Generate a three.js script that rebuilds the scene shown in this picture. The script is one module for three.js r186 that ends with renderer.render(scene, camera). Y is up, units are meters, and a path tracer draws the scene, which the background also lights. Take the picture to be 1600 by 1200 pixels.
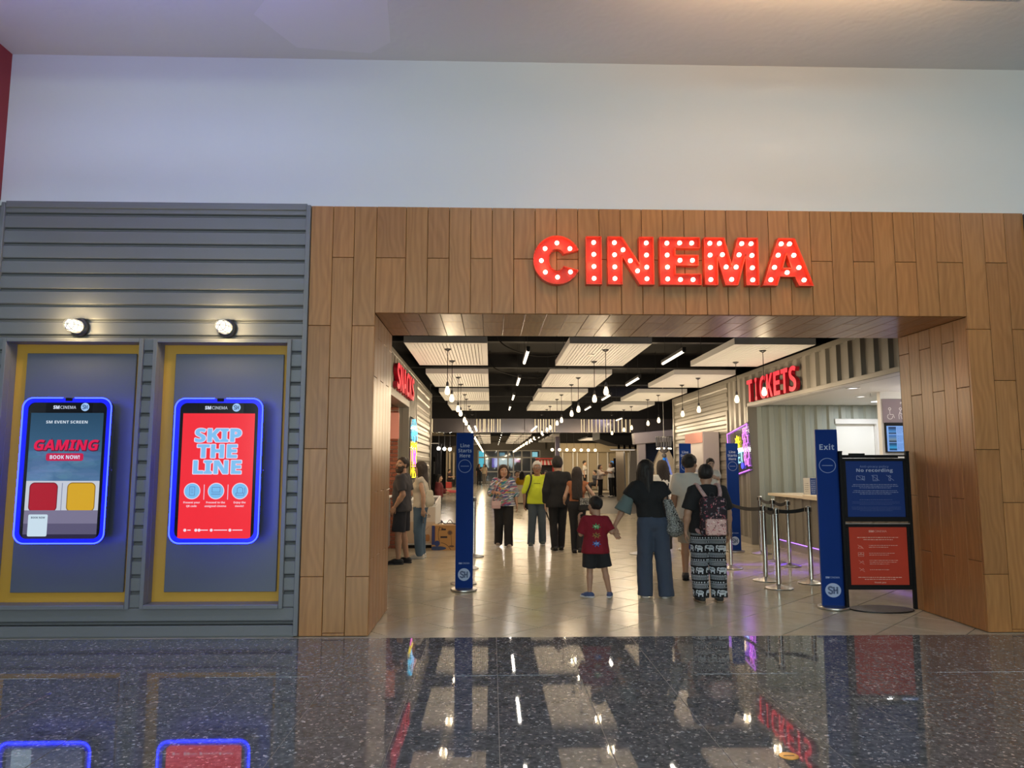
import * as THREE from 'three';
import { mergeGeometries, mergeVertices } from 'three/addons/utils/BufferGeometryUtils.js';
import { RoundedBoxGeometry } from 'three/addons/geometries/RoundedBoxGeometry.js';
import { RectAreaLightUniformsLib } from 'three/addons/lights/RectAreaLightUniformsLib.js';
import { FontLoader } from 'three/addons/loaders/FontLoader.js';
import { TextGeometry } from 'three/addons/geometries/TextGeometry.js';
import { ImprovedNoise } from 'three/addons/math/ImprovedNoise.js';

// ---------------------------------------------------------------- camera, light, exposure
const V3 = (x, y, z) => new THREE.Vector3(x, y, z);
const scene = new THREE.Scene();
scene.background = new THREE.Color(0x050507);
const camera = new THREE.PerspectiveCamera(55.28, 1600 / 1200, 0.05, 200);
camera.rotation.order = 'YXZ';
camera.position.set(0, 1.55, 6.94);
camera.rotation.set(0.1111, -0.0278, 0.0006);
camera.focus = 8;
const renderer = new THREE.WebGLRenderer({ antialias: true });
renderer.toneMapping = THREE.LinearToneMapping;
renderer.toneMappingExposure = 1.0;
renderer.shadowMap.enabled = true;
RectAreaLightUniformsLib.init();
const font = await new FontLoader().loadAsync('fonts/droid/droid_sans_bold.typeface.json');

const L = {                                       // the level of every family of lamps, in one place
  hall: 7.6, hallColor: 0xcbeaff, shopfront: 7.2, coveWarm: 54, coveCool: 27,
  tube: 32, tubeColor: 0xfff5e6, bulb: 1.8, bulbColor: 0xffe4bc, down: 55, downColor: 0xfff0dc,
  caged: 1.05, neonBlue: 2.8, screen: 1.0, marquee: 0.22,
};
function areaLight(color, intensity, w, h, pos, target) {
  const l = new THREE.RectAreaLight(color, intensity, w, h);
  l.position.set(...pos); l.lookAt(...target); l.castShadow = true; scene.add(l); return l;
}
function pointLight(color, intensity, pos, radius = 1) {
  const l = new THREE.PointLight(color, intensity, 0, 2);
  l.position.set(...pos); l.castShadow = true; l.shadow.radius = radius; scene.add(l); return l;
}
const HALL_Y = 5.58;
const HALL_LIGHTS = [[-7, 2.9], [-3.4, 2.9], [0.2, 2.9], [3.8, 2.9], [7.4, 2.9], [-5, 7.5], [0.2, 7.5], [5.4, 7.5], [-5, 12], [0.2, 12], [5.4, 12]];
for (const [x, z] of HALL_LIGHTS) areaLight(L.hallColor, L.hall, 1.5, 0.55, [x, HALL_Y - 0.05, z], [x, 0, z]);
// lit shop fronts across the hall, far behind the camera
for (const x of [-3.6, 3.6]) areaLight(0xdcf1ec, L.shopfront, 6, 2.6, [x, 2.3, 15.8], [x, 2.3, 0]);
// two upward cove lamps hang above the picture, a warm one to the right and a bluish one to the left
areaLight(0xffcf9c, L.coveWarm, 2.6, 0.16, [2.7, 5.2, 1.9], [2.7, 9, 1.9]);
areaLight(0x9c9cff, L.coveCool, 3.4, 0.16, [-3.0, 5.18, 1.9], [-3.0, 9, 1.9]);

// ---------------------------------------------------------------- helpers
const rnd = (() => { let s = 12345; return () => { s |= 0; s = s + 0x6D2B79F5 | 0; let t = Math.imul(s ^ s >>> 15, 1 | s); t = t + Math.imul(t ^ t >>> 7, 61 | t) ^ t; return ((t ^ t >>> 14) >>> 0) / 4294967296; }; })();
const rr = (a, b) => a + (b - a) * rnd();
const lerp = (a, b, t) => a + (b - a) * t;
const clamp = (x, a, b) => Math.min(b, Math.max(a, x));
const taken = {};
function numbered(name) { const n = taken[name] = (taken[name] ?? -1) + 1; return n ? `${name}_${String(n).padStart(3, '0')}` : name; }
function tag(o, label, category, group, kind) {
  if (label) o.userData.label = label;
  if (category) o.userData.category = category;
  if (group) o.userData.group = group;
  if (kind) o.userData.kind = kind;
  return o;
}
const shade = (m) => { m.castShadow = true; m.receiveShadow = true; return m; };
function thing(name, label, category, pos = [0, 0, 0], turn = 0, group) {
  const o = new THREE.Group(); o.name = numbered(name); o.position.set(...pos); o.rotation.y = turn; scene.add(o);
  return tag(o, label, category, group);
}
const asOne = (g) => Array.isArray(g) ? (g.length > 1 ? merge(g) : g[0]) : g;
function part(name, g, m, parent, label) {
  const o = shade(new THREE.Mesh(asOne(g), m)); o.name = name; parent.add(o);
  if (label) o.userData.label = label;
  return o;
}
function solo(name, g, m, label, category, group, pos) {
  const o = shade(new THREE.Mesh(asOne(g), m)); o.name = numbered(name); scene.add(o); if (pos) o.position.set(...pos);
  return tag(o, label, category, group);
}
function struct(name, g, m) {
  const o = g ? shade(new THREE.Mesh(asOne(g), m)) : new THREE.Group(); o.name = numbered(name); scene.add(o);
  o.userData.kind = 'structure'; return o;
}
function dup(o, pos, label, turn) {
  const c = o.clone(); c.name = numbered(o.name.replace(/_\d{3}$/, '')); scene.add(c); c.position.set(...pos);
  c.userData = { ...o.userData }; if (label) c.userData.label = label; if (turn !== undefined) c.rotation.y = turn;
  return c;
}
function merge(list) {
  list = list.map((g) => { const n = g.index ? g.toNonIndexed() : g.clone(); for (const k of Object.keys(n.attributes)) if (!['position', 'normal', 'uv'].includes(k)) n.deleteAttribute(k); if (!n.attributes.uv) n.setAttribute('uv', new THREE.BufferAttribute(new Float32Array(n.attributes.position.count * 2), 2)); return n; });
  return mergeGeometries(list);
}
function uvm(g, du = 0, dv = 0) {                 // uv in metres by the face's main direction
  if (g.index) g = g.toNonIndexed();
  const p = g.attributes.position, uv = new Float32Array(p.count * 2), a = V3(), b = V3(), c = V3();
  for (let i = 0; i < p.count; i += 3) {
    a.fromBufferAttribute(p, i); b.fromBufferAttribute(p, i + 1).sub(a); c.fromBufferAttribute(p, i + 2).sub(a); b.cross(c);
    const x = Math.abs(b.x), y = Math.abs(b.y), z = Math.abs(b.z);
    for (let k = i; k < i + 3; k++) {
      const X = p.getX(k), Y = p.getY(k), Z = p.getZ(k);
      uv[2 * k] = (x >= y && x >= z ? Z : X) + du; uv[2 * k + 1] = (y > x && y > z ? Z : Y) + dv;
    }
  }
  g.setAttribute('uv', new THREE.BufferAttribute(uv, 2)); return g;
}
function chamfer(w, h, d, c = 0.004, at = [0, 0, 0], du = 0, dv = 0) {   // a box whose edges are cut at 45 degrees
  const H = [w / 2, h / 2, d / 2]; c = Math.min(c, H[0] * 0.9, H[1] * 0.9, H[2] * 0.9);
  const pos = [];
  const P = (ax, s) => { const v = [0, 0, 0]; for (let i = 0; i < 3; i++) v[i] = s[i] * (H[i] - (i === ax ? 0 : c)); return v; };
  const tri = (a, b, e) => {
    const n = [(b[1] - a[1]) * (e[2] - a[2]) - (b[2] - a[2]) * (e[1] - a[1]), (b[2] - a[2]) * (e[0] - a[0]) - (b[0] - a[0]) * (e[2] - a[2]), (b[0] - a[0]) * (e[1] - a[1]) - (b[1] - a[1]) * (e[0] - a[0])];
    if (n[0] * (a[0] + b[0] + e[0]) + n[1] * (a[1] + b[1] + e[1]) + n[2] * (a[2] + b[2] + e[2]) < 0) pos.push(...a, ...e, ...b); else pos.push(...a, ...b, ...e);
  };
  const quad = (a, b, e, f) => { tri(a, b, e); tri(a, e, f); };
  for (let ax = 0; ax < 3; ax++) for (const s of [-1, 1]) {
    const [i, j] = [(ax + 1) % 3, (ax + 2) % 3];
    const S = (a, b) => { const v = [0, 0, 0]; v[ax] = s; v[i] = a; v[j] = b; return v; };
    quad(P(ax, S(-1, -1)), P(ax, S(1, -1)), P(ax, S(1, 1)), P(ax, S(-1, 1)));
  }
  for (let k = 0; k < 3; k++) { const [i, j] = [(k + 1) % 3, (k + 2) % 3];
    for (const a of [-1, 1]) for (const b of [-1, 1]) { const S = (e) => { const v = [0, 0, 0]; v[i] = a; v[j] = b; v[k] = e; return v; };
      quad(P(i, S(-1)), P(i, S(1)), P(j, S(1)), P(j, S(-1))); } }
  for (const a of [-1, 1]) for (const b of [-1, 1]) for (const e of [-1, 1]) tri(P(0, [a, b, e]), P(1, [a, b, e]), P(2, [a, b, e]));
  const g = new THREE.BufferGeometry(); g.setAttribute('position', new THREE.Float32BufferAttribute(pos, 3)); g.computeVertexNormals();
  return uvm(g, du, dv).translate(...at);
}
// a box given by its limits
const bx = (x0, x1, y0, y1, z0, z1, c = 0.003) => chamfer(x1 - x0, y1 - y0, z1 - z0, c, [0, 0, 0], x0, y0).translate((x0 + x1) / 2, (y0 + y1) / 2, (z0 + z1) / 2);
const slab = (x0, x1, y0, y1, z0, z1) => uvm(new THREE.BoxGeometry(x1 - x0, y1 - y0, z1 - z0).translate((x0 + x1) / 2, (y0 + y1) / 2, (z0 + z1) / 2));
function rod(a, b, r, r2 = r, n = 12) {
  const A = V3(...a), B = V3(...b), d = B.clone().sub(A), g = new THREE.CylinderGeometry(r2, r, d.length(), n);
  g.applyQuaternion(new THREE.Quaternion().setFromUnitVectors(V3(0, 1, 0), d.clone().normalize())); const m = A.add(B).multiplyScalar(0.5); return g.translate(m.x, m.y, m.z);
}
const tube = (pts, r, n = 24, closed = false, seg = 8) => new THREE.TubeGeometry(new THREE.CatmullRomCurve3(pts.map((p) => V3(...p)), closed, 'centripetal'), n, r, seg, closed);
const wire = (pts, r, closed = false) => { const out = []; for (let i = 0; i + 1 < pts.length + (closed ? 1 : 0); i++) out.push(rod(pts[i], pts[(i + 1) % pts.length], r, r, 8)); for (const p of pts) out.push(new THREE.SphereGeometry(r, 8, 6).translate(...p)); return merge(out); };
const lathe = (prof, n = 24) => new THREE.LatheGeometry(prof.map(([x, y]) => new THREE.Vector2(x, y)), n);
const disc = (r, h, y, n = 40, c = 0.006) => lathe([[0.0001, y], [r - c, y], [r, y + c], [r, y + h - c], [r - c, y + h], [0.0001, y + h]], n);
function poly(pts) { const s = new THREE.Shape(); pts.forEach(([x, y], i) => i ? s.lineTo(x, y) : s.moveTo(x, y)); s.closePath(); return s; }
const extrude = (shape, depth, bevel = 0, seg = 12) => new THREE.ExtrudeGeometry(shape, { depth, bevelEnabled: bevel > 0, bevelSize: bevel, bevelThickness: bevel, bevelSegments: 2, curveSegments: seg, steps: 1 });
// sweep a profile (list of [u, v]) straight along x, y or z: used for boards, ribs and trims
function profileX(pts, x0, x1) { return uvm(extrude(poly(pts), x1 - x0).rotateY(Math.PI / 2).translate(x0, 0, 0)); }   // pts: [-z, y]
function profileY(pts, y0, y1) { return uvm(extrude(poly(pts), y1 - y0).rotateX(-Math.PI / 2).translate(0, y0, 0)); }   // pts: [x, -z]
function roundedRect(w, h, r) { const s = new THREE.Shape(), x = -w / 2, y = -h / 2; s.moveTo(x + r, y); s.lineTo(x + w - r, y); s.absarc(x + w - r, y + r, r, -Math.PI / 2, 0); s.lineTo(x + w, y + h - r); s.absarc(x + w - r, y + h - r, r, 0, Math.PI / 2); s.lineTo(x + r, y + h); s.absarc(x + r, y + h - r, r, Math.PI / 2, Math.PI); s.lineTo(x, y + r); s.absarc(x + r, y + r, r, Math.PI, Math.PI * 1.5); return s; }

// ---------------------------------------------------------------- textures
function noiseLattice(seed, n) { let s = seed; const a = new Float32Array(n * n); for (let i = 0; i < a.length; i++) { s = Math.imul(s ^ s >>> 15, 0x2c1b3c6d) + 0x9e3779b9 | 0; a[i] = ((s ^ s >>> 13) >>> 0) / 4294967296; } return a; }
function vnoise(seed, n = 64) {                   // tileable value noise: f(x, y) repeats every n
  const a = noiseLattice(seed, n);
  return (x, y, px = n, py = n) => {
    const xi = Math.floor(x), yi = Math.floor(y), fx = x - xi, fy = y - yi, u = fx * fx * (3 - 2 * fx), v = fy * fy * (3 - 2 * fy);
    const X0 = ((xi % px) + px) % px, X1 = (X0 + 1) % px, Y0 = ((yi % py) + py) % py, Y1 = (Y0 + 1) % py;
    const q = (i, j) => a[(j % n) * n + (i % n)];
    return lerp(lerp(q(X0, Y0), q(X1, Y0), u), lerp(q(X0, Y1), q(X1, Y1), u), v);
  };
}
function dataTex(w, h, f, sx, sy, srgb = true) {  // f(i, j, u, v) gives [r, g, b] in 0..1; the texture covers sx by sy metres
  const d = new Uint8Array(w * h * 4);
  for (let j = 0; j < h; j++) for (let i = 0; i < w; i++) { const c = f(i, j, i / w, j / h), k = 4 * (j * w + i); d[k] = clamp(c[0], 0, 1) * 255; d[k + 1] = clamp(c[1], 0, 1) * 255; d[k + 2] = clamp(c[2], 0, 1) * 255; d[k + 3] = 255; }
  const t = new THREE.DataTexture(d, w, h); t.wrapS = t.wrapT = THREE.RepeatWrapping; t.magFilter = THREE.LinearFilter; t.minFilter = THREE.LinearMipmapLinearFilter; t.generateMipmaps = true;
  if (srgb) t.colorSpace = THREE.SRGBColorSpace; t.repeat.set(1 / sx, 1 / sy); t.needsUpdate = true; return t;
}
function canvasTex(w, h, draw, srgb = true) {
  const c = document.createElement('canvas'); c.width = w; c.height = h; const x = c.getContext('2d'); draw(x, w, h);
  const t = new THREE.CanvasTexture(c); if (srgb) t.colorSpace = THREE.SRGBColorSpace; t.wrapS = t.wrapT = THREE.RepeatWrapping; t.magFilter = THREE.LinearFilter; t.anisotropy = 8; return t;
}
const N1 = vnoise(11), N2 = vnoise(29), N3 = vnoise(53);
const mixc = (a, b, t) => a.map((x, i) => x + (b[i] - x) * t);
function woodTex(seed, dark, light) {
  const A = vnoise(seed), B = vnoise(seed + 7);
  return dataTex(512, 1024, (i, j, u, v) => {
    const warp = A(u * 6, v * 3, 6, 3) * 1.2 + A(u * 12, v * 6, 12, 6) * 0.35;
    const rings = 0.5 + 0.5 * Math.sin((u * 9 + warp * 1.7) * Math.PI * 2);
    const fine = B(u * 48, v * 4, 48, 4), finer = B(u * 64 + 9, v * 12, 64, 12);
    let t = 0.42 * rings + 0.33 * fine + 0.25 * finer;
    const vein = Math.pow(A(u * 30, v * 2 + 5, 30, 2), 5);
    t = t - vein * 0.6;
    return mixc(dark, light, clamp(t, 0, 1));
  }, 0.63, 1.26);
}
const plaster = dataTex(512, 512, (i, j, u, v) => { const n = 0.5 * N1(u * 8, v * 8, 8, 8) + 0.3 * N2(u * 24, v * 24, 24, 24) + 0.2 * N3(u * 60, v * 60, 60, 60); return [n, n, n]; }, 2.4, 2.4, false);
const grainy = dataTex(256, 256, (i, j, u, v) => { const n = 0.4 * N1(u * 30, v * 30, 30, 30) + 0.6 * N2(u * 64, v * 64, 64, 64); return [n, n, n]; }, 0.25, 0.25, false);
const weave = dataTex(256, 256, (i, j, u, v) => { const n = 0.5 + 0.25 * Math.sin(u * Math.PI * 2 * 64) + 0.25 * Math.sin(v * Math.PI * 2 * 64) + 0.3 * (N2(u * 40, v * 40, 40, 40) - 0.5); return [n, n, n]; }, 0.12, 0.12, false);
const granite = (() => {                          // black ground with angular pale chips
  const n = 1024, d = new Float32Array(n * n * 3);
  for (let j = 0; j < n; j++) for (let i = 0; i < n; i++) { const u = i / n, v = j / n, k = 3 * (j * n + i);
    const g = 0.31 + 0.13 * N1(u * 60, v * 60, 60, 60) + 0.1 * N2(u * 30, v * 30, 30, 30) * N3(u * 64, v * 64, 64, 64); d[k] = g * 0.97; d[k + 1] = g * 0.985; d[k + 2] = g; }
  for (let q = 0; q < 3000; q++) {
    const x = rnd() * n, y = rnd() * n, big = Math.pow(rnd(), 3.2), r = 1.3 + 9 * big, e = rr(0.35, 1), th = rnd() * 6.28, br = rr(0.46, 0.8), warm = rr(-0.03, 0.05), cs = Math.cos(th), sn = Math.sin(th), ph = rnd() * 6.28;
    for (let j = -Math.ceil(r); j <= r; j++) for (let i = -Math.ceil(r); i <= r; i++) {
      const a = (i * cs + j * sn) / r, b = (-i * sn + j * cs) / (r * e), an = Math.atan2(b, a), R = Math.hypot(a, b) * (1 + 0.28 * Math.sin(an * 3 + ph) + 0.16 * Math.sin(an * 5 + ph * 2));
      if (R < 1) { const k = 3 * (((Math.floor(y + j) % n + n) % n) * n + (Math.floor(x + i) % n + n) % n), s = br * (0.85 + 0.3 * N2((x + i) / 5, (y + j) / 5)); d[k] = s + warm; d[k + 1] = s; d[k + 2] = s - warm * 0.5; }
    }
  }
  return dataTex(n, n, (i, j) => { const k = 3 * (j * n + i); return [d[k], d[k + 1], d[k + 2]]; }, 1.22, 1.22);
})();
const marble = dataTex(512, 512, (i, j, u, v) => { const n = 0.5 * N1(u * 6, v * 6, 6, 6) + 0.3 * N2(u * 16, v * 16, 16, 16) + 0.2 * N3(u * 50, v * 50, 50, 50); return mixc([0.70, 0.66, 0.57], [0.82, 0.78, 0.70], n); }, 1.7, 1.7);
const polish = dataTex(256, 256, (i, j, u, v) => { const n = 0.6 * N1(u * 5, v * 5, 5, 5) + 0.4 * N2(u * 14, v * 14, 14, 14); return [n, n, n]; }, 1.1, 1.1, false);

// ---------------------------------------------------------------- materials
const col = (c) => Array.isArray(c) ? new THREE.Color().setRGB(...c) : new THREE.Color(c);
const M = (color, roughness = 0.7, o = {}) => new THREE.MeshStandardMaterial({ color: col(color), roughness, ...o });
const P = (color, roughness, o) => new THREE.MeshPhysicalMaterial({ color: col(color), roughness, ...o });
const glow = (color, k, base = 0x222222) => new THREE.MeshStandardMaterial({ color: col(base), roughness: 0.5, emissive: col(color), emissiveIntensity: k });
const woodA = woodTex(101, [0.625, 0.425, 0.24], [0.72, 0.51, 0.305]), woodB = woodTex(202, [0.635, 0.435, 0.25], [0.73, 0.525, 0.315]);
const mat = {
  woods: [M([1, 1, 1], 0.34, { map: woodA, bumpMap: woodA, bumpScale: 0.0006 }), M([0.93, 0.91, 0.88], 0.34, { map: woodB, bumpMap: woodB, bumpScale: 0.0006 }), M([0.9, 0.87, 0.84], 0.36, { map: woodA, bumpMap: woodA, bumpScale: 0.0006 }), M([1.0, 0.95, 0.9], 0.34, { map: woodB, bumpMap: woodB, bumpScale: 0.0006 })],
  gap: M([0.05, 0.03, 0.02], 0.9),
  white: M([0.72, 0.73, 0.74], 0.9, { bumpMap: plaster, bumpScale: 0.002 }),
  ceilingWhite: M([0.72, 0.72, 0.72], 0.92, { bumpMap: plaster, bumpScale: 0.006 }),
  red: M([0.30, 0.035, 0.045], 0.75),
  siding: P([0.185, 0.187, 0.198], 0.38, { bumpMap: grainy, bumpScale: 0.0004 }),
  alcove: P([0.12, 0.13, 0.16], 0.33),
  yellow: M([0.62, 0.33, 0.035], 0.5),
  granite: P([1, 1, 1], 0.03, { map: granite, ior: 1.6 }),
  grout: M([0.30, 0.28, 0.25], 0.9),
  tile: P([1, 1, 1], 0.17, { map: marble, bumpMap: polish, bumpScale: 0.0006, ior: 1.55 }),
  tile2: P([0.94, 0.94, 0.95], 0.19, { map: marble, bumpMap: polish, bumpScale: 0.0012, ior: 1.55 }),
  tileGrout: M([0.05, 0.045, 0.038], 0.9),
  black: M([0.012, 0.012, 0.014], 0.8), soot: M([0.011, 0.011, 0.013], 0.6), duct: M([0.010, 0.010, 0.011], 0.6),
  container: P([0.20, 0.185, 0.155], 0.36), containerGreen: P([0.34, 0.37, 0.325], 0.45),
  baffle: M([0.69, 0.69, 0.69], 0.8),
  metal: M([0.72, 0.70, 0.67], 0.16, { metalness: 1 }), brushed: M([0.55, 0.54, 0.52], 0.3, { metalness: 1 }), darkMetal: M([0.05, 0.05, 0.055], 0.4, { metalness: 0.6 }),
  blackGloss: P([0.008, 0.008, 0.012], 0.12, { clearcoat: 0.5 }), blackSatin: P([0.005, 0.005, 0.006], 0.6, { specularIntensity: 0.45 }),
  glass: P([1, 1, 1], 0.02, { transmission: 1, thickness: 0, ior: 1.45 }),
  whitePaint: M([0.78, 0.78, 0.76], 0.5), cream: M([0.72, 0.62, 0.46], 0.55), card: M([0.40, 0.27, 0.15], 0.85),
  belt: M([0.012, 0.012, 0.013], 0.7), mortar: M([0.42, 0.36, 0.31], 0.9),
  skirt: M([0.3, 0.27, 0.22], 0.5), tan: M([0.42, 0.36, 0.26], 0.7),
};
// ================================================================ the mall hall in front
const CEIL = 5.58, XL = -1.121, XR = 4.65, HO = 3.005, DJ = 1.226, FH = 4.06, XW0 = -1.754, XW1 = 5.292, XS0 = -4.70, FZ = 0.055;
{
  const ceil = struct('ceiling', slab(-12, 12, CEIL, CEIL + 0.2, -0.3, 16), mat.ceilingWhite);
  // repainted patches and a shallow sag of the plaster near the wall
  const patch = new THREE.Shape(); const pp = [[-1.9, 0.18], [-1.2, 0.1], [-0.98, 0.3], [-0.92, 0.95], [-1.25, 1.1], [-1.9, 1.02], [-2.15, 0.7]]; pp.forEach(([x, y], i) => i ? patch.lineTo(x, y) : patch.moveTo(x, y)); patch.closePath();
  part('plaster_patch', extrude(patch, 0.0012).rotateX(Math.PI / 2).translate(0, CEIL, 0), M([0.78, 0.77, 0.8], 0.85), ceil, 'fresh pale patch of filler');
  // the wall round the opening: a body behind the cladding, white plaster above it
  const wall = struct('wall_back', [slab(-12, XL - 0.03, 0, FH, -0.34, -0.20), slab(XR + 0.03, 12, 0, FH, -0.34, -0.03), slab(XL - 0.03, XR + 0.03, HO + 0.03, FH, -0.34, -0.03), slab(XW0, XL - 0.03, 0, FH, -0.3, -0.03)], mat.gap);
  part('upper_wall', slab(-4.74, 12, FH - 0.02, CEIL, -0.34, -0.02), mat.white, wall, 'white plastered wall above the cladding');
  const red = struct('wall_red', slab(-5.0, -4.735, FH + 0.03, CEIL, -0.34, 6), mat.red);
  struct('wall_left', slab(-12.2, -12, 0, CEIL, -0.3, 16), mat.white); struct('wall_right', slab(12, 12.2, 0, CEIL, -0.3, 16), mat.white); struct('wall_rear', slab(-12.2, 12.2, 0, CEIL, 16, 16.2), mat.white);
  struct('trim_1', bx(XW1 + 0.004, XW1 + 0.35, 0.02, FH - 0.01, -0.1, 0.05, 0.006), M([0.10, 0.105, 0.115], 0.5));
  // granite paving, tile by tile in view
  const floor = struct('floor', slab(-12, 12, -0.12, -0.0025, FZ, 16), mat.grout);
  const T = 0.612, gap = 0.0045, variants = [0, 1, 2, 3].map((k) => chamfer(T - gap, 0.02, T - gap, 0.0012, [0, -0.01, 0], k * 0.31, k * 0.17));
  for (let i = -9; i <= 8; i++) for (let j = 0; j <= 5; j++) {
    const x0 = 0.05 + i * T, z0 = FZ + j * T;
    const reach = (6.94 - z0) * 0.78 + 0.7; if (x0 + T < -reach || x0 > reach) continue;
    const m = part('granite_tile', variants[(i * 7 + j * 3 + 60) % 4], mat.granite, floor);
    m.position.set(x0 + T / 2, 0, z0 + T / 2); m.rotation.set(rr(-1, 1) * 0.0011, Math.floor(rnd() * 4) * Math.PI / 2, rr(-1, 1) * 0.0011, 'YXZ');
  }
  // the rest of the hall floor, behind the camera
  const rest = part('granite_paving', slab(-12, 12, -0.02, -0.0005, FZ + 6 * T, 16), mat.granite, floor); tag(rest, null, null, null, 'stuff');
  const sides = part('granite_paving', [slab(-12, -5.6, -0.02, -0.0005, FZ, FZ + 6 * T), slab(5.6, 12, -0.02, -0.0005, FZ, FZ + 6 * T)], mat.granite, floor); tag(sides, null, null, null, 'stuff');
  { const c = thing('floor_cap', 'small round brass cap set in the dark granite floor', 'floor cap', [1.602, 0.0008, 2.85]); part('cap_disc', disc(0.052, 0.004, 0, 32, 0.0015), M([0.75, 0.5, 0.16], 0.28, { metalness: 1 }), c); part('cap_slot', bx(-0.03, 0.03, 0.0042, 0.0048, -0.004, 0.004, 0.0002), mat.darkMetal, c); }
  // lamps of the hall, all outside the picture
  for (const [x, z] of HALL_LIGHTS) {
    const t = thing('ceiling_light', 'recessed rectangular ceiling light panel of the mall hall', 'ceiling light', [x, HALL_Y, z], 0, 'ceiling light panels of the mall hall');
    part('light_frame', [bx(-0.79, 0.79, -0.03, -0.001, -0.32, -0.28), bx(-0.79, 0.79, -0.03, -0.001, 0.28, 0.32), bx(-0.79, -0.75, -0.03, -0.001, -0.28, 0.28), bx(0.75, 0.79, -0.03, -0.001, -0.28, 0.28)], mat.whitePaint, t);
    part('light_diffuser', slab(-0.75, 0.75, -0.02, -0.004, -0.28, 0.28), glow(0xf2f5ff, 1.2), t);
  }
  for (const x of [-3.6, 3.6]) { const t = thing('storefront', `lit storefront across the hall, ${x < 0 ? 'left' : 'right'} one of the two`, 'storefront', [x, 0, 15.9]); part('shop_window', slab(-3, 3, 1.0, 3.6, -0.04, 0.0), glow(0xf8f6ee, 0.9), t); part('shop_frame', [bx(-3.15, 3.15, 0, 1.0, -0.06, 0.09), bx(-3.15, 3.15, 3.6, 3.9, -0.06, 0.09), bx(-3.15, -3, 1, 3.6, -0.06, 0.09), bx(3, 3.15, 1, 3.6, -0.06, 0.09)], mat.darkMetal, t); }
  for (const [x, y, z, w, c, l, lab] of [[2.7, 5.14, 1.9, 2.6, 0xffc98e, 1.6, 'warm'], [-3.0, 5.12, 1.9, 3.4, 0xa9a2ff, 1.2, 'bluish']]) {
    const t = thing('cove_lamp', `${lab} linear uplight hanging under the mall ceiling`, 'lamp', [x, y, z]);
    part('lamp_housing', bx(-w / 2 - 0.03, w / 2 + 0.03, -0.06, 0.03, -0.11, 0.11, 0.01), mat.whitePaint, t); part('lamp_diffuser', slab(-w / 2, w / 2, 0.031, 0.045, -0.08, 0.08), glow(c, l), t);
    for (const s of [-1, 1]) part('suspension_wire', rod([s * w * 0.4, 0.03, 0.09], [s * w * 0.4, CEIL - y, 0.09], 0.002), mat.brushed, t);
  }
}
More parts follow.
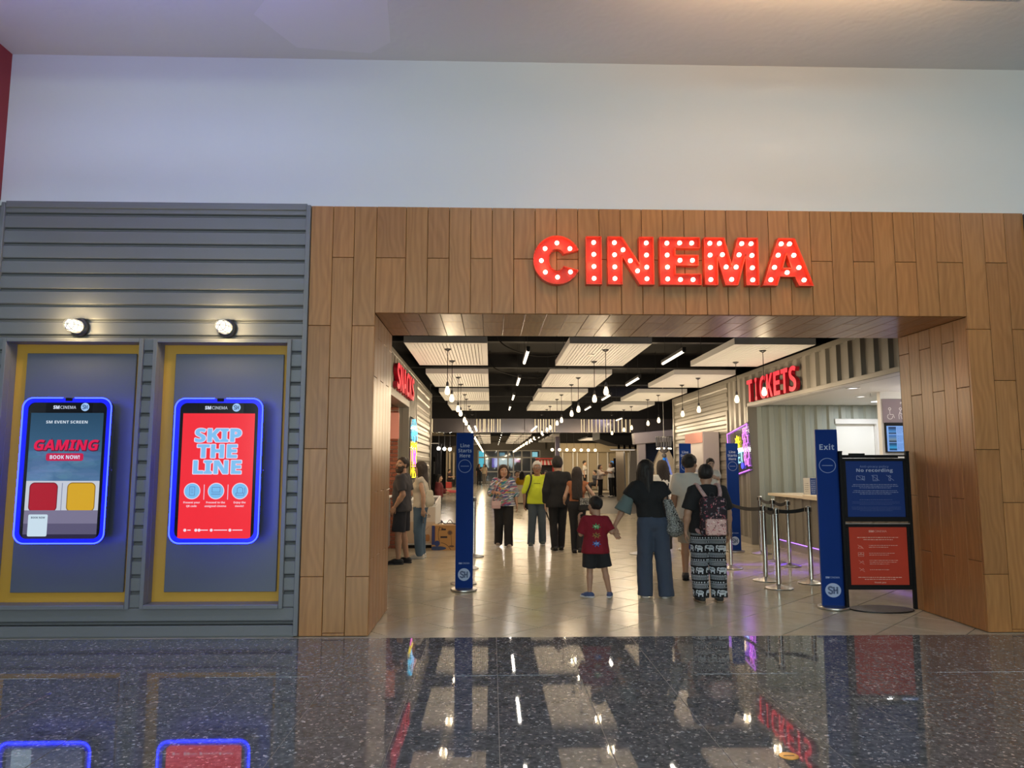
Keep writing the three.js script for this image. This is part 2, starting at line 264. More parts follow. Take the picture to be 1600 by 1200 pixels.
// ================================================================ wood planks round the opening
{
  const clad = struct('wall_wood'); const geos = {};
  const plank = (w, h, d, k) => geos[`${w.toFixed(3)} ${h.toFixed(3)} ${k}`] ??= chamfer(w - 0.004, h - 0.004, d, 0.003, [0, 0, 0], k * 0.23 + 0.1, k * 0.37);
  const put = (x0, x1, y0, y1, z, place) => { if (y1 - y0 < 0.02) return; const k = Math.floor(rnd() * 5); const m = part('plank', plank(x1 - x0, y1 - y0, 0.03, k), mat.woods[Math.floor(rnd() * 4)], clad); place(m, (x0 + x1) / 2, (y0 + y1) / 2); };
  const front = (m, x, y) => m.position.set(x, y, -0.015 + rr(-0.0008, 0.0008));
  const PL = 1.172;
  const column = (x0, x1, yLo, A, place = front, seed = 0) => {           // joints of the even and the odd columns
    const js = []; for (let y = (A ? 2.88 : 3.548) - 4 * PL + seed; y < FH; y += PL) if (y > yLo + 0.015 && y < FH - 0.01) js.push(y);
    const ys = [yLo, ...js, FH]; for (let i = 0; i + 1 < ys.length; i++) put(x0, x1, ys[i], ys[i + 1], 0, place);
  };
  const pierL = [XW0, -1.541, -1.336, XL]; for (let i = 0; i < 3; i++) column(pierL[i], pierL[i + 1], 0.004, i % 2 === 0);
  column(XL, -0.836, HO, false);
  const n = 25, w = (4.389 + 0.836) / n; for (let i = 0; i < n; i++) column(-0.836 + i * w, -0.836 + (i + 1) * w, HO, i % 2 === 0);
  column(4.389, XR, HO, false);
  const pierR = [XR, 4.879, 5.094, XW1]; for (let i = 0; i < 3; i++) column(pierR[i], pierR[i + 1], 0.004, i % 2 === 0);
  // jambs and soffit
  const nj = 6, wj = (DJ - 0.03) / nj;
  const side = (x, s) => { for (let i = 0; i < nj; i++) { const z1 = -0.03 - i * wj; const js = [s > 0 ? 1.23 + (i % 2) * 0.62 : 1.2 + (i % 2) * 0.58, s > 0 ? 2.40 - (i % 2) * 0.0 + (i % 2 ? 0.4 : 0) : 2.32 + (i % 2 ? 0.48 : 0)]; const ys = [0.004, js[0] - 0.55, js[1], HO];
    for (let k = 0; k < 3; k++) { if (ys[k + 1] - ys[k] < 0.03) continue; const v = Math.floor(rnd() * 5), m = part('plank', plank(wj, ys[k + 1] - ys[k], 0.03, v), mat.woods[Math.floor(rnd() * 4)], clad); m.rotation.y = Math.PI / 2; m.position.set(x, (ys[k] + ys[k + 1]) / 2, z1 - wj / 2); } } };
  side(XL - 0.015, 1); side(XR + 0.015, -1);
  for (let i = 0; i < 28; i++) { const x0 = XL + i * (XR - XL) / 28, x1 = x0 + (XR - XL) / 28, j = i % 2 ? 0.42 : 0.78;
    for (const [a, b] of [[0.03, j], [j, DJ]]) { const v = Math.floor(rnd() * 5), m = part('plank', plank(x1 - x0, b - a, 0.03, v), mat.woods[Math.floor(rnd() * 4)], clad); m.rotation.x = Math.PI / 2; m.position.set((x0 + x1) / 2, HO + 0.015, -(a + b) / 2); } }
  struct('wall_jamb', [slab(XL - 0.55, XL - 0.03, 0, FH, -DJ, -0.3), slab(XR + 0.03, XR + 0.5, 0, HO + 0.05, -DJ, -0.3), slab(XL - 0.55, XR + 0.5, HO + 0.03, FH + 0.3, -DJ, -0.3)], mat.gap);
  struct('trim_2', [bx(XL - 0.05, XL, 0, HO, -DJ - 0.004, -DJ + 0.004, 0.001), bx(XR, XR + 0.05, 0, HO, -DJ - 0.004, -DJ + 0.004, 0.001)], mat.gap);
}
// ================================================================ grey lap siding with two framed alcoves
const ALC = [{ x0: -4.545, x1: -3.318, panel: [-4.43, -3.40] }, { x0: -3.150, x1: -1.935, panel: [-3.03, -2.0] }], AY0 = 0.295, AY1 = 2.705, AD = 0.136;
{
  const sid = struct('wall_siding'), h = 0.148, geos = {};
  // profile of one board: a flat face, a groove with a small rounded ledge at its foot
  const prof = [[0.05, 0], [-0.006 + 0.02, 0], [-0.008 + 0.02, 0.006], [0.006, 0.012], [0.004, 0.018], [0.018, 0.024], [-0.012 + 0.002, 0.034], [-0.012, 0.04], [-0.012, h - 0.004], [-0.008, h], [0.05, h]].map(([d, y]) => [d, y]);
  const board = (x0, x1, y) => { const key = (x1 - x0).toFixed(3); const g = geos[key] ??= profileX(prof, 0, x1 - x0); const m = part('siding_board', g, mat.siding, sid); m.position.set(x0, y, -0.012); m.rotation.x = rr(-1, 1) * 0.0015; };
  for (let y = 2.748; y < FH - 0.09; y += h) board(XS0 + 0.03, XW0 - 0.045, y);
  for (const [a, b] of [[XS0 + 0.03, -4.583], [-3.282, -3.186], [-1.899, XW0 - 0.045]]) for (let y = 2.748 - h; y > 0.12; y -= h) board(a, b, y);
  board(XS0 + 0.03, XW0 - 0.045, 0.112);
  const tr = (n, g) => part(n, g, mat.siding, sid);
  tr('edge_trim', bx(XW0 - 0.046, XW0 - 0.003, 0.012, FH, -0.05, 0.022, 0.004)); tr('edge_trim', bx(XS0, XS0 + 0.036, 0.012, FH, -0.05, 0.022, 0.004));
  tr('cap_trim', bx(XS0 + 0.037, XW0 - 0.047, FH - 0.05, FH, -0.05, 0.016, 0.004)); tr('kick_board', bx(XS0 + 0.037, XW0 - 0.047, 0.012, 0.104, -0.05, 0.006, 0.004)); tr('kick_board', bx(XS0 + 0.037, XW0 - 0.047, 0.0, 0.012, -0.05, -0.006, 0.002));
  struct('wall_left_outer', slab(-12, XS0 - 0.004, 0, FH, -0.2, -0.05), mat.siding);
  for (const a of ALC) {
    const al = struct('alcove'); const c = 0.036, p = (n, g, m, lab) => part(n, g, m, al, lab);
    p('casing', bx(a.x0 - c, a.x0, AY0 - 0.04, AY1 + c, -0.05, 0.03), mat.siding); p('casing', bx(a.x1, a.x1 + c, AY0 - 0.04, AY1 + c, -0.05, 0.03), mat.siding);
    p('casing', bx(a.x0, a.x1, AY1, AY1 + c, -0.05, 0.03), mat.siding); p('sill', [bx(a.x0 - 0.0, a.x1, AY0 - 0.04, AY0, -AD, 0.04, 0.006)], mat.siding);
    p('reveal', bx(a.x0 - 0.02, a.x0 + 0.001, AY0, AY1, -AD, -0.05, 0.001), mat.siding); p('reveal', bx(a.x1 - 0.001, a.x1 + 0.02, AY0, AY1, -AD, -0.05, 0.001), mat.siding); p('reveal', bx(a.x0, a.x1, AY1 - 0.001, AY1 + 0.02, -AD, -0.05, 0.001), mat.siding);
    p('back_board', slab(a.x0 - 0.02, a.x1 + 0.02, AY0 - 0.02, AY1 + 0.02, -AD - 0.02, -AD), mat.yellow, 'ochre yellow back board');
    const [q0, q1] = a.panel; p('raised_panel', bx(q0, q1, 0.385, 2.615, -AD, -AD + 0.028, 0.004), mat.alcove, 'blue-grey raised panel');
  }
}
// ---------------------------------------------------------------- logo and lettering shared by the prints
function emblem(x, cx, cy, r, fg, bg) {           // a disc with a lined monogram
  x.fillStyle = fg; x.beginPath(); x.arc(cx, cy, r, 0, 7); x.fill();
  x.save(); x.translate(cx, cy); x.scale(r / 50, r / 50); x.lineCap = 'butt'; x.lineJoin = 'round';
  const S = () => { x.beginPath(); x.moveTo(-5, -13); x.bezierCurveTo(-5, -27, -28, -27, -28, -13); x.bezierCurveTo(-28, 0, -5, -2, -5, 13); x.bezierCurveTo(-5, 27, -28, 27, -28, 12); };
  const Mm = () => { x.beginPath(); x.moveTo(5, 25); x.lineTo(5, -24); x.moveTo(5, -22); x.lineTo(5, -10); x.bezierCurveTo(6, 6, 24, 6, 26, -10); x.lineTo(26, -24); x.moveTo(26, -24); x.lineTo(26, 25); };
  for (const [f, w] of [[S, 1], [Mm, 1]]) for (const [lw, c] of [[12, bg], [8.2, fg], [4.6, bg]]) { f(); x.lineWidth = lw * w; x.strokeStyle = c; x.stroke(); }
  x.restore();
}
function brandLine(x, cx, cy, size, fg) {
  x.textBaseline = 'middle'; x.fillStyle = fg; x.textAlign = 'left';
  x.font = `bold ${size}px sans-serif`; const a = x.measureText('SM').width; const lw = size * 0.055; x.font = `${size * 0.95}px sans-serif`; const b = x.measureText('CINEMA').width; const x0 = cx - (a + b + size * 0.08) / 2;
  x.font = `bold ${size}px sans-serif`; x.fillText('SM', x0, cy); x.lineWidth = lw; x.strokeStyle = fg; x.strokeText('SM', x0, cy); x.font = `${size * 0.95}px sans-serif`; x.fillText('CINEMA', x0 + a + size * 0.08, cy);
}
const lines = (x, cx, y, n, w, dy, hgt, c, ragged = 0.12, left = false) => { x.fillStyle = c; for (let i = 0; i < n; i++) { const ww = w * (1 - (i === n - 1 ? 0.35 : ragged * rnd())); let px = left ? cx : cx - ww / 2; const end = px + ww; while (px < end) { const k = rr(hgt * 0.8, hgt * 4); x.fillRect(px, y + i * dy - hgt / 2, Math.min(k, end - px), hgt * rr(0.7, 1)); px += k + hgt * 0.6; } } };
const print = (w, h, z = 0) => new THREE.PlaneGeometry(w, h).translate(0, 0, z);
// ================================================================ two wall screens with blue neon edges
{
  const W = 0.815, HK = 1.33, R = 0.095, SW = 0.655, SH = 1.15, SY = -0.055;
  const screenSkip = canvasTex(720, 1264, (x, w, h) => {
    const g = x.createLinearGradient(0, 0, w, h); g.addColorStop(0, '#f43048'); g.addColorStop(0.5, '#fb2f38'); g.addColorStop(1, '#f42a5c'); x.fillStyle = '#fb2e3c'; x.fillRect(0, 0, w, h);
    x.textAlign = 'center'; x.textBaseline = 'alphabetic'; x.lineJoin = 'round';
    const put = (s, y, size, sx) => { x.save(); x.translate(w / 2, y); x.scale(sx, 1); x.font = `bold ${size}px sans-serif`; x.lineWidth = 22; x.strokeStyle = '#f6dcf6'; x.strokeText(s, 0, 0); x.lineWidth = 8; x.strokeStyle = '#84c6f8'; x.strokeText(s, 0, 0); x.fillStyle = '#84c6f8'; x.fillText(s, 0, 0); x.restore(); };
    put('SKIP', 285, 178, 1.24); put('THE', 445, 178, 1.24); put('LINE', 605, 178, 1.24);
    const cs = [[125, 780], [362, 780], [600, 780]];
    for (const [cx, cy] of cs) { x.fillStyle = '#f4dff4'; x.beginPath(); x.arc(cx, cy, 82, 0, 7); x.fill(); x.fillStyle = '#7cc2f6'; x.beginPath(); x.arc(cx, cy, 74, 0, 7); x.fill(); }
    x.strokeStyle = '#5566a8'; x.lineWidth = 4;
    x.strokeRect(100, 738, 50, 84); x.beginPath(); x.moveTo(112, 760); x.lineTo(138, 760); x.moveTo(112, 778); x.lineTo(138, 778); x.moveTo(112, 796); x.lineTo(138, 796); x.stroke();
    x.strokeRect(322, 742, 80, 48); for (let i = 0; i < 5; i++) { x.beginPath(); x.arc(326 + i * 18, 816, 8, Math.PI, 0); x.stroke(); }
    x.beginPath(); x.moveTo(572, 800); x.lineTo(572, 755); x.quadraticCurveTo(600, 728, 628, 755); x.lineTo(628, 800); x.closePath(); x.stroke(); x.strokeRect(560, 800, 80, 22); x.beginPath(); x.moveTo(648, 745); x.lineTo(648, 800); x.stroke();
    x.fillStyle = '#f3d4ee'; x.fillRect(240, 715, 7, 150); x.fillRect(476, 715, 7, 150);
    x.font = 'bold 27px sans-serif'; x.lineWidth = 2; x.fillStyle = '#fbe6f4'; for (const [cx, a, b] of [[125, 'Present your', 'QR code'], [362, 'Proceed to the', 'assigned cinema'], [600, 'Enjoy the', 'movie!']]) { x.fillText(a, cx, 902); x.fillText(b, cx, 938); }
    for (const [a, b] of [[60, 130], [168, 300], [320, 490], [504, 640]]) { x.beginPath(); x.arc(a + 12, 1166, 15, 0, 7); x.fill(); x.fillRect(a + 36, 1161, b - a - 36, 9); } x.beginPath(); x.arc(212, 1166, 15, 0, 7); x.fill();
  });
  const screenGame = canvasTex(720, 1264, (x, w, h) => {
    const g = x.createLinearGradient(0, 0, 0, h); g.addColorStop(0, '#274a66'); g.addColorStop(0.35, '#3d6488'); g.addColorStop(0.62, '#557aa4'); g.addColorStop(0.7, '#6b83a8'); g.addColorStop(1, '#3a3152'); x.fillStyle = g; x.fillRect(0, 0, w, h);
    for (let i = 0; i < 60; i++) { x.fillStyle = `rgba(${90 + rnd() * 50},${120 + rnd() * 50},${165 + rnd() * 40},0.12)`; x.beginPath(); x.ellipse(rnd() * w, 380 + rnd() * 320, 40 + rnd() * 120, 14 + rnd() * 40, 0, 0, 7); x.fill(); }
    x.textAlign = 'center'; x.textBaseline = 'alphabetic'; x.fillStyle = '#dfe9f6'; x.font = 'bold 46px sans-serif'; x.save(); x.translate(w / 2, 106); x.scale(1.04, 0.85); x.fillText('SM EVENT SCREEN', 0, 0); x.restore();
    x.save(); x.translate(w / 2, 372); x.transform(1.12, 0, -0.16, 1, 0, 0); x.font = 'bold 138px sans-serif'; x.lineWidth = 14; x.strokeStyle = '#5c1030'; x.strokeText('GAMING', 6, 6); x.lineWidth = 6; x.strokeStyle = '#d3184e'; x.strokeText('GAMING', 0, 0); x.fillStyle = '#e8174f'; x.fillText('GAMING', 0, 0); x.restore();
    x.fillStyle = '#c81d4e'; x.beginPath(); x.roundRect(175, 405, 370, 76, 22); x.fill(); x.fillStyle = '#dcebff'; x.font = 'bold 52px sans-serif'; x.fillText('BOOK NOW!', w / 2, 462);
    // a plain sofa with a red and a yellow cushion takes the place of the figures
    x.fillStyle = '#c9cfdc'; x.beginPath(); x.roundRect(-30, 680, w + 60, 330, 40); x.fill(); x.fillStyle = '#8d93ad'; x.fillRect(352, 700, 8, 290);
    const pad = (a, b, c, d, f, e) => { x.fillStyle = f; x.beginPath(); x.roundRect(a, b, c, d, 46); x.fill(); x.strokeStyle = e; x.lineWidth = 8; x.stroke(); };
    pad(40, 700, 270, 280, '#b01c30', '#6d0e24'); pad(410, 700, 270, 280, '#d9a92a', '#8a6410');
    x.fillStyle = '#7d7894'; x.beginPath(); x.roundRect(-30, 970, w + 60, 150, 30); x.fill(); x.fillStyle = '#5d5876'; x.beginPath(); x.roundRect(-30, 1100, w + 60, 120, 20); x.fill(); x.fillStyle = '#2c2742'; x.fillRect(0, 1205, w, 59);
    x.fillStyle = '#cfe4f2'; x.beginPath(); x.roundRect(44, 1010, 190, 215, 14); x.fill(); x.fillStyle = '#20304a'; x.font = 'bold 25px sans-serif'; x.fillText('BOOK NOW', 139, 1050);
  });
  const header = canvasTex(512, 128, (x, w, h) => { x.fillStyle = '#04040c'; x.fillRect(0, 0, w, h); brandLine(x, 205, 66, 50, '#dfeaff'); emblem(x, 430, 62, 46, '#a9d2ff', '#1a3f7a'); });
  const neon = glow([0.0055, 0.0105, 1.0], L.neonBlue * 11, 0x223399), neonBase = P([0.02, 0.03, 0.35], 0.25, { emissive: col([0.0, 0.0, 0.7]), emissiveIntensity: 0.9 });
  const outline = (w, h, r, a0, a1) => { const s = roundedRect(w, h, r).getPoints(10); return s; };
  const screens = [[-3.889, 1.510, screenGame, 'left wall screen with blue neon edge showing GAMING poster in red letters'], [-2.512, 1.509, screenSkip, 'right wall screen with blue neon edge showing a red SKIP THE LINE notice']];
  for (const [x, y, tex, label] of screens) {
    const t = thing('wall_screen', label, 'screen', [x, y, 0.028]);
    part('casing', extrude(roundedRect(W - 0.05, HK - 0.05, R - 0.01), 0.06, 0.005).translate(0, 0, 0.012), mat.blackGloss, t);
    part('wall_bracket', bx(-0.25, 0.25, -0.35, 0.35, -0.135, 0.02, 0.006), mat.darkMetal, t);
    const edge = roundedRect(W - 0.024, HK - 0.024, R); edge.holes.push(roundedRect(W - 0.1, HK - 0.1, R - 0.03));
    part('edge_light_channel', extrude(edge, 0.008).translate(0, 0, 0.083), neonBase, t, 'deep blue channel round the neon');
    // the neon line follows the edge and leaves a gap for the sensor at the top
    const pts = roundedRect(W - 0.018, HK - 0.018, R - 0.004).getSpacedPoints(150).map((p) => [p.x, p.y, 0.096]); const top = HK / 2 - 0.05; const cut = pts.filter((p) => !(p[1] > top && Math.abs(p[0] - 0.01) < 0.033)); const start = cut.findIndex((p, i) => i > 0 && Math.hypot(p[0] - cut[i - 1][0], p[1] - cut[i - 1][1]) > 0.04);
    const run = start > 0 ? [...cut.slice(start), ...cut.slice(1, start)] : cut;
    part('neon_tube', tube(run, 0.0058, 260, false, 8), neon, t, 'bright blue neon line');
    part('sensor', bx(-0.02, 0.04, HK / 2 - 0.035, HK / 2 - 0.006, 0.085, 0.1, 0.004), mat.blackSatin, t);
    part('front_glass', slab(-W / 2 + 0.035, W / 2 - 0.035, -HK / 2 + 0.035, HK / 2 - 0.035, 0.0805, 0.0835), mat.blackGloss, t);
    part('header', print(0.42, 0.105).translate(0.012, HK / 2 - 0.092, 0.0845), new THREE.MeshStandardMaterial({ color: 0x000000, emissive: 0xffffff, emissiveMap: header, emissiveIntensity: 0.9, roughness: 0.2 }), t, 'lit header with the cinema name and round emblem');
    part('display', print(SW, SH).translate(0, SY, 0.0845), new THREE.MeshStandardMaterial({ color: 0x0a0a0a, emissive: 0xffffff, emissiveMap: tex, emissiveIntensity: 0.92, roughness: 0.15 }), t, tex === screenSkip ? 'red notice reading SKIP THE LINE' : 'blue poster reading GAMING with a sofa');
    part('side_button', rod([W / 2 + 0.002, -0.0, 0.05], [W / 2 + 0.006, 0.0, 0.05], 0.006), mat.brushed, t);
    areaLight(tex === screenSkip ? 0xff3a46 : 0x5f86c4, L.screen * (tex === screenSkip ? 0.5 : 0.3), SW, SH, [x, y + SY, 0.118], [x, y + SY, 5]);
    for (const s of [-1, 1]) { areaLight(0x1420ff, L.neonBlue * 3, 0.012, HK - 0.2, [x + s * (W / 2 - 0.014), y, 0.133], [x + s * (W / 2 - 0.014), y, 5]); areaLight(0x1420ff, L.neonBlue * 3, W - 0.2, 0.012, [x, y + s * (HK / 2 - 0.014), 0.133], [x, y + s * (HK / 2 - 0.014), 5]); }
  }
}
// ================================================================ caged bulkhead lamps above the alcoves
{
  const make = (x, y, label) => {
    const t = thing('bulkhead_lamp', label, 'wall lamp', [x, y, 0.002]);
    const turn = (g) => g.rotateX(Math.PI / 2);
    part('base', turn(lathe([[0.001, 0], [0.088, 0], [0.088, 0.018], [0.078, 0.034], [0.062, 0.04], [0.001, 0.04]], 32)), mat.darkMetal, t);
    part('collar', turn(lathe([[0.001, 0.038], [0.062, 0.038], [0.066, 0.05], [0.062, 0.066], [0.001, 0.066]], 32)), mat.brushed, t);
    part('glass_jar', turn(lathe([[0.001, 0.066], [0.05, 0.068], [0.054, 0.09], [0.053, 0.15], [0.046, 0.178], [0.03, 0.192], [0.001, 0.197]], 28)), glow(0xfff2cf, 1.5, 0xffffff), t);
    const cage = []; for (let i = 0; i < 6; i++) { const a = i * Math.PI / 3; cage.push(tube([[0.06, 0.05], [0.062, 0.1], [0.06, 0.16], [0.045, 0.195], [0.012, 0.208], [0, 0.209]].map(([r, z]) => [r * Math.cos(a), r * Math.sin(a), z]), 0.0032, 20)); }
    for (const [r, z] of [[0.062, 0.095], [0.061, 0.145], [0.05, 0.19]]) cage.push(new THREE.TorusGeometry(r, 0.0032, 6, 28).translate(0, 0, z));
    part('cage', cage, mat.brushed, t);
    pointLight(0xffe2a6, L.caged, [x, y, 0.14], 2);
  };
  make(-3.889, 2.843, 'left caged lamp shining above the alcove with the GAMING screen'); make(-2.509, 2.84, 'right caged lamp shining above the alcove with the red SKIP THE LINE screen');
}
// ================================================================ the marquee letters
{
  const y0 = 3.286, H = 0.468, red = P([0.66, 0.035, 0.012], 0.35), rim = P([0.88, 0.085, 0.03], 0.3), bulbM = glow(0xfff0d8, 2.5, 0xffffff);
  const arcC = () => { const pts = [], cx = 0.213, cy = H / 2, arc = (rx, ry, a, rev) => { for (let i = 0; i <= 40; i++) { const t = a + (2 * Math.PI - 2 * a) * (rev ? 40 - i : i) / 40; pts.push([cx + rx * Math.cos(t), cy + ry * Math.sin(t)]); } }; arc(0.226, 0.237, 0.44, false); arc(0.078, 0.108, 0.62, true); return pts; };
  const letters = [
    ['C', 0.411, arcC(), [[0.338, 0.347], [0.213, 0.402], [0.098, 0.345], [0.062, 0.226], [0.1, 0.112], [0.217, 0.064], [0.342, 0.116]]],
    ['I', 0.907, [[0, 0], [0.146, 0], [0.146, H], [0, H]], [[0.073, 0.055], [0.073, 0.172], [0.073, 0.292], [0.073, 0.41]]],
    ['N', 1.117, [[0, 0], [0.135, 0], [0.135, 0.285], [0.305, 0], [0.443, 0], [0.443, H], [0.306, H], [0.306, 0.195], [0.138, H], [0, H]], [[0.064, 0.055], [0.064, 0.17], [0.064, 0.29], [0.064, 0.41], [0.147, 0.34], [0.216, 0.232], [0.284, 0.132], [0.374, 0.055], [0.374, 0.17], [0.374, 0.29], [0.374, 0.41]]],
    ['E', 1.622, [[0, 0], [0.397, 0], [0.397, 0.104], [0.148, 0.104], [0.148, 0.193], [0.372, 0.193], [0.372, 0.292], [0.148, 0.292], [0.148, 0.365], [0.392, 0.365], [0.392, H], [0, H]], [[0.07, 0.055], [0.07, 0.172], [0.07, 0.292], [0.07, 0.41], [0.194, 0.05], [0.316, 0.05], [0.194, 0.241], [0.315, 0.241], [0.194, 0.413], [0.312, 0.413]]],
    ['M', 2.056, [[0, 0], [0.124, 0], [0.124, 0.29], [0.198, 0], [0.318, 0], [0.402, 0.3], [0.402, 0], [0.526, 0], [0.526, H], [0.331, H], [0.262, 0.192], [0.196, H], [0, H]], [[0.055, 0.052], [0.055, 0.172], [0.055, 0.295], [0.056, 0.412], [0.15, 0.412], [0.175, 0.3], [0.208, 0.178], [0.258, 0.055], [0.306, 0.178], [0.338, 0.3], [0.368, 0.412], [0.46, 0.412], [0.464, 0.295], [0.464, 0.172], [0.464, 0.052]]],
    ['A', 2.622, [[0, 0], [0.135, 0], [0.163, 0.088], [0.312, 0.088], [0.348, 0], [0.49, 0], [0.322, H], [0.162, H]], [[0.075, 0.055], [0.115, 0.178], [0.156, 0.3], [0.19, 0.413], [0.272, 0.413], [0.31, 0.3], [0.355, 0.178], [0.4, 0.055], [0.237, 0.128]]],
  ];
  const hole = new THREE.Path([[0.192, 0.17], [0.284, 0.17], [0.239, 0.325]].map((p) => new THREE.Vector2(...p)));
  const bulbG = lathe([[0.001, 0], [0.011, 0.001], [0.012, 0.01], [0.02, 0.022], [0.0225, 0.034], [0.019, 0.046], [0.01, 0.053], [0.001, 0.055]], 14).rotateX(Math.PI / 2), sockG = lathe([[0.001, -0.002], [0.017, -0.002], [0.016, 0.008], [0.001, 0.008]], 12).rotateX(Math.PI / 2);
  for (const [ch, x, pts, bulbs] of letters) {
    const t = thing('marquee_letter', `red letter ${ch} of the word CINEMA, lit by round bulbs`, 'sign letter', [x, y0, 0.004]);
    const withHole = () => { const s = poly(pts); if (ch === 'A') s.holes.push(hole); return s; };
    part('back_plate', extrude(withHole(), 0.032), red, t);
    // the rim stands along the outline: one wall per edge, slightly proud
    const walls = []; const loops = [pts]; if (ch === 'A') loops.push([[0.192, 0.17], [0.284, 0.17], [0.239, 0.325]]);
    for (const lp of loops) { for (let i = 0; i < lp.length; i++) { const [ax, ay] = lp[i], [bx_, by] = lp[(i + 1) % lp.length], len = Math.hypot(bx_ - ax, by - ay), th = Math.atan2(by - ay, bx_ - ax); if (len < 1e-5) continue; walls.push(new THREE.BoxGeometry(len + 0.006, 0.008, 0.074).rotateZ(th).translate((ax + bx_) / 2, (ay + by) / 2, 0.037)); } }
    part('rim', walls, rim, t);
    for (const [bx1, by1] of bulbs) { const b = part('bulb', bulbG, bulbM, t); b.position.set(bx1, by1, 0.035); const s = part('socket', sockG, mat.cream, b); s.position.z = -0.003; }
    const ps = ch === 'I' ? [[0.073, 0.23]] : ch === 'C' ? [[0.1, 0.2], [0.25, 0.4]] : [[0.1, 0.23], [0.33, 0.23]];
    for (const [px, py] of ps) pointLight(0xff9a6a, L.marquee * 0.25, [x + px, y0 + py, 0.2], 1.5);
  }
}
// ================================================================ the foyer behind the opening
const WXL = -1.62, WXR = 5.2, WTOP = 3.42, ICEIL = 4.25, BACK = -62;
{
  struct('ceiling', slab(-12, 12, ICEIL, ICEIL + 0.2, BACK, -DJ), mat.black);
  // diagonal tiles
  const floor = struct('floor', slab(-12, 12, -0.12, -0.005, BACK - 0.2, FZ), mat.tileGrout);
  const S = 0.615, r2 = Math.SQRT1_2, gap = 0.011, full = [0, 1, 2].map((k) => chamfer(S - gap, 0.02, S - gap, 0.0012, [0, -0.01, 0], k * 0.41, k * 0.27));
  const FXL = -1.745, FXR = 5.6, ZN = -9.2;
  const clip = (pts, ax, v, s) => { const out = []; for (let i = 0; i < pts.length; i++) { const a = pts[i], b = pts[(i + 1) % pts.length], da = s * (a[ax] - v), db = s * (b[ax] - v); if (da <= 0) out.push(a); if ((da < 0) !== (db < 0) && da !== db) { const t = da / (da - db); out.push([lerp(a[0], b[0], t), lerp(a[1], b[1], t)]); } } return out; };
  for (let i = -30; i <= 30; i++) for (let j = -30; j <= 30; j++) {
    const cx = 0.025 + (i + j + 1) * S * r2, cz = 0.085 + (i - j) * S * r2, R = S * r2;
    if (cx - R > FXR || cx + R < FXL || cz - R > FZ || cz + R < ZN + 0.4) continue;
    const m = (i * 3 + j * 5) % 4 === 0 ? mat.tile2 : mat.tile; let t;
    if (cx - R >= FXL && cx + R <= FXR && cz + R <= FZ && cz - R > ZN - 1) { t = part('floor_tile', full[((i * 5 + j * 3) % 3 + 3) % 3], m, floor); t.rotation.set(rr(-1, 1) * 0.0013, Math.PI / 4 + Math.floor(rnd() * 4) * Math.PI / 2, rr(-1, 1) * 0.0013, 'YXZ'); t.position.set(cx, 0, cz); }
    else { const k = R - gap * 0.7; let p = [[cx - k, cz], [cx, cz - k], [cx + k, cz], [cx, cz + k]]; p = clip(clip(clip(p, 0, FXR, 1), 0, FXL, -1), 1, FZ - 0.001, 1); if (p.length < 3) continue;
      t = part('floor_tile', uvm(extrude(poly(p.map(([x, z]) => [x - cx, -(z - cz)])), 0.02).rotateX(-Math.PI / 2).translate(0, -0.02, 0)), m, floor); t.position.set(cx, 0, cz); }
  }
  tag(part('distant_tiles', slab(-12, 12, -0.02, -0.0022, BACK - 0.2, ZN + 0.9), mat.tile, floor), null, null, null, 'stuff');
  tag(part('side_tiles', [slab(-12, FXL - 0.002, -0.02, -0.0006, ZN - 0.6, -DJ), slab(FXR + 0.002, 12, -0.02, -0.0006, ZN - 0.6, -DJ), slab(-12, FXL - 0.002, -0.02, -0.001, -DJ, FZ), slab(FXR + 0.002, 12, -0.02, -0.001, -DJ, FZ)], mat.tile, floor), null, null, null, 'stuff');
  tag(part('grey_tiles', slab(3.4, 9.9, -0.02, 0.0006, -33.0, -17.3), M([0.10, 0.095, 0.095], 0.34), floor), null, null, null, 'stuff');
  // ceiling services: beams, ducts, cable loops
  const cl = struct('trim_3');
  for (const z of [-3.3, -7.1, -10.85, -14.6, -18.3, -20.6]) part('ceiling_beam', slab(-9, 10, ICEIL - 0.32, ICEIL, z - 0.09, z + 0.09), mat.soot, cl);
  for (const [x, z, w, lab] of [[1.0, -3.6, 0.9, 'nearest of the left gap'], [0.95, -6.8, 0.8, 'second of the left gap'], [3.2, -4.2, 0.7, 'in the right gap'], [0.9, -10.2, 0.9, 'farthest of the left gap']]) solo('hanging_cable', tube([[x - w - 0.05, ICEIL, z], [x - w, 3.9, z], [x - w * 0.4, 3.66, z], [x + w * 0.3, 3.62, z + 0.1], [x + w, 3.86, z + 0.1], [x + w + 0.04, ICEIL, z + 0.1]], 0.014, 30), mat.duct, `black cable sagging under the dark ceiling, ${lab}`, 'cable', 'cables sagging under the dark ceiling');
  // outer enclosure
  struct('wall_left', slab(-9.2, -9, 0, ICEIL, BACK, -DJ), mat.black); struct('wall_right', slab(10, 10.2, 0, ICEIL, BACK, -DJ), mat.black); struct('wall_rear', slab(-9.2, 10.2, 0, ICEIL, BACK - 0.2, BACK), mat.black);
}
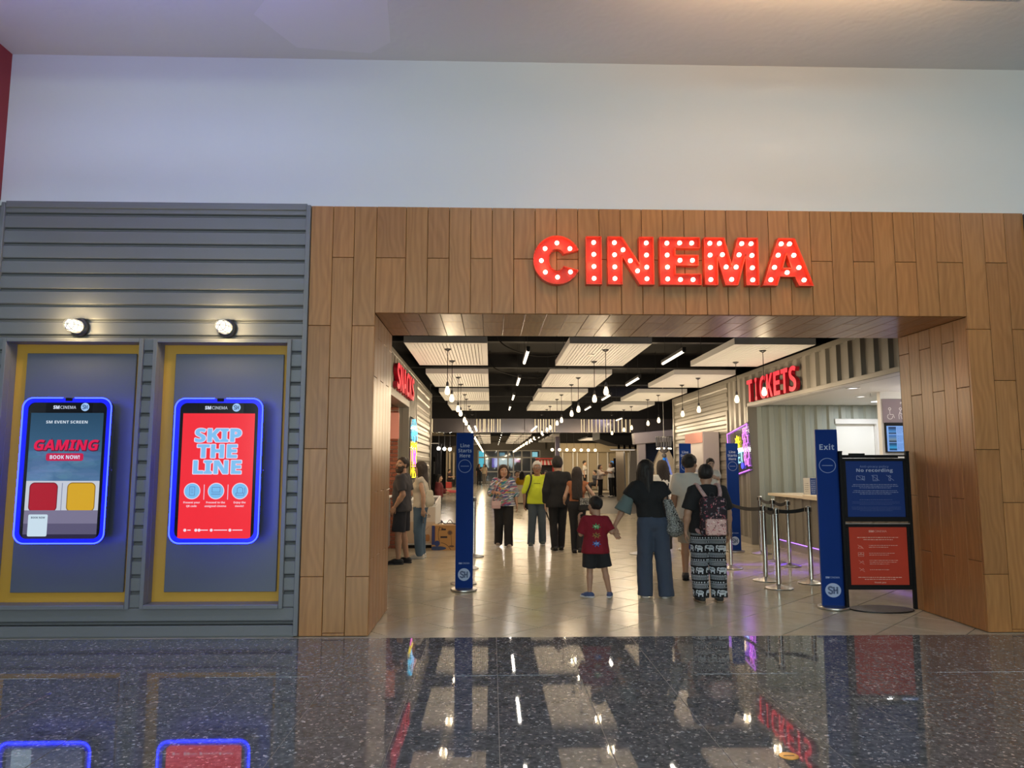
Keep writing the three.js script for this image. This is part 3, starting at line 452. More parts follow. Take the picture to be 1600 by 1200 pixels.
// ================================================================ ceiling baffles, pendant bulbs, tube lamps
const PITCH = 3.733, COLS = [[-1.33, -0.075], [1.185, 2.44], [3.705, 4.985]], ROWS = [0, 1, 2, 3, 9, 10, 11, 12, 13];
{
  const colName = ['left', 'middle', 'right'], rowName = ['nearest', 'second', 'third', 'fourth'];
  const slots = M([0.69, 0.69, 0.69], 0.8, {});
  const make = (w, l) => {                        // a shallow tray with a slotted underside
    const g = []; const f = 0.09, n = 20; g.push(slab(-w / 2, w / 2, 0.06, 0.1, -l / 2, l / 2), slab(-w / 2, -w / 2 + 0.02, 0.018, 0.06, -l / 2, l / 2), slab(w / 2 - 0.02, w / 2, 0.018, 0.06, -l / 2, l / 2), slab(-w / 2 + 0.02, w / 2 - 0.02, 0.018, 0.06, l / 2 - 0.02, l / 2), slab(-w / 2 + 0.02, w / 2 - 0.02, 0.018, 0.06, -l / 2, -l / 2 + 0.02));
    const under = []; under.push(bx(-w / 2, -w / 2 + f, 0, 0.018, -l / 2, l / 2, 0.002), bx(w / 2 - f, w / 2, 0, 0.018, -l / 2, l / 2, 0.002), bx(-w / 2 + f, w / 2 - f, 0, 0.018, l / 2 - f, l / 2, 0.002), bx(-w / 2 + f, w / 2 - f, 0, 0.018, -l / 2, -l / 2 + f, 0.002));
    return [g, under, f, n];
  };
  const first = thing('ceiling_baffle', '', 'ceiling panel', [0, 0, 0]); const W = 1.262, Ln = 2.5, [top, rim, f, n] = make(W, Ln);
  part('tray', top, mat.baffle, first); part('rim', rim, mat.baffle, first);
  part('liner', slab(-W / 2 + 0.025, W / 2 - 0.025, 0.035, 0.058, -Ln / 2 + 0.025, Ln / 2 - 0.025), M([0.16, 0.15, 0.14], 0.9), first);
  const slatG = slab(-0.0215, 0.0215, 0.002, 0.018, -Ln / 2 + f, Ln / 2 - f), step = (W - 2 * f) / n;
  for (let i = 0; i < n; i++) { const s = part('slat', slatG, slots, first); s.position.x = -W / 2 + f + (i + 0.5) * step; }
  for (const [x, z] of [[-0.5, -1], [0.5, -1], [-0.5, 1], [0.5, 1]]) part('hanger_rod', rod([x, 0.1, z], [x, 0.83, z], 0.005, 0.005, 6), mat.darkMetal, first);
  let used = false;
  ROWS.forEach((r) => COLS.forEach(([a, b], c) => {
    if (r > 8 && c === 2 && r > 12) return;
    const near = r < 4, label = near ? `${rowName[r]} white slotted ceiling panel in the ${colName[c]} row` : `small distant white ceiling panel of the ${colName[c]} row beyond the glossy bulkhead`;
    const p = [(a + b) / 2, 3.4, -5.3 - r * PITCH];
    let o; if (!used) { o = first; o.position.set(...p); o.userData.label = label; used = true; } else o = dup(first, p, label);
    o.userData.group = near ? 'white slotted ceiling panels' : `distant ceiling panels of the ${colName[c]} row`;
  }));
  solo('smoke_detector', lathe([[0.001, 0], [0.03, 0.001], [0.05, 0.015], [0.055, 0.03], [0.001, 0.03]], 20), mat.whitePaint, 'small white smoke detector under the nearest ceiling panel of the middle row', 'smoke detector', null, [1.66, 3.371, -5.15]);
  // pendants
  const bulb0 = thing('pendant_lamp', '', 'pendant lamp', [0, 0, 0]);
  part('canopy', lathe([[0.001, 0], [0.055, 0], [0.05, -0.012], [0.02, -0.03], [0.006, -0.04], [0.001, -0.04]].map(([x, y]) => [x, y]).reverse(), 20), mat.darkMetal, bulb0);
  part('cord', rod([0, -0.03, 0], [0, -0.53, 0], 0.0055, 0.0055, 8), mat.blackSatin, bulb0);
  part('socket', lathe([[0.001, -0.60], [0.021, -0.60], [0.023, -0.575], [0.018, -0.54], [0.008, -0.52], [0.001, -0.518]], 16), mat.darkMetal, bulb0);
  part('bulb', lathe([[0.001, -0.735], [0.02, -0.732], [0.034, -0.718], [0.041, -0.69], [0.04, -0.665], [0.031, -0.635], [0.022, -0.612], [0.018, -0.595], [0.001, -0.595]], 20), glow(0xffe3b0, 3.6, 0xffffff), bulb0);
  let first2 = true; const pz = [-4.64, -5.96], px = [-0.703, 1.822, 4.368];
  const bulbRows = [0, 1, 2, 3, 4, 5, 6, 7, 8, 9, 10, 11, 12, 13]; const ord = ['nearest', 'second', 'third', 'fourth', 'fifth', 'sixth', 'seventh', 'eighth'];
  for (const r of bulbRows) px.forEach((x, c) => pz.forEach((z, k) => {
    if ((c === 2 && (r > 8 || r === 4 && k === 1 || r > 4)) || (r === 4 && k === 1) || r === 5 && k === 0) return;
    const near = r < 4, p = [x, near || r > 8 ? 3.4 : 3.4, z - r * PITCH];
    const label = near ? `${ord[r * 2 + k]} pendant bulb of the ${colName[c]} row, hung from a white ceiling panel` : `distant small pendant bulb of the ${colName[c]} row`;
    let o; if (first2) { o = bulb0; o.position.set(...p); o.userData.label = label; first2 = false; } else o = dup(bulb0, p, label);
    o.userData.group = near ? 'pendant bulbs under the ceiling panels' : `distant pendant bulbs of the ${colName[c]} row`;
    if (r > 3 && r < 9) part('drop_rod', rod([0, 0, 0], [0, ICEIL - 3.4, 0], 0.006, 0.006, 6), mat.darkMetal, o);
    if (r < 4 || k === 0) pointLight(L.bulbColor, L.bulb * (r > 8 ? 2 : 1), [p[0], p[1] - 0.685, p[2]], 2.5);
  }));
  // tube lamps
  const tube0 = thing('tube_lamp', '', 'tube lamp', [0, 0, 0]);
  part('lamp_body', bx(-0.03, 0.03, 0.012, 0.06, -0.72, 0.72, 0.006), mat.soot, tube0);
  part('lamp_tube', rod([0, 0, -0.69], [0, 0, 0.69], 0.022, 0.022, 14), glow(0xfff1d8, 3.0, 0xffffff), tube0);
  for (const s of [-1, 1]) { part('end_cap', rod([0, 0.004, s * 0.69], [0, 0.004, s * 0.72], 0.027, 0.027, 14), mat.soot, tube0); part('suspension_wire', rod([0, 0.06, s * 0.55], [0, 0.9, s * 0.55], 0.003, 0.003, 6), mat.darkMetal, tube0); }
  let first3 = true;
  const put = (x, y, z, label, group, lit = 1) => { let o; if (first3) { o = tube0; o.position.set(x, y, z); o.userData.label = label; first3 = false; } else o = dup(tube0, [x, y, z], label); o.userData.group = group; if (lit) areaLight(L.tubeColor, L.tube * lit, 0.05, 1.4, [x, y - 0.03, z], [x, -9, z]); };
  for (const [c, x] of [['left', 0.555], ['right', 2.945]]) [-4.8, -8.2, -11.75, -15.3].forEach((z, i) => put(x, 3.3, z, `${ord[i]} tube lamp of the ${c} row hanging under the black ceiling`, 'tube lamps under the black ceiling'));
  for (const x of [0.56, 2.95]) for (let k = 0; k < 7; k++) { const z = -31.2 - k * 3.733; put(x, 3.3, z, 'small distant tube lamp in the rows before the glass doors', 'distant tube lamps before the glass doors', k % 2 ? 0 : 4.5); }
  for (const x of [-0.56, 1.52]) for (const z of [-18.2, -19.3, -20.5]) { const t = thing('rod_lamp', `short rod lamp hanging low in the ${x < 0 ? 'left' : 'right'} row before the glossy bulkhead`, 'lamp', [x, 2.87, z], 0, `short rod lamps of the ${x < 0 ? 'left' : 'right'} row before the bulkhead`); part('lamp_tube', rod([0, 0, -0.3], [0, 0, 0.3], 0.03, 0.03, 12), glow(0xfff1d8, 3, 0xffffff), t); part('suspension_wire', rod([0, 0.02, 0], [0, ICEIL - 2.87, 0], 0.003), mat.darkMetal, t); areaLight(L.tubeColor, 12, 0.06, 0.6, [x, 2.83, z], [x, -9, z]); }
  put(4.82, 3.3, -20.6, 'tube lamp hanging before the glossy bulkhead on the right', null, 1.2);
}
// ================================================================ SNACKS shop on the left
const OZ1 = -DJ - 0.02, OZ0 = -7.22, SZ = -8.7, EZ = -12.55, LH = 2.73;
// vertical container ribs on a wall of constant x, facing +x or -x; z runs from zb (far) to za (near)
function ribWall(host, x, s, za, zb, y0, y1, m, pitch = 0.36, name = 'ribbed_sheet') {
  const n = Math.max(1, Math.round((za - zb) / pitch)), p = (za - zb) / n, d = 0.045;
  for (let i = 0; i < n; i++) { const a = zb + i * p;
    const pts = [[0, 0], [p * 0.30, 0], [p * 0.42, d], [p * 0.80, d], [p * 0.92, 0], [p, 0]].map(([z, q]) => [s * q, -(a + z)]);
    const back = [[-s * 0.02, -(a + p)], [-s * 0.02, -a]]; part(name, profileY([...pts, ...back].map(([u, v]) => [u + x + s * 0.006, v]), y0, y1), m, host); }
}
function lapWall(host, x, s, za, zb, y0, y1, m, h = 0.2) {
  const len = za - zb, g = uvm(extrude(poly([[-0.03, 0], [0.012, 0], [0.03, 0.03], [0.03, h * 0.55], [0.012, h * 0.68], [0.012, h], [-0.03, h]].map(([q, y]) => [q * s, y])), len));
  const n = Math.round((y1 - y0) / h); for (let i = 0; i < n; i++) { const b = part('shutter_board', g, m, host); b.position.set(x, y0 + i * h, zb); b.scale.y = (y1 - y0) / n / h; }
}
{
  const w = struct('wall_snacks', [slab(WXL - 0.16, WXL - 0.03, LH, WTOP, OZ0, OZ1), slab(WXL - 0.16, WXL - 0.03, 0, WTOP, EZ, OZ0)], mat.container);
  ribWall(w, WXL - 0.03, 1, OZ1, OZ0, LH + 0.06, WTOP - 0.03, mat.container); ribWall(w, WXL - 0.03, 1, OZ0 - 0.06, SZ, 0.02, WTOP - 0.03, mat.container, 0.24);
  lapWall(w, WXL - 0.03, 1, SZ - 0.07, EZ + 0.07, 0.05, WTOP - 0.06, mat.container);
  part('lintel_beam', bx(WXL - 0.2, WXL + 0.03, LH - 0.06, LH + 0.06, OZ0, OZ1), mat.container, w); part('top_rail', bx(WXL - 0.1, WXL + 0.035, WTOP - 0.06, WTOP + 0.02, EZ, OZ1), mat.container, w);
  for (const z of [OZ0 - 0.03, SZ - 0.035, EZ + 0.035]) part('corner_post', bx(WXL - 0.1, WXL + 0.03, 0, z < -12 ? WTOP : WTOP - 0.06, z - 0.04, z + 0.04), mat.container, w);
  part('end_wall', slab(-9, WXL - 0.02, 0, ICEIL, EZ - 0.12, EZ), mat.black, w);
  // shop interior: ceiling, brick wall, counter
  struct('ceiling', slab(-5.5, WXL - 0.16, LH + 0.02, LH + 0.1, OZ0, OZ1), mat.cream); struct('wall_shop_side', slab(-5.6, -5.5, 0, WTOP, OZ0, OZ1), mat.cream);
  const bw = struct('wall_brick', slab(-5.5, WXL - 0.16, 0, LH + 0.02, OZ0 - 0.12, OZ0 + 0.03), mat.mortar);
  const bricks = [[0.27, 0.085, 0.05], [0.22, 0.07, 0.045], [0.31, 0.11, 0.065], [0.24, 0.08, 0.055]].map((c) => M(c, 0.85, { bumpMap: grainy, bumpScale: 0.003 }));
  const bg = chamfer(0.208, 0.062, 0.05, 0.004), hg = chamfer(0.098, 0.062, 0.05, 0.004);
  for (let r = 0; r < 36; r++) for (let i = 0; i < 6; i++) { const x = WXL - 0.17 - 0.104 - i * 0.218 - (r % 2 ? 0.0 : 0.109); const b = part('brick', bg, bricks[Math.floor(rnd() * 4)], bw); b.position.set(x, 0.036 + r * 0.0745, OZ0 + 0.03 + rr(-0.002, 0.003)); if (i === 0 && r % 2 === 0) { const q = part('brick', hg, bricks[Math.floor(rnd() * 4)], bw); q.position.set(WXL - 0.17 - 0.05, 0.036 + r * 0.0745, OZ0 + 0.03); } }
  const ct = thing('snack_counter', 'grey snack counter behind the man in the dark shirt', 'counter', [WXL - 0.42, 0, -4.0]);
  part('counter_front', bx(-0.2, 0.2, 0.1, 0.98, -2.6, 2.6, 0.006), mat.siding, ct); part('counter_top', bx(-0.24, 0.24, 0.98, 1.02, -2.64, 2.64, 0.006), mat.whitePaint, ct); part('plinth', bx(-0.17, 0.17, 0, 0.1, -2.58, 2.58), mat.blackSatin, ct);
  for (let i = 0; i < 8; i++) part('front_panel', bx(0.2, 0.212, 0.13, 0.95, -2.58 + i * 0.648, -1.95 + i * 0.648, 0.003), mat.siding, ct);
  const pk = thing('hanging_sign', 'plain pink sign panel hanging before the brick wall', 'sign', [WXL - 0.30, 2.28, -6.6]); part('sign_panel', bx(-0.22, 0.22, -0.24, 0.24, -0.015, 0.015, 0.004), M([0.62, 0.26, 0.22], 0.6), pk); for (const s of [-1, 1]) part('hanger_wire', rod([s * 0.18, 0.24, 0], [s * 0.18, 0.46, 0], 0.003), mat.darkMetal, pk);
  areaLight(0xffd9a8, 5, 0.9, 3.2, [-3.0, LH - 0.03, -4.4], [-3.0, 0, -4.4]);
  const sl = thing('shop_light', 'long ceiling light inside the snack shop', 'ceiling light', [-3.0, LH + 0.018, -4.4]); part('light_frame', bx(-0.5, 0.5, -0.02, 0, -1.65, 1.65), mat.whitePaint, sl); part('light_diffuser', slab(-0.45, 0.45, -0.028, -0.02, -1.6, 1.6), glow(0xffe6c0, 1.2), sl);
}
// raised red letters on a wall: char geometry is squeezed, its face turned to s along x
function wallLetters(word, host, x, s, z0, pitch, yb, h, sign) {
  const face = glow([1.0, 0.008, 0.035], 1.3, 0x180002), side = P([0.32, 0.0, 0.012], 0.4);
  [...word].forEach((ch, i) => {
    let g = new TextGeometry(ch, { font, size: h / 0.715, depth: 0.07, curveSegments: 6, bevelEnabled: false }); g.computeBoundingBox(); const b = g.boundingBox, w = b.max.x - b.min.x, tw = pitch * (ch === 'I' ? 0.30 : ch === 'M' ? 0.95 : 0.86);
    g.translate(-(b.min.x + b.max.x) / 2, -b.min.y, 0); g.scale(tw / w, h / (b.max.y - b.min.y), 1);
    const sides = [], faces = []; const p = g.index ? g.toNonIndexed() : g, pos = p.attributes.position;
    for (let k = 0; k < pos.count; k += 3) { const zs = [0, 1, 2].map((q) => pos.getZ(k + q)); const flat = Math.abs(zs[0] - 0.07) < 1e-5 && Math.abs(zs[1] - 0.07) < 1e-5 && Math.abs(zs[2] - 0.07) < 1e-5; for (let q = 0; q < 3; q++) (flat ? faces : sides).push(pos.getX(k + q), pos.getY(k + q), pos.getZ(k + q)); }
    const mk = (a) => { const q = new THREE.BufferGeometry(); q.setAttribute('position', new THREE.Float32BufferAttribute(a, 3)); q.computeVertexNormals(); return q; };
    const z = z0 + s * -1 * 0 + i * pitch * sign; const t = thing('sign_letter', `glowing red letter ${ch} ${{ TICKETS: i === 0 ? 'starting the word TICKETS' : i === 5 ? 'near the end of the word TICKETS' : 'in the word TICKETS', SNACKS: i === 0 ? 'starting the word SNACKS' : i === 5 ? 'ending the word SNACKS' : 'in the word SNACKS' }[word]} on the ribbed wall`, 'sign letter', [x, yb, z], s > 0 ? Math.PI / 2 : -Math.PI / 2);
    part('letter_side', mk(sides), side, t); part('letter_face', mk(faces), face, t, 'glowing red face');
  });
}
wallLetters('SNACKS', null, WXL + 0.03, 1, -5.05, 0.44, 2.80, 0.43, -1);
wallLetters('TICKETS', null, WXR - 0.03, -1, -7.36, 0.346, 2.81, 0.43, 1);
areaLight(0xff1020, 0.07, 2.4, 0.35, [WXR - 0.13, 3.03, -6.4], [0, 3.03, -6.4]); areaLight(0xff1020, 0.07, 2.4, 0.35, [WXL + 0.13, 3.03, -6.2], [4, 3.03, -6.2]);
// ================================================================ TICKETS shop on the right
const TZ0 = -7.72, RSZ = -9.02, REZ = -13.85;
{
  const w = struct('wall_tickets', [slab(WXR + 0.03, WXR + 0.16, 2.80, WTOP, TZ0, OZ1), slab(WXR + 0.03, WXR + 0.16, 0, WTOP, REZ, TZ0)], mat.container);
  ribWall(w, WXR + 0.03, -1, OZ1, TZ0, 2.80, WTOP - 0.03, mat.container, 0.36); ribWall(w, WXR + 0.03, -1, TZ0 - 0.06, RSZ, 0.12, WTOP - 0.03, mat.container, 0.3);
  lapWall(w, WXR + 0.03, -1, RSZ - 0.07, REZ + 0.07, 0.05, WTOP - 0.06, mat.container);
  part('lintel_beam', bx(WXR - 0.035, WXR + 0.2, 2.74, 2.81, TZ0, OZ1), mat.container, w); part('top_rail', bx(WXR - 0.035, WXR + 0.1, WTOP - 0.06, WTOP + 0.02, REZ, OZ1), mat.container, w);
  for (const z of [TZ0 - 0.03, RSZ - 0.035, REZ + 0.035]) part('corner_post', bx(WXR - 0.03, WXR + 0.1, 0, z < -12 ? WTOP : 2.74, z - 0.04, z + 0.04), mat.container, w);
  part('kick_board', bx(WXR - 0.02, WXR + 0.03, 0, 0.12, RSZ, TZ0 - 0.07), mat.skirt, w); part('end_wall', slab(WXR + 0.02, 10, 0, ICEIL, REZ - 0.0, REZ + 0.12), mat.black, w);
  // the booth: ceiling, ribbed rear wall with a white doorway
  const tc = struct('ceiling', slab(WXR + 0.16, 9, 2.78, 2.9, TZ0 - 0.7, OZ1), mat.whitePaint);
  part('soffit', bx(WXR, WXR + 0.16, 2.735, 2.74, TZ0, OZ1, 0.001), mat.whitePaint, tc);
  const bk = struct('wall_booth', [slab(WXR + 0.1, 7.0, 0, 2.8, TZ0 - 0.16, TZ0 - 0.06), slab(7.0, 9, 2.44, 2.8, TZ0 - 0.16, TZ0 - 0.06), slab(7.86, 9, 0, 2.8, TZ0 - 0.16, TZ0 - 0.06)], mat.containerGreen);
  const rib = (x0, x1, y0, y1, n) => { const p = (x1 - x0) / n; for (let i = 0; i < n; i++) { const a = x0 + i * p; part('ribbed_sheet', profileY([[0, 0], [p * 0.3, 0], [p * 0.42, 0.05], [p * 0.8, 0.05], [p * 0.92, 0], [p, 0], [p, -0.02], [0, -0.02]].map(([x, q]) => [a + x, -(TZ0 - 0.05 + q)]), y0, y1), mat.containerGreen, bk); } };
  rib(WXR + 0.06, 6.98, 0, 2.78, 7); rib(6.98, 8.0, 2.5, 2.78, 4);
  struct('wall_booth_side', slab(9, 9.1, 0, 2.9, TZ0 - 0.8, OZ1), mat.whitePaint);
  const dr = struct('door_1', [bx(6.96, 7.88, 2.40, 2.50, TZ0 - 0.1, TZ0 + 0.0), bx(7.80, 7.88, 0, 2.40, TZ0 - 0.1, TZ0 + 0.0)], mat.whitePaint); part('door_leaf', bx(6.99, 7.80, 0, 2.40, TZ0 - 0.16, TZ0 - 0.10), M([0.86, 0.87, 0.84], 0.5), dr, 'plain white door leaf'); part('door_handle', [rod([7.08, 1.02, TZ0 - 0.1], [7.08, 1.02, TZ0 - 0.05], 0.012), rod([7.08, 1.02, TZ0 - 0.05], [7.2, 1.02, TZ0 - 0.05], 0.01)], mat.brushed, dr);
  const side = struct('wall_partition', slab(6.47, 9, 0, 2.78, -5.16, -5.06), mat.whitePaint);
  // downlights and sprinkler
  for (const [x, z, lab] of [[5.72, -4.46, 'nearer round downlight in the white ticket booth ceiling'], [6.56, -5.86, 'farther round downlight in the white ticket booth ceiling']]) { const t = thing('downlight', lab, 'downlight', [x, 2.78, z]); part('trim_ring', lathe([[0.075, 0], [0.1, 0], [0.104, -0.006], [0.078, -0.012], [0.075, 0]].reverse(), 28), mat.whitePaint, t); part('lens', lathe([[0.001, -0.004], [0.075, -0.004], [0.075, 0], [0.001, 0]], 28), glow(0xffffff, 3, 0xffffff), t); areaLight(L.downColor, L.down * 3, 0.14, 0.14, [x, 2.762, z], [x, 0, z]); }
  for (const [x, z] of [[7.6, -3.2], [7.4, -6.9]]) { const t = thing('downlight', 'round downlight of the ticket booth, out of sight behind the wooden pier', 'downlight', [x, 2.78, z], 0, 'hidden booth downlights'); part('lens', lathe([[0.001, -0.004], [0.1, -0.004], [0.1, 0], [0.001, 0]], 28), glow(0xffffff, 3, 0xffffff), t); areaLight(0xf4f8ff, L.down * 4.5, 0.16, 0.16, [x, 2.762, z], [x, 0, z]); }
  const sp = thing('sprinkler', 'small pendent sprinkler in the ticket booth ceiling', 'sprinkler', [6.44, 2.78, -5.3]); part('pipe', rod([0, 0, 0], [0, -0.05, 0], 0.012), mat.brushed, sp); part('deflector', disc(0.03, 0.006, -0.066, 16, 0.002), mat.brushed, sp);
  { const u = thing('cove_lamp', 'linear uplight on the side wall of the ticket booth, hidden behind the pier', 'lamp', [8.88, 2.2, -4.2]); part('lamp_housing', bx(-0.09, 0.12, -0.05, 0.0, -2.1, 2.1, 0.005), mat.whitePaint, u); part('lamp_diffuser', slab(-0.07, 0.07, 0.0, 0.012, -2, 2), glow(0xfff2e2, 1.0), u); const l = areaLight(0xfff4e8, 26, 0.14, 4, [8.86, 2.23, -4.2], [8.3, 9, -4.2]); }
  // counter
  const ct = thing('ticket_counter', 'long ribbed ticket counter with pale wooden top and violet light at its foot', 'counter', [0, 0, 0]);
  const cx = 5.52; part('counter_body', slab(cx, cx + 0.55, 0.16, 0.98, -7.35, -2.2), mat.container, ct);
  for (let i = 0; i < 15; i++) { const a = -7.3 + i * 0.345; part('front_rib', profileY([[0, 0], [-0.02, -0.03], [-0.02, -0.09], [0, -0.12]].map(([x, z]) => [cx + x, z - a - 0.1]), 0.17, 0.97), mat.container, ct); }
  part('counter_top', bx(cx - 0.12, cx + 0.6, 0.98, 1.03, -7.4, -5.6, 0.006), mat.cream, ct); part('counter_top', bx(cx - 0.2, cx + 0.6, 0.985, 1.06, -5.6, -2.15, 0.006), mat.cream, ct);
  part('raised_shelf', bx(cx - 0.02, cx + 0.35, 1.11, 1.16, -5.35, -2.15, 0.005), mat.cream, ct); part('shelf_support', slab(cx + 0.03, cx + 0.3, 1.06, 1.11, -5.3, -2.2), mat.container, ct);
  part('plinth', slab(cx + 0.04, cx + 0.5, 0, 0.16, -7.3, -2.25), mat.skirt, ct); part('light_strip', bx(cx - 0.01, cx + 0.015, 0.145, 0.158, -7.2, -2.4, 0.003), glow([0.45, 0.2, 1.0], 2.0), ct, 'violet strip light');
  areaLight(0x7a35ff, 12, 4.7, 0.03, [cx - 0.02, 0.142, -4.8], [cx - 0.02, -5, -4.8]);
}
// ================================================================ neon signs on the two ribbed walls
{
  const tubeM = (c, k = 2.2) => glow(c, k, 0x333333);
  { // left: a tall cup with a blue cloud, a yellow band and pink letters; local x runs along the wall (near to far), z points into the foyer
    const t = thing('neon_sign', 'tall neon cup with blue puffs and pink strokes on the left ribbed wall', 'neon sign', [WXL + 0.045, 1.3, -7.35], Math.PI / 2);
    const r = 0.008, blue = tubeM([0.12, 0.65, 1.0]), yel = tubeM([1.0, 0.72, 0.02]), pink = tubeM([1.0, 0.1, 0.75]), white = tubeM([0.9, 0.85, 0.7]);
    const arc = (cx, cy, R, a0, a1, n = 10) => Array.from({ length: n + 1 }, (_, i) => { const a = a0 + (a1 - a0) * i / n; return [cx + R * Math.cos(a), cy + R * Math.sin(a), 0.03]; });
    part('backing', bx(-0.04, 1.1, -0.02, 1.2, 0.0, 0.012, 0.003), P([0.5, 0.5, 0.5], 0.05, { transmission: 0.9, thickness: 0 }), t, 'clear acrylic backing');
    part('blue_tube', [tube([...arc(0.25, 0.85, 0.19, 3.6, 1.2), ...arc(0.55, 0.98, 0.2, 2.6, 0.5), ...arc(0.85, 0.86, 0.18, 1.9, -0.5)], r, 90), tube([...arc(0.38, 0.84, 0.1, 3.3, 0.3)], r, 24), tube([...arc(0.68, 0.86, 0.11, 3.0, 0.0)], r, 24), tube(arc(0.55, 0.78, 0.06, 0, 6.0, 14), r, 24)], blue, t, 'blue puffs');
    part('yellow_tube', [wire([[0.12, 0.72, 0.03], [0.25, 0.62, 0.03], [0.38, 0.72, 0.03], [0.52, 0.62, 0.03], [0.66, 0.72, 0.03], [0.8, 0.62, 0.03], [0.95, 0.72, 0.03]], r), wire([[0.14, 0.66, 0.03], [0.28, 0.02, 0.03], [0.78, 0.02, 0.03], [0.94, 0.66, 0.03]], r), wire([[0.3, 0.09, 0.03], [0.5, 0.2, 0.03], [0.74, 0.09, 0.03]], r)], yel, t, 'yellow cup outline');
    part('pink_tube', [wire([[0.3, 0.28, 0.035], [0.3, 0.56, 0.035], [0.4, 0.5, 0.035], [0.3, 0.42, 0.035]], r), tube(arc(0.5, 0.42, 0.085, 0, 6.2, 16), r, 30), wire([[0.64, 0.28, 0.035], [0.64, 0.56, 0.035], [0.76, 0.48, 0.035], [0.64, 0.42, 0.035], [0.78, 0.28, 0.035]], r), wire([[0.36, 0.24, 0.035], [0.72, 0.24, 0.035]], r)], pink, t, 'pink strokes');
    areaLight(0xff9ad0, 0.5, 0.9, 1.0, [WXL + 0.12, 1.85, -7.9], [4, 1.85, -7.9]);
  }
  { // right: a violet ticket outline with cyan letters, a yellow kernel and pink film strips
    const t = thing('neon_sign', 'violet ticket-shaped neon with yellow burst and cyan letters on the right wall', 'neon sign', [WXR - 0.03, 1.32, -8.82], -Math.PI / 2);
    t.rotation.order = 'YXZ'; t.rotation.z = 0.13; const r = 0.009, z = 0.035, vio = tubeM([0.62, 0.16, 1.0]), yel = tubeM([1.0, 0.85, 0.02]), cy = tubeM([0.35, 0.85, 1.0]), blu = tubeM([0.06, 0.06, 1.0]), pk = tubeM([0.95, 0.2, 0.9]);
    part('backing', bx(-0.06, 1.3, -0.04, 0.96, 0, 0.012, 0.003), P([0.5, 0.5, 0.5], 0.05, { transmission: 0.9, thickness: 0 }), t, 'clear acrylic backing');
    const edge = []; for (let i = 0; i <= 6; i++) { const y = 0.92 - i * 0.153; edge.push([i % 2 ? 1.17 : 1.25, y, z], [i % 2 ? 1.17 : 1.25, y - 0.077, z], [i % 2 ? 1.25 : 1.17, y - 0.077, z]); }
    part('violet_tube', [wire([[1.25, 0.92, z], [0, 0.92, z], [0, 0.0, z], [1.21, 0.0, z]], r), wire(edge.slice(0, 18), r)], vio, t, 'violet ticket outline');
    const st = []; for (let i = 0; i < 7; i++) { const y = 0.12 + i * 0.106; st.push([i % 2 ? 0.96 : 1.0, y, z], [i % 2 ? 0.96 : 1.0, y + 0.106, z]); }
    part('pink_tube', [wire(st, r * 0.8), wire(st.map(([x, y, q]) => [x + 0.09, y, q]), r * 0.8)], pk, t, 'pink film perforation');
    const star = []; for (let i = 0; i < 16; i++) { const a = i * Math.PI / 8, R = i % 2 ? 0.075 : 0.14; star.push([0.62 + R * Math.cos(a), 0.64 + R * Math.sin(a), z]); }
    part('yellow_tube', [wire(star, r, true), tube(Array.from({ length: 12 }, (_, i) => [0.62 + 0.04 * Math.cos(i * 0.56), 0.64 + 0.04 * Math.sin(i * 0.56), z]), r, 20)], yel, t, 'yellow burst');
    const E = (x) => wire([[x + 0.12, 0.22, z], [x, 0.22, z], [x, 0.42, z], [x + 0.12, 0.42, z]], r), e2 = (x) => wire([[x, 0.32, z], [x + 0.1, 0.32, z]], r), Tt = (x) => wire([[x, 0.42, z], [x + 0.16, 0.42, z]], r);
    part('cyan_tube', [E(0.44), e2(0.44), E(0.59), e2(0.59), Tt(0.74), wire([[0.82, 0.42, z], [0.82, 0.22, z]], r)], cy, t, 'cyan letters');
    part('blue_tube', [tube(Array.from({ length: 14 }, (_, i) => [0.82 + 0.055 * Math.cos(i * 0.48), 0.13 + 0.055 * Math.sin(i * 0.48), z]), r, 24), tube(Array.from({ length: 10 }, (_, i) => [0.82 + 0.024 * Math.cos(i * 0.68), 0.13 + 0.024 * Math.sin(i * 0.68), z]), r, 16)], blu, t, 'blue ring');
    areaLight(0xa050ff, 1.2, 1.1, 0.85, [WXR - 0.12, 1.78, -8.3], [0, 1.6, -7.6]);
  }
}
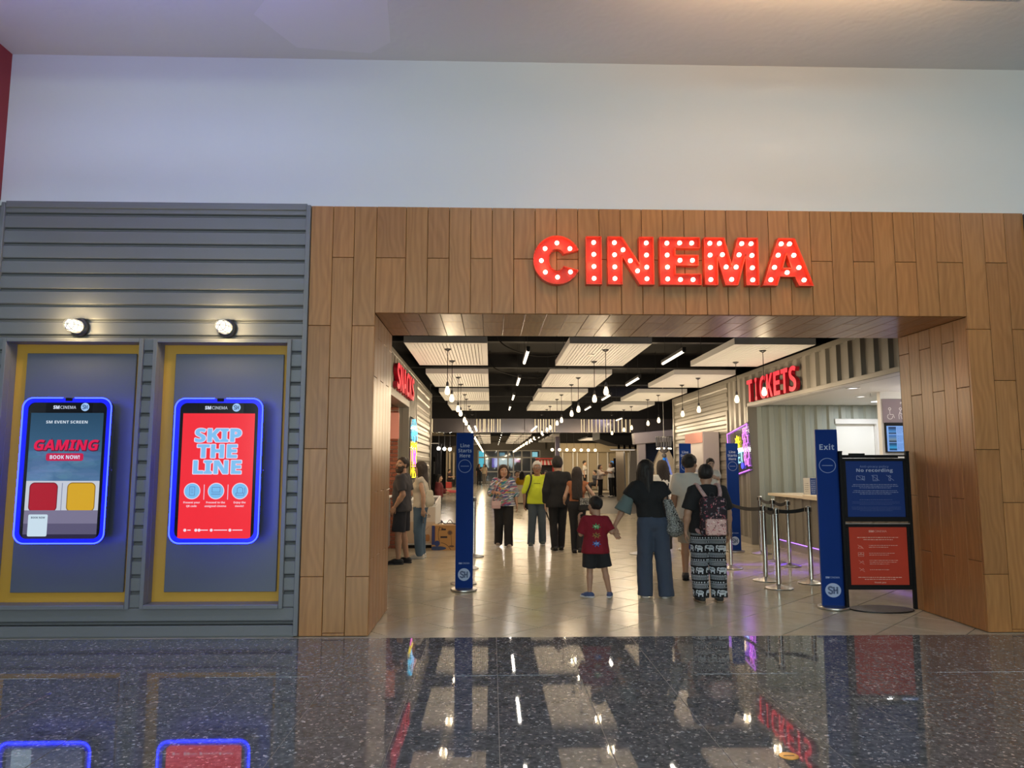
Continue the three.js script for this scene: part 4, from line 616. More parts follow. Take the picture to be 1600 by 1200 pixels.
// ================================================================ standing signs, barrier posts
{
  const signTex = (rows) => canvasTex(227, 2043, (x, w, h) => { x.scale(w / 256, h / 2304); w = 256; h = 2304;
    x.fillStyle = '#0c3078'; x.fillRect(0, 0, w, h); x.textAlign = 'center'; x.textBaseline = 'middle'; x.fillStyle = '#a7b2cc'; const big = rows.length === 1;
    rows.forEach((r, i) => { x.font = `bold ${big ? 104 : 74}px sans-serif`; x.fillText(r, w / 2, (big ? 232 : 188) + i * 77); });
    const cy = big ? 478 : 500; x.strokeStyle = '#93a0c2'; x.lineWidth = 8; x.beginPath(); x.arc(w / 2, cy, 96, 0, 7); x.stroke(); x.fillStyle = '#93a0c2'; x.fillRect(w / 2 - 64, cy - 4, 128, 8);
    brandLine(x, w / 2, 1945, 33, '#aab6d6'); emblem(x, w / 2, 2110, 92, '#a9b9d8', '#1b2c58');
  });
  const tl = signTex(['Line', 'Starts', 'Here']), te = signTex(['Exit']);
  const sign = (tex, x, z, turn, label, w = 0.215, h = 1.93) => {
    const t = thing('standing_sign', label, 'sign', [x, 0, z], turn);
    part('base_disc', disc(0.165, 0.032, 0, 48, 0.008), mat.brushed, t); part('base_collar', disc(0.06, 0.03, 0.032, 32).scale(1, 1, 0.2), mat.metal, t);
    part('sign_board', extrude(roundedRect(w, h, 0.006), 0.028, 0.002).translate(0, 0.035 + h / 2, -0.014), M([0.012, 0.045, 0.22], 0.45), t);
    for (const s of [0, 1]) part('sign_print', print(w - 0.003, h - 0.004).translate(0, 0, 0.0175).rotateY(s * Math.PI).translate(0, 0.035 + h / 2, 0), P([1, 1, 1], 0.7, { map: tex, specularIntensity: 0.3 }), t);
  };
  sign(tl, -0.338, -2.46, 0.03, 'blue Line Starts Here sign standing on the left, before the woman in floral blouse'); sign(tl, 3.62, -6.75, -0.06, 'blue Line Starts Here sign behind the man in the white shirt'); sign(tl, 4.425, -6.5, -0.06, 'blue Line Starts Here sign before the violet ticket-shaped neon'); sign(te, 3.745, -1.2, -0.12, 'blue Exit sign beside the black notice stand', 0.235, 1.92);
  // barrier posts
  const post = (x, z, label, low = false) => {
    const t = thing('barrier_post', label, 'barrier post', [x, 0, z]);
    part('base', lathe([[0.001, 0], [0.172, 0], [0.176, 0.008], [0.17, 0.016], [0.1, 0.034], [0.045, 0.046], [0.034, 0.055], [0.001, 0.055]], 44), mat.brushed, t);
    part('pole', rod([0, 0.05, 0], [0, 0.93, 0], 0.032, 0.032, 24), mat.metal, t); part('head', [rod([0, 0.93, 0], [0, 1.005, 0], 0.035, 0.035, 24), rod([0, 1.005, 0], [0, 1.015, 0], 0.035, 0.028, 24)], mat.brushed, t);
    for (let k = 0; k < 4; k++) part('belt_clip', bx(-0.012, 0.012, 0.94, 0.995, 0.03, 0.042, 0.002).rotateY(k * Math.PI / 2), mat.blackSatin, t);
    return [x, z];
  };
  const A = post(3.735, -3.16, 'chrome barrier post, second nearest before the ticket counter'), B = post(3.665, -2.53, 'chrome barrier post nearest to the camera before the ticket counter'), C = post(4.26, -2.93, 'chrome barrier post right of the two nearest ones, beside the Exit sign'), D = post(4.80, -6.2, 'far chrome barrier post beside the violet neon sign'), E = post(4.57, -5.0, 'chrome barrier post with a violet gleam on its base'), F = post(4.65, -4.6, 'chrome barrier post half hidden behind the nearest post'), G = post(3.65, -4.36, 'chrome barrier post right beside the boy with the backpack'), K = post(2.62, -6.2, 'chrome barrier post behind the boy with the backpack'), N = post(3.05, -6.9, 'chrome barrier post left of the middle Line Starts Here sign');
  const P1 = post(-0.36, -3.0, 'chrome barrier post right behind the left Line Starts Here sign'), P2 = post(-0.36, -4.45, 'chrome barrier post farther behind the left Line Starts Here sign'), P3 = post(-0.30, -5.9, 'chrome barrier post farthest behind the left Line Starts Here sign');
  const belt = ([x0, z0], [x1, z1], label) => { const len = Math.hypot(x1 - x0, z1 - z0), n = 12, g = []; const a = Math.atan2(-(z1 - z0), x1 - x0); const pts = []; for (let i = 0; i <= n; i++) { const u = i / n; pts.push([0.05 + (len - 0.1) * u, -0.035 * 4 * u * (1 - u)]); }
    const up = pts.map(([x, y]) => [x, y + 0.025]), dn = pts.map(([x, y]) => [x, y - 0.025]).reverse(); g.push(extrude(poly([...up, ...dn]), 0.003).translate(0, 0, -0.0015)); const b = solo('barrier_belt', g, mat.belt, label, 'barrier belt', null, [x0, 0.967, z0]); b.rotation.y = a; };
  belt(A, G, 'black barrier belt running back beside the boy with the backpack'); belt(A, B, 'short black barrier belt between the two nearest posts'); belt(A, C, 'black barrier belt crossing before the ticket counter'); belt(D, E, 'far black barrier belt beside the violet neon sign'); belt(E, F, 'short far black barrier belt before the counter top'); belt(P1, P2, 'black barrier belt behind the left Line Starts Here sign'); belt(P2, P3, 'farther black barrier belt behind the left Line Starts Here sign');
}
// ================================================================ notice stand
{
  const blue = canvasTex(640, 824, (x, w, h) => {
    x.fillStyle = '#1a3676'; x.fillRect(0, 0, w, h); x.textAlign = 'center'; x.textBaseline = 'middle'; x.fillStyle = '#7f8fb8'; x.font = '42px sans-serif'; x.fillText('Anti-piracy policy', w / 2, 82); x.fillStyle = '#a9b3cc'; x.font = 'bold 66px sans-serif'; x.fillText('No recording', w / 2, 138);
    x.strokeStyle = '#93a0c4'; x.lineWidth = 5; x.strokeRect(118, 222, 68, 56); x.beginPath(); x.moveTo(186, 238); x.lineTo(206, 226); x.lineTo(206, 276); x.lineTo(186, 262); x.moveTo(124, 214); x.lineTo(206, 292); x.stroke();
    x.strokeRect(300, 212, 48, 80); x.beginPath(); x.moveTo(284, 212); x.lineTo(370, 292); x.moveTo(312, 280); x.lineTo(336, 280); x.stroke();
    x.beginPath(); x.arc(488, 226, 12, 0, 7); x.moveTo(478, 250); x.lineTo(478, 290); x.lineTo(496, 290); x.lineTo(496, 250); x.moveTo(450, 208); x.lineTo(534, 290); x.stroke();
    lines(x, w / 2, 350, 3, 540, 24, 9, '#8f9ab8'); lines(x, w / 2, 440, 3, 540, 24, 9, '#8f9ab8'); lines(x, w / 2, 574, 1, 560, 24, 6, '#6a78a0', 0); lines(x, w / 2, 604, 3, 560, 20, 5, '#5a6894'); lines(x, w / 2, 680, 4, 560, 18, 5, '#5a6894');
  });
  const orange = canvasTex(640, 832, (x, w, h) => {
    x.fillStyle = '#b53e2c'; x.fillRect(0, 0, w, h); brandLine(x, w / 2, 62, 40, '#d7a79c'); lines(x, w / 2, 152, 2, 500, 32, 10, '#d8b4a8');
    x.strokeStyle = '#c99388'; x.lineWidth = 5; const ys = [280, 392, 508, 616], ns = [2, 2, 3, 1];
    ys.forEach((y, i) => { x.beginPath(); if (i === 0) { x.moveTo(96, y + 26); x.quadraticCurveTo(120, y - 40, 146, y + 26); x.closePath(); x.moveTo(92, y - 22); x.lineTo(156, y + 34); } else if (i === 1) { x.rect(94, y - 24, 26, 26); x.rect(128, y - 24, 26, 26); x.rect(94, y + 8, 60, 22); } else { x.moveTo(96, y - 26); x.lineTo(156, y + 30); x.moveTo(104, y + 18); x.lineTo(140, y - 18); x.lineTo(150, y + 6); } x.stroke(); lines(x, 214, y - (ns[i] - 1) * 13, ns[i], 330, 26, 9, '#cfa095', 0.2, true); });
    lines(x, w / 2, 726, 2, 520, 28, 10, '#d8b4a8'); x.fillStyle = '#d8b4a8'; x.textAlign = 'center'; x.font = 'bold 26px sans-serif'; x.fillText('Thank you', w / 2, 798);
  });
  const t = thing('notice_stand', 'black double notice stand with blue No recording poster above an orange poster', 'sign stand', [4.235, 0, -1.12], -0.03); const b = mat.blackSatin, W = 0.37;
  part('base_plate', disc(0.34, 0.014, 0, 56, 0.004).scale(1, 1, 0.62), P([0.03, 0.03, 0.032], 0.25, { metalness: 0.7 }), t);
  for (const s of [-1, 1]) { part('upright', bx(s * W - 0.017, s * W + 0.017, 0.01, 1.70, -0.02, 0.02, 0.003), b, t); part('upright_cap', bx(s * W - 0.02, s * W + 0.02, 1.70, 1.715, -0.023, 0.023, 0.003), b, t); }
  part('rear_upright', bx(-W - 0.075, -W - 0.05, 0.35, 1.685, -0.17, -0.14, 0.003), b, t); part('top_bar', bx(-W, W, 1.655, 1.672, -0.01, 0.01, 0.002), b, t); part('rear_bar', bx(-W - 0.06, W - 0.02, 1.64, 1.66, -0.165, -0.145, 0.002), b, t); part('clip', bx(-0.27, -0.1, 1.645, 1.69, -0.016, 0.016, 0.003), b, t);
  for (const [y0, y1, tex, n] of [[0.945, 1.635, blue, 'blue poster reading No recording'], [0.215, 0.915, orange, 'orange poster with prohibition signs']]) {
    const f = [bx(-W + 0.017, W - 0.017, y0, y0 + 0.05, -0.016, 0.016, 0.003), bx(-W + 0.017, W - 0.017, y1 - 0.03, y1, -0.016, 0.016, 0.003), bx(-W + 0.017, -W + 0.052, y0 + 0.05, y1 - 0.03, -0.016, 0.016, 0.003), bx(W - 0.052, W - 0.017, y0 + 0.05, y1 - 0.03, -0.016, 0.016, 0.003)];
    part('poster_frame', f, b, t); part('backing_board', slab(-W + 0.03, W - 0.03, y0 + 0.03, y1 - 0.02, -0.012, 0.004), b, t); part('poster', print(2 * W - 0.106, y1 - y0 - 0.08).translate(0, (y0 + y1) / 2 + 0.01, 0.006), P([1, 1, 1], 0.6, { map: tex, specularIntensity: 0.4 }), t, n);
  }
  part('chrome_strip', bx(-W + 0.017, W - 0.017, 0.918, 0.928, 0.01, 0.02, 0.002), mat.brushed, t);
}
// ================================================================ things on and behind the ticket counter
{
  const leaflet = canvasTex(128, 192, (x, w, h) => { x.fillStyle = '#d9d3c6'; x.fillRect(0, 0, w, h); x.fillStyle = '#2c4a8c'; x.fillRect(66, 0, 62, h); lines(x, 32, 60, 5, 44, 22, 5, '#77706a'); lines(x, 96, 30, 7, 46, 22, 6, '#b6c4e0'); });
  const holder = (x, y, z, turn, label, tex, w = 0.22, h = 0.32) => { const t = thing('leaflet_holder', label, 'leaflet holder', [x, y, z], turn); part('stand', profileX([[0.002, 0], [0.1, 0], [0.1, 0.006], [0.012, 0.006], [0.04, h], [0.034, h]].map(([d, yy]) => [-(-d), yy]), -w / 2, w / 2), P([0.8, 0.8, 0.8], 0.1, { transmission: 0.7, thickness: 0 }), t); part('leaflet', print(w - 0.01, h - 0.02).rotateX(-0.085).translate(0, h / 2, -0.012), M([0.9, 0.9, 0.9], 0.6, { map: tex }), t); };
  holder(5.54, 1.03, -5.78, -0.35, 'white and blue leaflet holder at the step of the counter top', leaflet);
  holder(5.56, 1.16, -4.42, -0.4, 'blue patterned leaflet holder on the raised counter shelf, right of the Exit sign', canvasTex(96, 128, (x, w, h) => { x.fillStyle = '#2a3f90'; x.fillRect(0, 0, w, h); for (let i = 0; i < 26; i++) { x.fillStyle = i % 3 ? '#e4e4f0' : '#8fa6e0'; x.beginPath(); x.arc(rnd() * w, rnd() * h, 3 + rnd() * 8, 0, 7); x.fill(); } }), 0.2, 0.26);
  const lap = thing('counter_monitor', 'grey monitor standing at an angle on the counter behind the Exit sign', 'monitor', [5.76, 1.16, -5.12], -1.9); part('monitor_back', bx(-0.2, 0.2, 0.05, 0.32, -0.02, 0.012, 0.01).rotateX(-0.25), M([0.4, 0.38, 0.37], 0.5), lap); part('monitor_screen', slab(-0.185, 0.185, 0.065, 0.305, 0.012, 0.014).rotateX(-0.25), mat.blackGloss, lap); part('monitor_foot', [bx(-0.1, 0.1, 0, 0.012, -0.08, 0.08), rod([0, 0.01, 0], [0, 0.12, -0.03], 0.018)], mat.darkMetal, lap);
  // priority sign and menu screen on the partition
  const pr = canvasTex(512, 224, (x, w, h) => { x.fillStyle = '#8d7f88'; x.fillRect(0, 0, w, h); x.fillStyle = '#e8e2e4'; x.font = 'bold 30px sans-serif'; x.textAlign = 'center'; x.fillText('Priority lane', 256, 48); x.strokeStyle = '#e8e2e4'; x.lineWidth = 5;
    const fig = (cx) => { x.beginPath(); x.arc(cx, 92, 11, 0, 7); x.stroke(); };
    fig(66); x.beginPath(); x.moveTo(66, 106); x.lineTo(66, 146); x.lineTo(96, 146); x.lineTo(108, 180); x.moveTo(88, 160); x.arc(66, 166, 24, -0.1, 4.2); x.stroke(); fig(168); x.beginPath(); x.moveTo(168, 106); x.lineTo(150, 150); x.lineTo(152, 190); x.moveTo(160, 130); x.lineTo(186, 146); x.lineTo(190, 190); x.moveTo(168, 148); x.lineTo(178, 190); x.stroke(); fig(266); x.beginPath(); x.moveTo(262, 106); x.quadraticCurveTo(292, 132, 262, 156); x.lineTo(262, 190); x.moveTo(262, 106); x.lineTo(250, 150); x.stroke(); fig(366); x.beginPath(); x.moveTo(366, 106); x.lineTo(366, 150); x.lineTo(356, 190); x.moveTo(366, 150); x.lineTo(378, 190); x.stroke(); });
  const ps = thing('priority_sign', 'mauve sign board with white figures above the menu screen', 'sign', [6.95, 2.46, -5.04]); part('sign_panel', bx(-0.46, 0.46, -0.2, 0.2, -0.02, 0, 0.004), M([0.3, 0.26, 0.28], 0.6), ps); part('sign_print', print(0.91, 0.39, 0.002), M([0.9, 0.9, 0.9], 0.6, { map: pr }), ps);
  const menu = canvasTex(512, 384, (x, w, h) => { x.fillStyle = '#7fa9e8'; x.fillRect(0, 0, w, h); for (let k = 0; k < 3; k++) { const x0 = 18 + k * 175; for (let i = 0; i < 3; i++) { const g = x.createLinearGradient(0, 20 + i * 120, 0, 130 + i * 120); g.addColorStop(0, ['#1c2c4c', '#3a6cb0', '#203c5c'][i]); g.addColorStop(0.6, ['#3f8ad0', '#7a93a8', '#40a0d8'][i]); g.addColorStop(1, '#182030'); x.fillStyle = g; x.fillRect(x0, 14 + i * 122, 72, 110); lines(x, x0 + 80, 30 + i * 122, 5, 74, 19, 6, '#4a6cae', 0.3, true); } } });
  const ms = thing('menu_screen', 'bright blue menu screen behind the ticket counter, cut off by the wooden pier', 'screen', [6.98, 2.02, -5.02]); part('screen_case', bx(-0.47, 0.47, -0.245, 0.245, -0.04, 0, 0.006), mat.blackSatin, ms); part('screen_face', print(0.9, 0.42, 0.002).translate(0, -0.02, 0), new THREE.MeshStandardMaterial({ color: 0x050505, emissive: 0xffffff, emissiveMap: menu, emissiveIntensity: 0.95, roughness: 0.2 }), ms, 'lit blue menu'); areaLight(0x8fb4ff, 0.8, 0.9, 0.42, [6.98, 2.0, -4.98], [6.98, 2, 4]);
}
// ================================================================ freezer, box, bench on the left
{
  const t = thing('chest_freezer', 'white chest freezer with a picture of ice cream on its front', 'freezer', [-1.33, 0, -7.2]);
  const art = canvasTex(256, 320, (x, w, h) => { x.fillStyle = '#cfc4b8'; x.fillRect(0, 0, w, h); x.fillStyle = '#c9b39c'; x.fillRect(0, 130, w, 190); x.fillStyle = '#5d5148'; x.font = 'italic bold 40px serif'; x.fillText('rich', 128, 92); x.fillStyle = '#2a211d'; x.beginPath(); x.ellipse(120, 140, 20, 15, 0.4, 0, 7); x.fill(); x.strokeStyle = '#b39a84'; x.lineWidth = 8; x.beginPath(); x.moveTo(120, 155); x.lineTo(150, 230); x.lineTo(200, 170); x.stroke(); x.fillStyle = '#2a1c18'; x.beginPath(); x.roundRect(140, 240, 40, 62, 16); x.fill(); x.fillStyle = '#b07a45'; x.beginPath(); x.roundRect(172, 240, 36, 62, 16); x.fill(); });
  part('cabinet', bx(-0.29, 0.28, 0.06, 0.80, -1.4, 0, 0.015), mat.whitePaint, t); part('base_plinth', slab(-0.27, 0.26, 0, 0.06, -1.36, -0.03), mat.blackSatin, t);
  part('lid_frame', [bx(-0.29, 0.28, 0.80, 0.835, -0.05, 0.005, 0.008), bx(-0.29, 0.28, 0.80, 0.93, -1.4, -1.34, 0.008), ...[-0.275, 0.265].map((x) => profileX([[0.005, 0.8], [0.005, 0.84], [1.34, 0.93], [1.34, 0.8]].map(([d, y]) => [d, y]), x - 0.018, x + 0.018))], mat.whitePaint, t); part('glass_lid', uvm(extrude(poly([[0.04, 0.825], [0.04, 0.83], [1.34, 0.915], [1.34, 0.91]]), 0.5).rotateY(Math.PI / 2).translate(-0.257, 0, 0)), mat.glass, t); part('lid_handle', bx(0.18, 0.26, 0.83, 0.86, -0.03, 0.02, 0.006), mat.darkMetal, t);
  part('front_print', print(0.55, 0.68).translate(-0.005, 0.43, 0.002), M([0.9, 0.9, 0.9], 0.4, { map: art }), t, 'printed ice cream picture');
  const bt = canvasTex(512, 512, (x, w, h) => { x.fillStyle = '#b08552'; x.fillRect(0, 0, w, h); x.fillStyle = '#2f3c74'; x.fillRect(0, 0, 60, 400); x.fillStyle = '#7c4a40'; x.fillRect(60, 20, 14, 330); x.fillStyle = '#33456e'; x.beginPath(); x.ellipse(110, 470, 190, 42, 0, 0, 7); x.fill(); x.fillStyle = '#2d3f78'; x.beginPath(); x.arc(112, 370, 58, 0, 7); x.fill(); x.strokeStyle = '#2a2430'; x.lineWidth = 9; x.beginPath(); x.moveTo(170, 20); x.bezierCurveTo(120, 120, 130, 250, 160, 330); x.moveTo(190, 355); x.bezierCurveTo(300, 370, 350, 430, 400, 505); x.stroke(); x.fillStyle = '#2a2430'; x.font = 'italic bold 82px serif'; x.fillText('Ch', 130, 100); x.fillRect(200, 66, 90, 34); x.fillRect(180, 222, 140, 38); x.lineWidth = 6; x.beginPath(); x.arc(375, 150, 46, 0, 7); x.moveTo(400, 196); x.lineTo(412, 420); x.stroke(); x.fillStyle = '#5b4640'; x.beginPath(); x.arc(375, 150, 38, 0, 7); x.fill(); x.beginPath(); x.ellipse(412, 430, 54, 20, 0, 0, 7); x.fill(); });
  const b = thing('cardboard_box', 'brown cardboard box with dark blue print standing before the freezer', 'box', [-0.87, 0, -6.98], 0.02); part('box_body', bx(-0.23, 0.23, 0, 0.455, -0.2, 0.13, 0.006), mat.card, b); part('box_print', print(0.455, 0.45).translate(0, 0.228, 0.132), M([0.85, 0.85, 0.85], 0.85, { map: bt }), b); part('flap', bx(-0.225, 0.225, 0.455, 0.46, -0.19, -0.02, 0.002), mat.card, b);
  solo('strapping_band', tube([[-1.0, 0.468, -7.02], [-0.92, 0.50, -6.98], [-0.84, 0.475, -7.0], [-0.78, 0.54, -7.04], [-0.7, 0.475, -6.96], [-0.66, 0.47, -7.02], [-0.76, 0.475, -7.08], [-0.9, 0.472, -7.06]], 0.006, 60), mat.blackSatin, 'loose black strap lying on the cardboard box', 'strap');
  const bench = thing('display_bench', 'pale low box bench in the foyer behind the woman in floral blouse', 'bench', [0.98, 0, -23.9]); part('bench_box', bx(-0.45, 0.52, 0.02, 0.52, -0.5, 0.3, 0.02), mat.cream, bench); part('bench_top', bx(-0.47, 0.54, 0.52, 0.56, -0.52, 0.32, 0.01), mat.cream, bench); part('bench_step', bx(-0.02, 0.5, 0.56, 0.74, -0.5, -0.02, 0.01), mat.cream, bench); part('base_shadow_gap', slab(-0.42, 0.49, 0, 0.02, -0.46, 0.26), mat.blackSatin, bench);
}
// ================================================================ poster box on the right siding, glossy bulkhead
{
  const t = thing('poster_case', 'pale poster case with a pink header on the right siding wall', 'poster case', [4.93, 0, -10.4]);
  const art = canvasTex(256, 512, (x, w, h) => { x.fillStyle = '#b3a8a8'; x.fillRect(0, 0, w, h); const g = x.createLinearGradient(0, 160, 0, 470); g.addColorStop(0, '#8892b0'); g.addColorStop(0.6, '#c9b4a0'); g.addColorStop(1, '#6f4a3c'); x.fillStyle = g; x.fillRect(50, 150, 156, 330); x.strokeStyle = '#e6e2e0'; x.lineWidth = 5; x.strokeRect(70, 170, 100, 150); x.fillStyle = '#d8906a'; x.beginPath(); x.ellipse(150, 340, 40, 60, 0, 0, 7); x.fill(); });
  part('case_body', bx(-0.13, 0.25, 0.05, 2.33, -0.75, 0.75, 0.012), M([0.48, 0.43, 0.43], 0.5), t); part('case_plinth', slab(-0.11, 0.25, 0, 0.05, -0.73, 0.73), mat.blackSatin, t); part('header_panel', bx(-0.14, -0.128, 2.08, 2.32, -0.74, 0.74, 0.002), M([0.66, 0.25, 0.2], 0.55), t, 'pink header panel'); part('poster', print(1.4, 1.95).rotateY(-Math.PI / 2).translate(-0.132, 1.06, 0), P([0.9, 0.9, 0.9], 0.3, { map: art }), t);
  const bh = thing('bulkhead', 'glossy grey bulkhead crossing the foyer ceiling and mirroring the lamps', 'bulkhead', [0.5, 0, -22]);
  const gl = P([0.23, 0.205, 0.22], 0.18, { metalness: 0.6 }); for (let i = 0; i < 12; i++) part('bulkhead_panel', bx(-6.4 + i * 1.2 + 0.006, -5.2 + i * 1.2 - 0.006, 2.85, 3.405, -0.06, 0, 0.004), gl, bh); part('bulkhead_body', slab(-6.4, 8, 2.87, ICEIL - 0.002, -0.4, -0.075), mat.black, bh); part('upper_board', slab(-6.4, 8, 3.41, ICEIL - 0.002, -0.07, -0.02), mat.black, bh);
  for (const [x, w, g0] of [[-3.0, 0.5, 5], [-0.62, 1.0, 9], [1.6, 0.9, 8], [4.0, 2.1, 14]]) { const d = thing('bead_curtain', `${{ '-3': 'leftmost', '-0.62': 'second from left', '1.6': 'third from left', '4': 'widest, rightmost' }[x]} curtain of fine glowing rods hanging before the glossy bulkhead`, 'light curtain', [x + 0.5, 2.87, -21.93], 0, 'light curtains on the bulkhead'); for (let i = 0; i < g0; i++) part('light_rod', bulbRodG(), rodM(), d).position.set(-w / 2 + w * (i + 0.5) / g0 + rr(-0.03, 0.03), 0, rr(-0.02, 0.02)); part('rail', bx(-w / 2, w / 2, 0.51, 0.53, -0.03, 0.03, 0.004), mat.darkMetal, d); }
}
function bulbRodG() { return bulbRodG.g ??= rod([0, 0.0, 0], [0, 0.51, 0], 0.012, 0.012, 8); }
function rodM() { return rodM.m ??= glow([1.0, 0.75, 0.36], 1.0, 0xffffff); }
// ================================================================ the far half of the foyer
{
  // portal on the right with a chandelier before it
  const mauve = M([0.30, 0.27, 0.29], 0.55), goldish = M([0.72, 0.62, 0.45], 0.5), navy = M([0.012, 0.018, 0.04], 0.6);
  const pt = thing('photo_portal', 'pale pointed portal with navy lining and mauve beam on the right', 'portal', [5.65, 0, -18]);
  part('beam', bx(-0.6, 1.4, 2.33, 2.72, -0.2, 0.2, 0.02).rotateZ(0.09), mauve, pt); part('side_pier', bx(-0.68, -0.42, 0, 2.33, -0.15, 0.15, 0.02), mauve, pt); part('navy_lining', slab(-0.42, 1.6, 0, 2.32, -0.9, -0.8), navy, pt, 'dark navy back wall'); part('side_lining', slab(-0.5, -0.42, 0, 2.32, -0.9, -0.15), navy, pt);
  const leg = (s) => { const out = [], n = 14; for (let i = 0; i <= n; i++) { const y = 2.16 * i / n, u = i / n; out.push([s * (0.62 - 0.52 * Math.pow(u, 2.2)), y]); } const inn = out.map(([x, y]) => [x - s * (0.27 - 0.1 * y / 2.16), y]).reverse(); return extrude(poly([...out, ...inn]), 0.3, 0.008).translate(0.26, 0, -0.3); };
  part('arch_leg', leg(-1), goldish, pt); part('arch_leg', leg(1), goldish, pt); const panel = new THREE.Shape(); panel.moveTo(0.2, 0.6); panel.lineTo(0.42, 0.6); panel.lineTo(0.42, 1.6); panel.quadraticCurveTo(0.36, 1.95, 0.32, 2.0); panel.quadraticCurveTo(0.24, 1.7, 0.2, 0.6);
  part('blue_panel', extrude(panel, 0.03).translate(0, 0, -0.6), glow([0.02, 0.28, 0.85], 0.9), pt, 'glowing bright blue panel'); part('blue_plinth', bx(0.18, 0.5, 0.3, 0.98, -0.58, -0.5, 0.01), M([0.01, 0.05, 0.3], 0.4), pt); areaLight(0x2f7bff, 3, 0.22, 1.1, [5.97, 1.3, -18.5], [5.4, 1.2, -10]);
  const ch = thing('chandelier', 'clear glass chandelier hanging before the pale portal', 'chandelier', [5.22, 0, -15.2]);
  part('ceiling_rod', rod([0, ICEIL, 0], [0, 2.4, 0], 0.008), mat.brushed, ch); part('upper_ring', new THREE.TorusGeometry(0.24, 0.012, 8, 30).rotateX(Math.PI / 2).translate(0, 2.42, 0), mat.brushed, ch); part('lower_ring', new THREE.TorusGeometry(0.2, 0.012, 8, 30).rotateX(Math.PI / 2).translate(0, 2.1, 0), mat.brushed, ch);
  const gr = P([0.3, 0.29, 0.31], 0.08, { transmission: 0.5, thickness: 0, metalness: 0.2 }); for (let i = 0; i < 18; i++) { const a = i * Math.PI / 9; part('glass_rod', rod([0.24 * Math.cos(a), 2.43, 0.24 * Math.sin(a)], [0.22 * Math.cos(a), 2.13, 0.22 * Math.sin(a)], 0.014, 0.012, 6), gr, ch); }
  for (let i = 0; i < 8; i++) { const a = i * Math.PI / 4 + 0.2; part('bulb', new THREE.SphereGeometry(0.026, 10, 8).translate(0.2 * Math.cos(a), 2.07, 0.2 * Math.sin(a)), glow(0xfff4e0, 3, 0xffffff), ch); }
  part('lower_bowl', lathe([[0.001, 1.93], [0.06, 1.94], [0.13, 2.0], [0.16, 2.08], [0.15, 2.08], [0.12, 2.01], [0.05, 1.96], [0.001, 1.955]], 24), gr, ch); part('finial', new THREE.SphereGeometry(0.07, 16, 12).translate(0, 1.86, 0), gr, ch); pointLight(0xfff0d8, 0.3, [5.22, 2.0, -15.2], 3);
  // dark sloping hood and leaning panels farther right
  const hood = thing('ceiling_hood', 'black boxed ceiling hood with sloping underside on the right', 'hood', [5.9, 0, -27]); part('hood_body', extrude(poly([[-1.05, 3.2], [-1.05, 2.74], [-0.3, 2.5], [2.2, 2.38], [2.2, 3.2]]), 2.4, 0.01).translate(0, 0, -1.2), mat.soot, hood); for (let i = 0; i < 5; i++) part('spot_head', [rod([-0.2 + i * 0.25, 2.47, 1.1], [-0.2 + i * 0.25, 2.32, 1.15], 0.05, 0.06, 12)], mat.blackSatin, hood);
  const rail = thing('light_rail', 'white lit rail under the black hood', 'light rail', [6.2, 2.27, -26.2]); part('rail_body', bx(-0.85, 0.3, 0, 0.05, -0.03, 0.03, 0.005), mat.whitePaint, rail); part('rail_diffuser', slab(-0.83, 0.28, -0.012, -0.0005, -0.025, 0.025), glow(0xfff4e4, 1.6), rail); areaLight(0xfff0da, 16, 1.1, 0.05, [5.95, 2.24, -26.2], [5.95, 0, -26.6]);
  const lean = (x0, x1, z, y, dx, m, label) => { const t = thing('leaning_panel', label, 'panel', [x0, 0, z]); part('panel_board', extrude(poly([[0, 0], [x1 - x0, 0], [x1 - x0 + dx, y], [dx + 0.04, y]]), 0.06, 0.004), m, t); part('panel_edge', extrude(poly([[x1 - x0, 0], [x1 - x0 + 0.06, 0], [x1 - x0 + dx + 0.05, y], [x1 - x0 + dx, y]]), 0.16, 0.004).translate(0, 0, -0.1), mat.brushed, t); };
  lean(6.14, 6.62, -26.1, 2.22, 0.06, M([0.55, 0.5, 0.44], 0.35), 'pale silvery leaning panel beside the tan slatted wall'); lean(5.68, 6.06, -26.5, 2.2, -0.05, M([0.42, 0.33, 0.23], 0.5), 'brown leaning panel behind the woman in white and black'); 
  // tan panelled wall at the far right
  const fw = struct('wall_far_right', slab(4.0, 10, 0, 2.88, -36.2, -36.0), mat.tan); part('upper_wall', slab(4.0, 10, 2.88, ICEIL, -36.2, -35.95), mat.black, fw); const fp = [4.15, 4.75, 5.0, 5.62, 6.2, 6.78, 7.4, 8.0];
  for (let i = 0; i + 1 < fp.length; i++) if (i !== 1) part('wall_panel', bx(fp[i] + 0.05, fp[i + 1] - 0.05, 0.2, 2.3, -36, -35.93, 0.01), mat.tan, fw); for (const x of fp) part('pale_post', bx(x - 0.035, x + 0.035, 0.1, 2.34, -36, -35.86, 0.006), mat.whitePaint, fw); part('cornice', bx(4, 8.5, 2.34, 2.86, -36, -35.6, 0.02), mat.tan, fw);
  const pf = thing('platform', 'low pale platform before the tan panelled wall', 'platform', [6.2, 0, -34.2]); part('platform_body', bx(-1.8, 2.2, 0, 0.16, -1.5, 1.2, 0.01), mat.skirt, pf); part('platform_edge', bx(-1.82, 2.22, 0.12, 0.17, 1.2, 1.25, 0.005), mat.cream, pf);
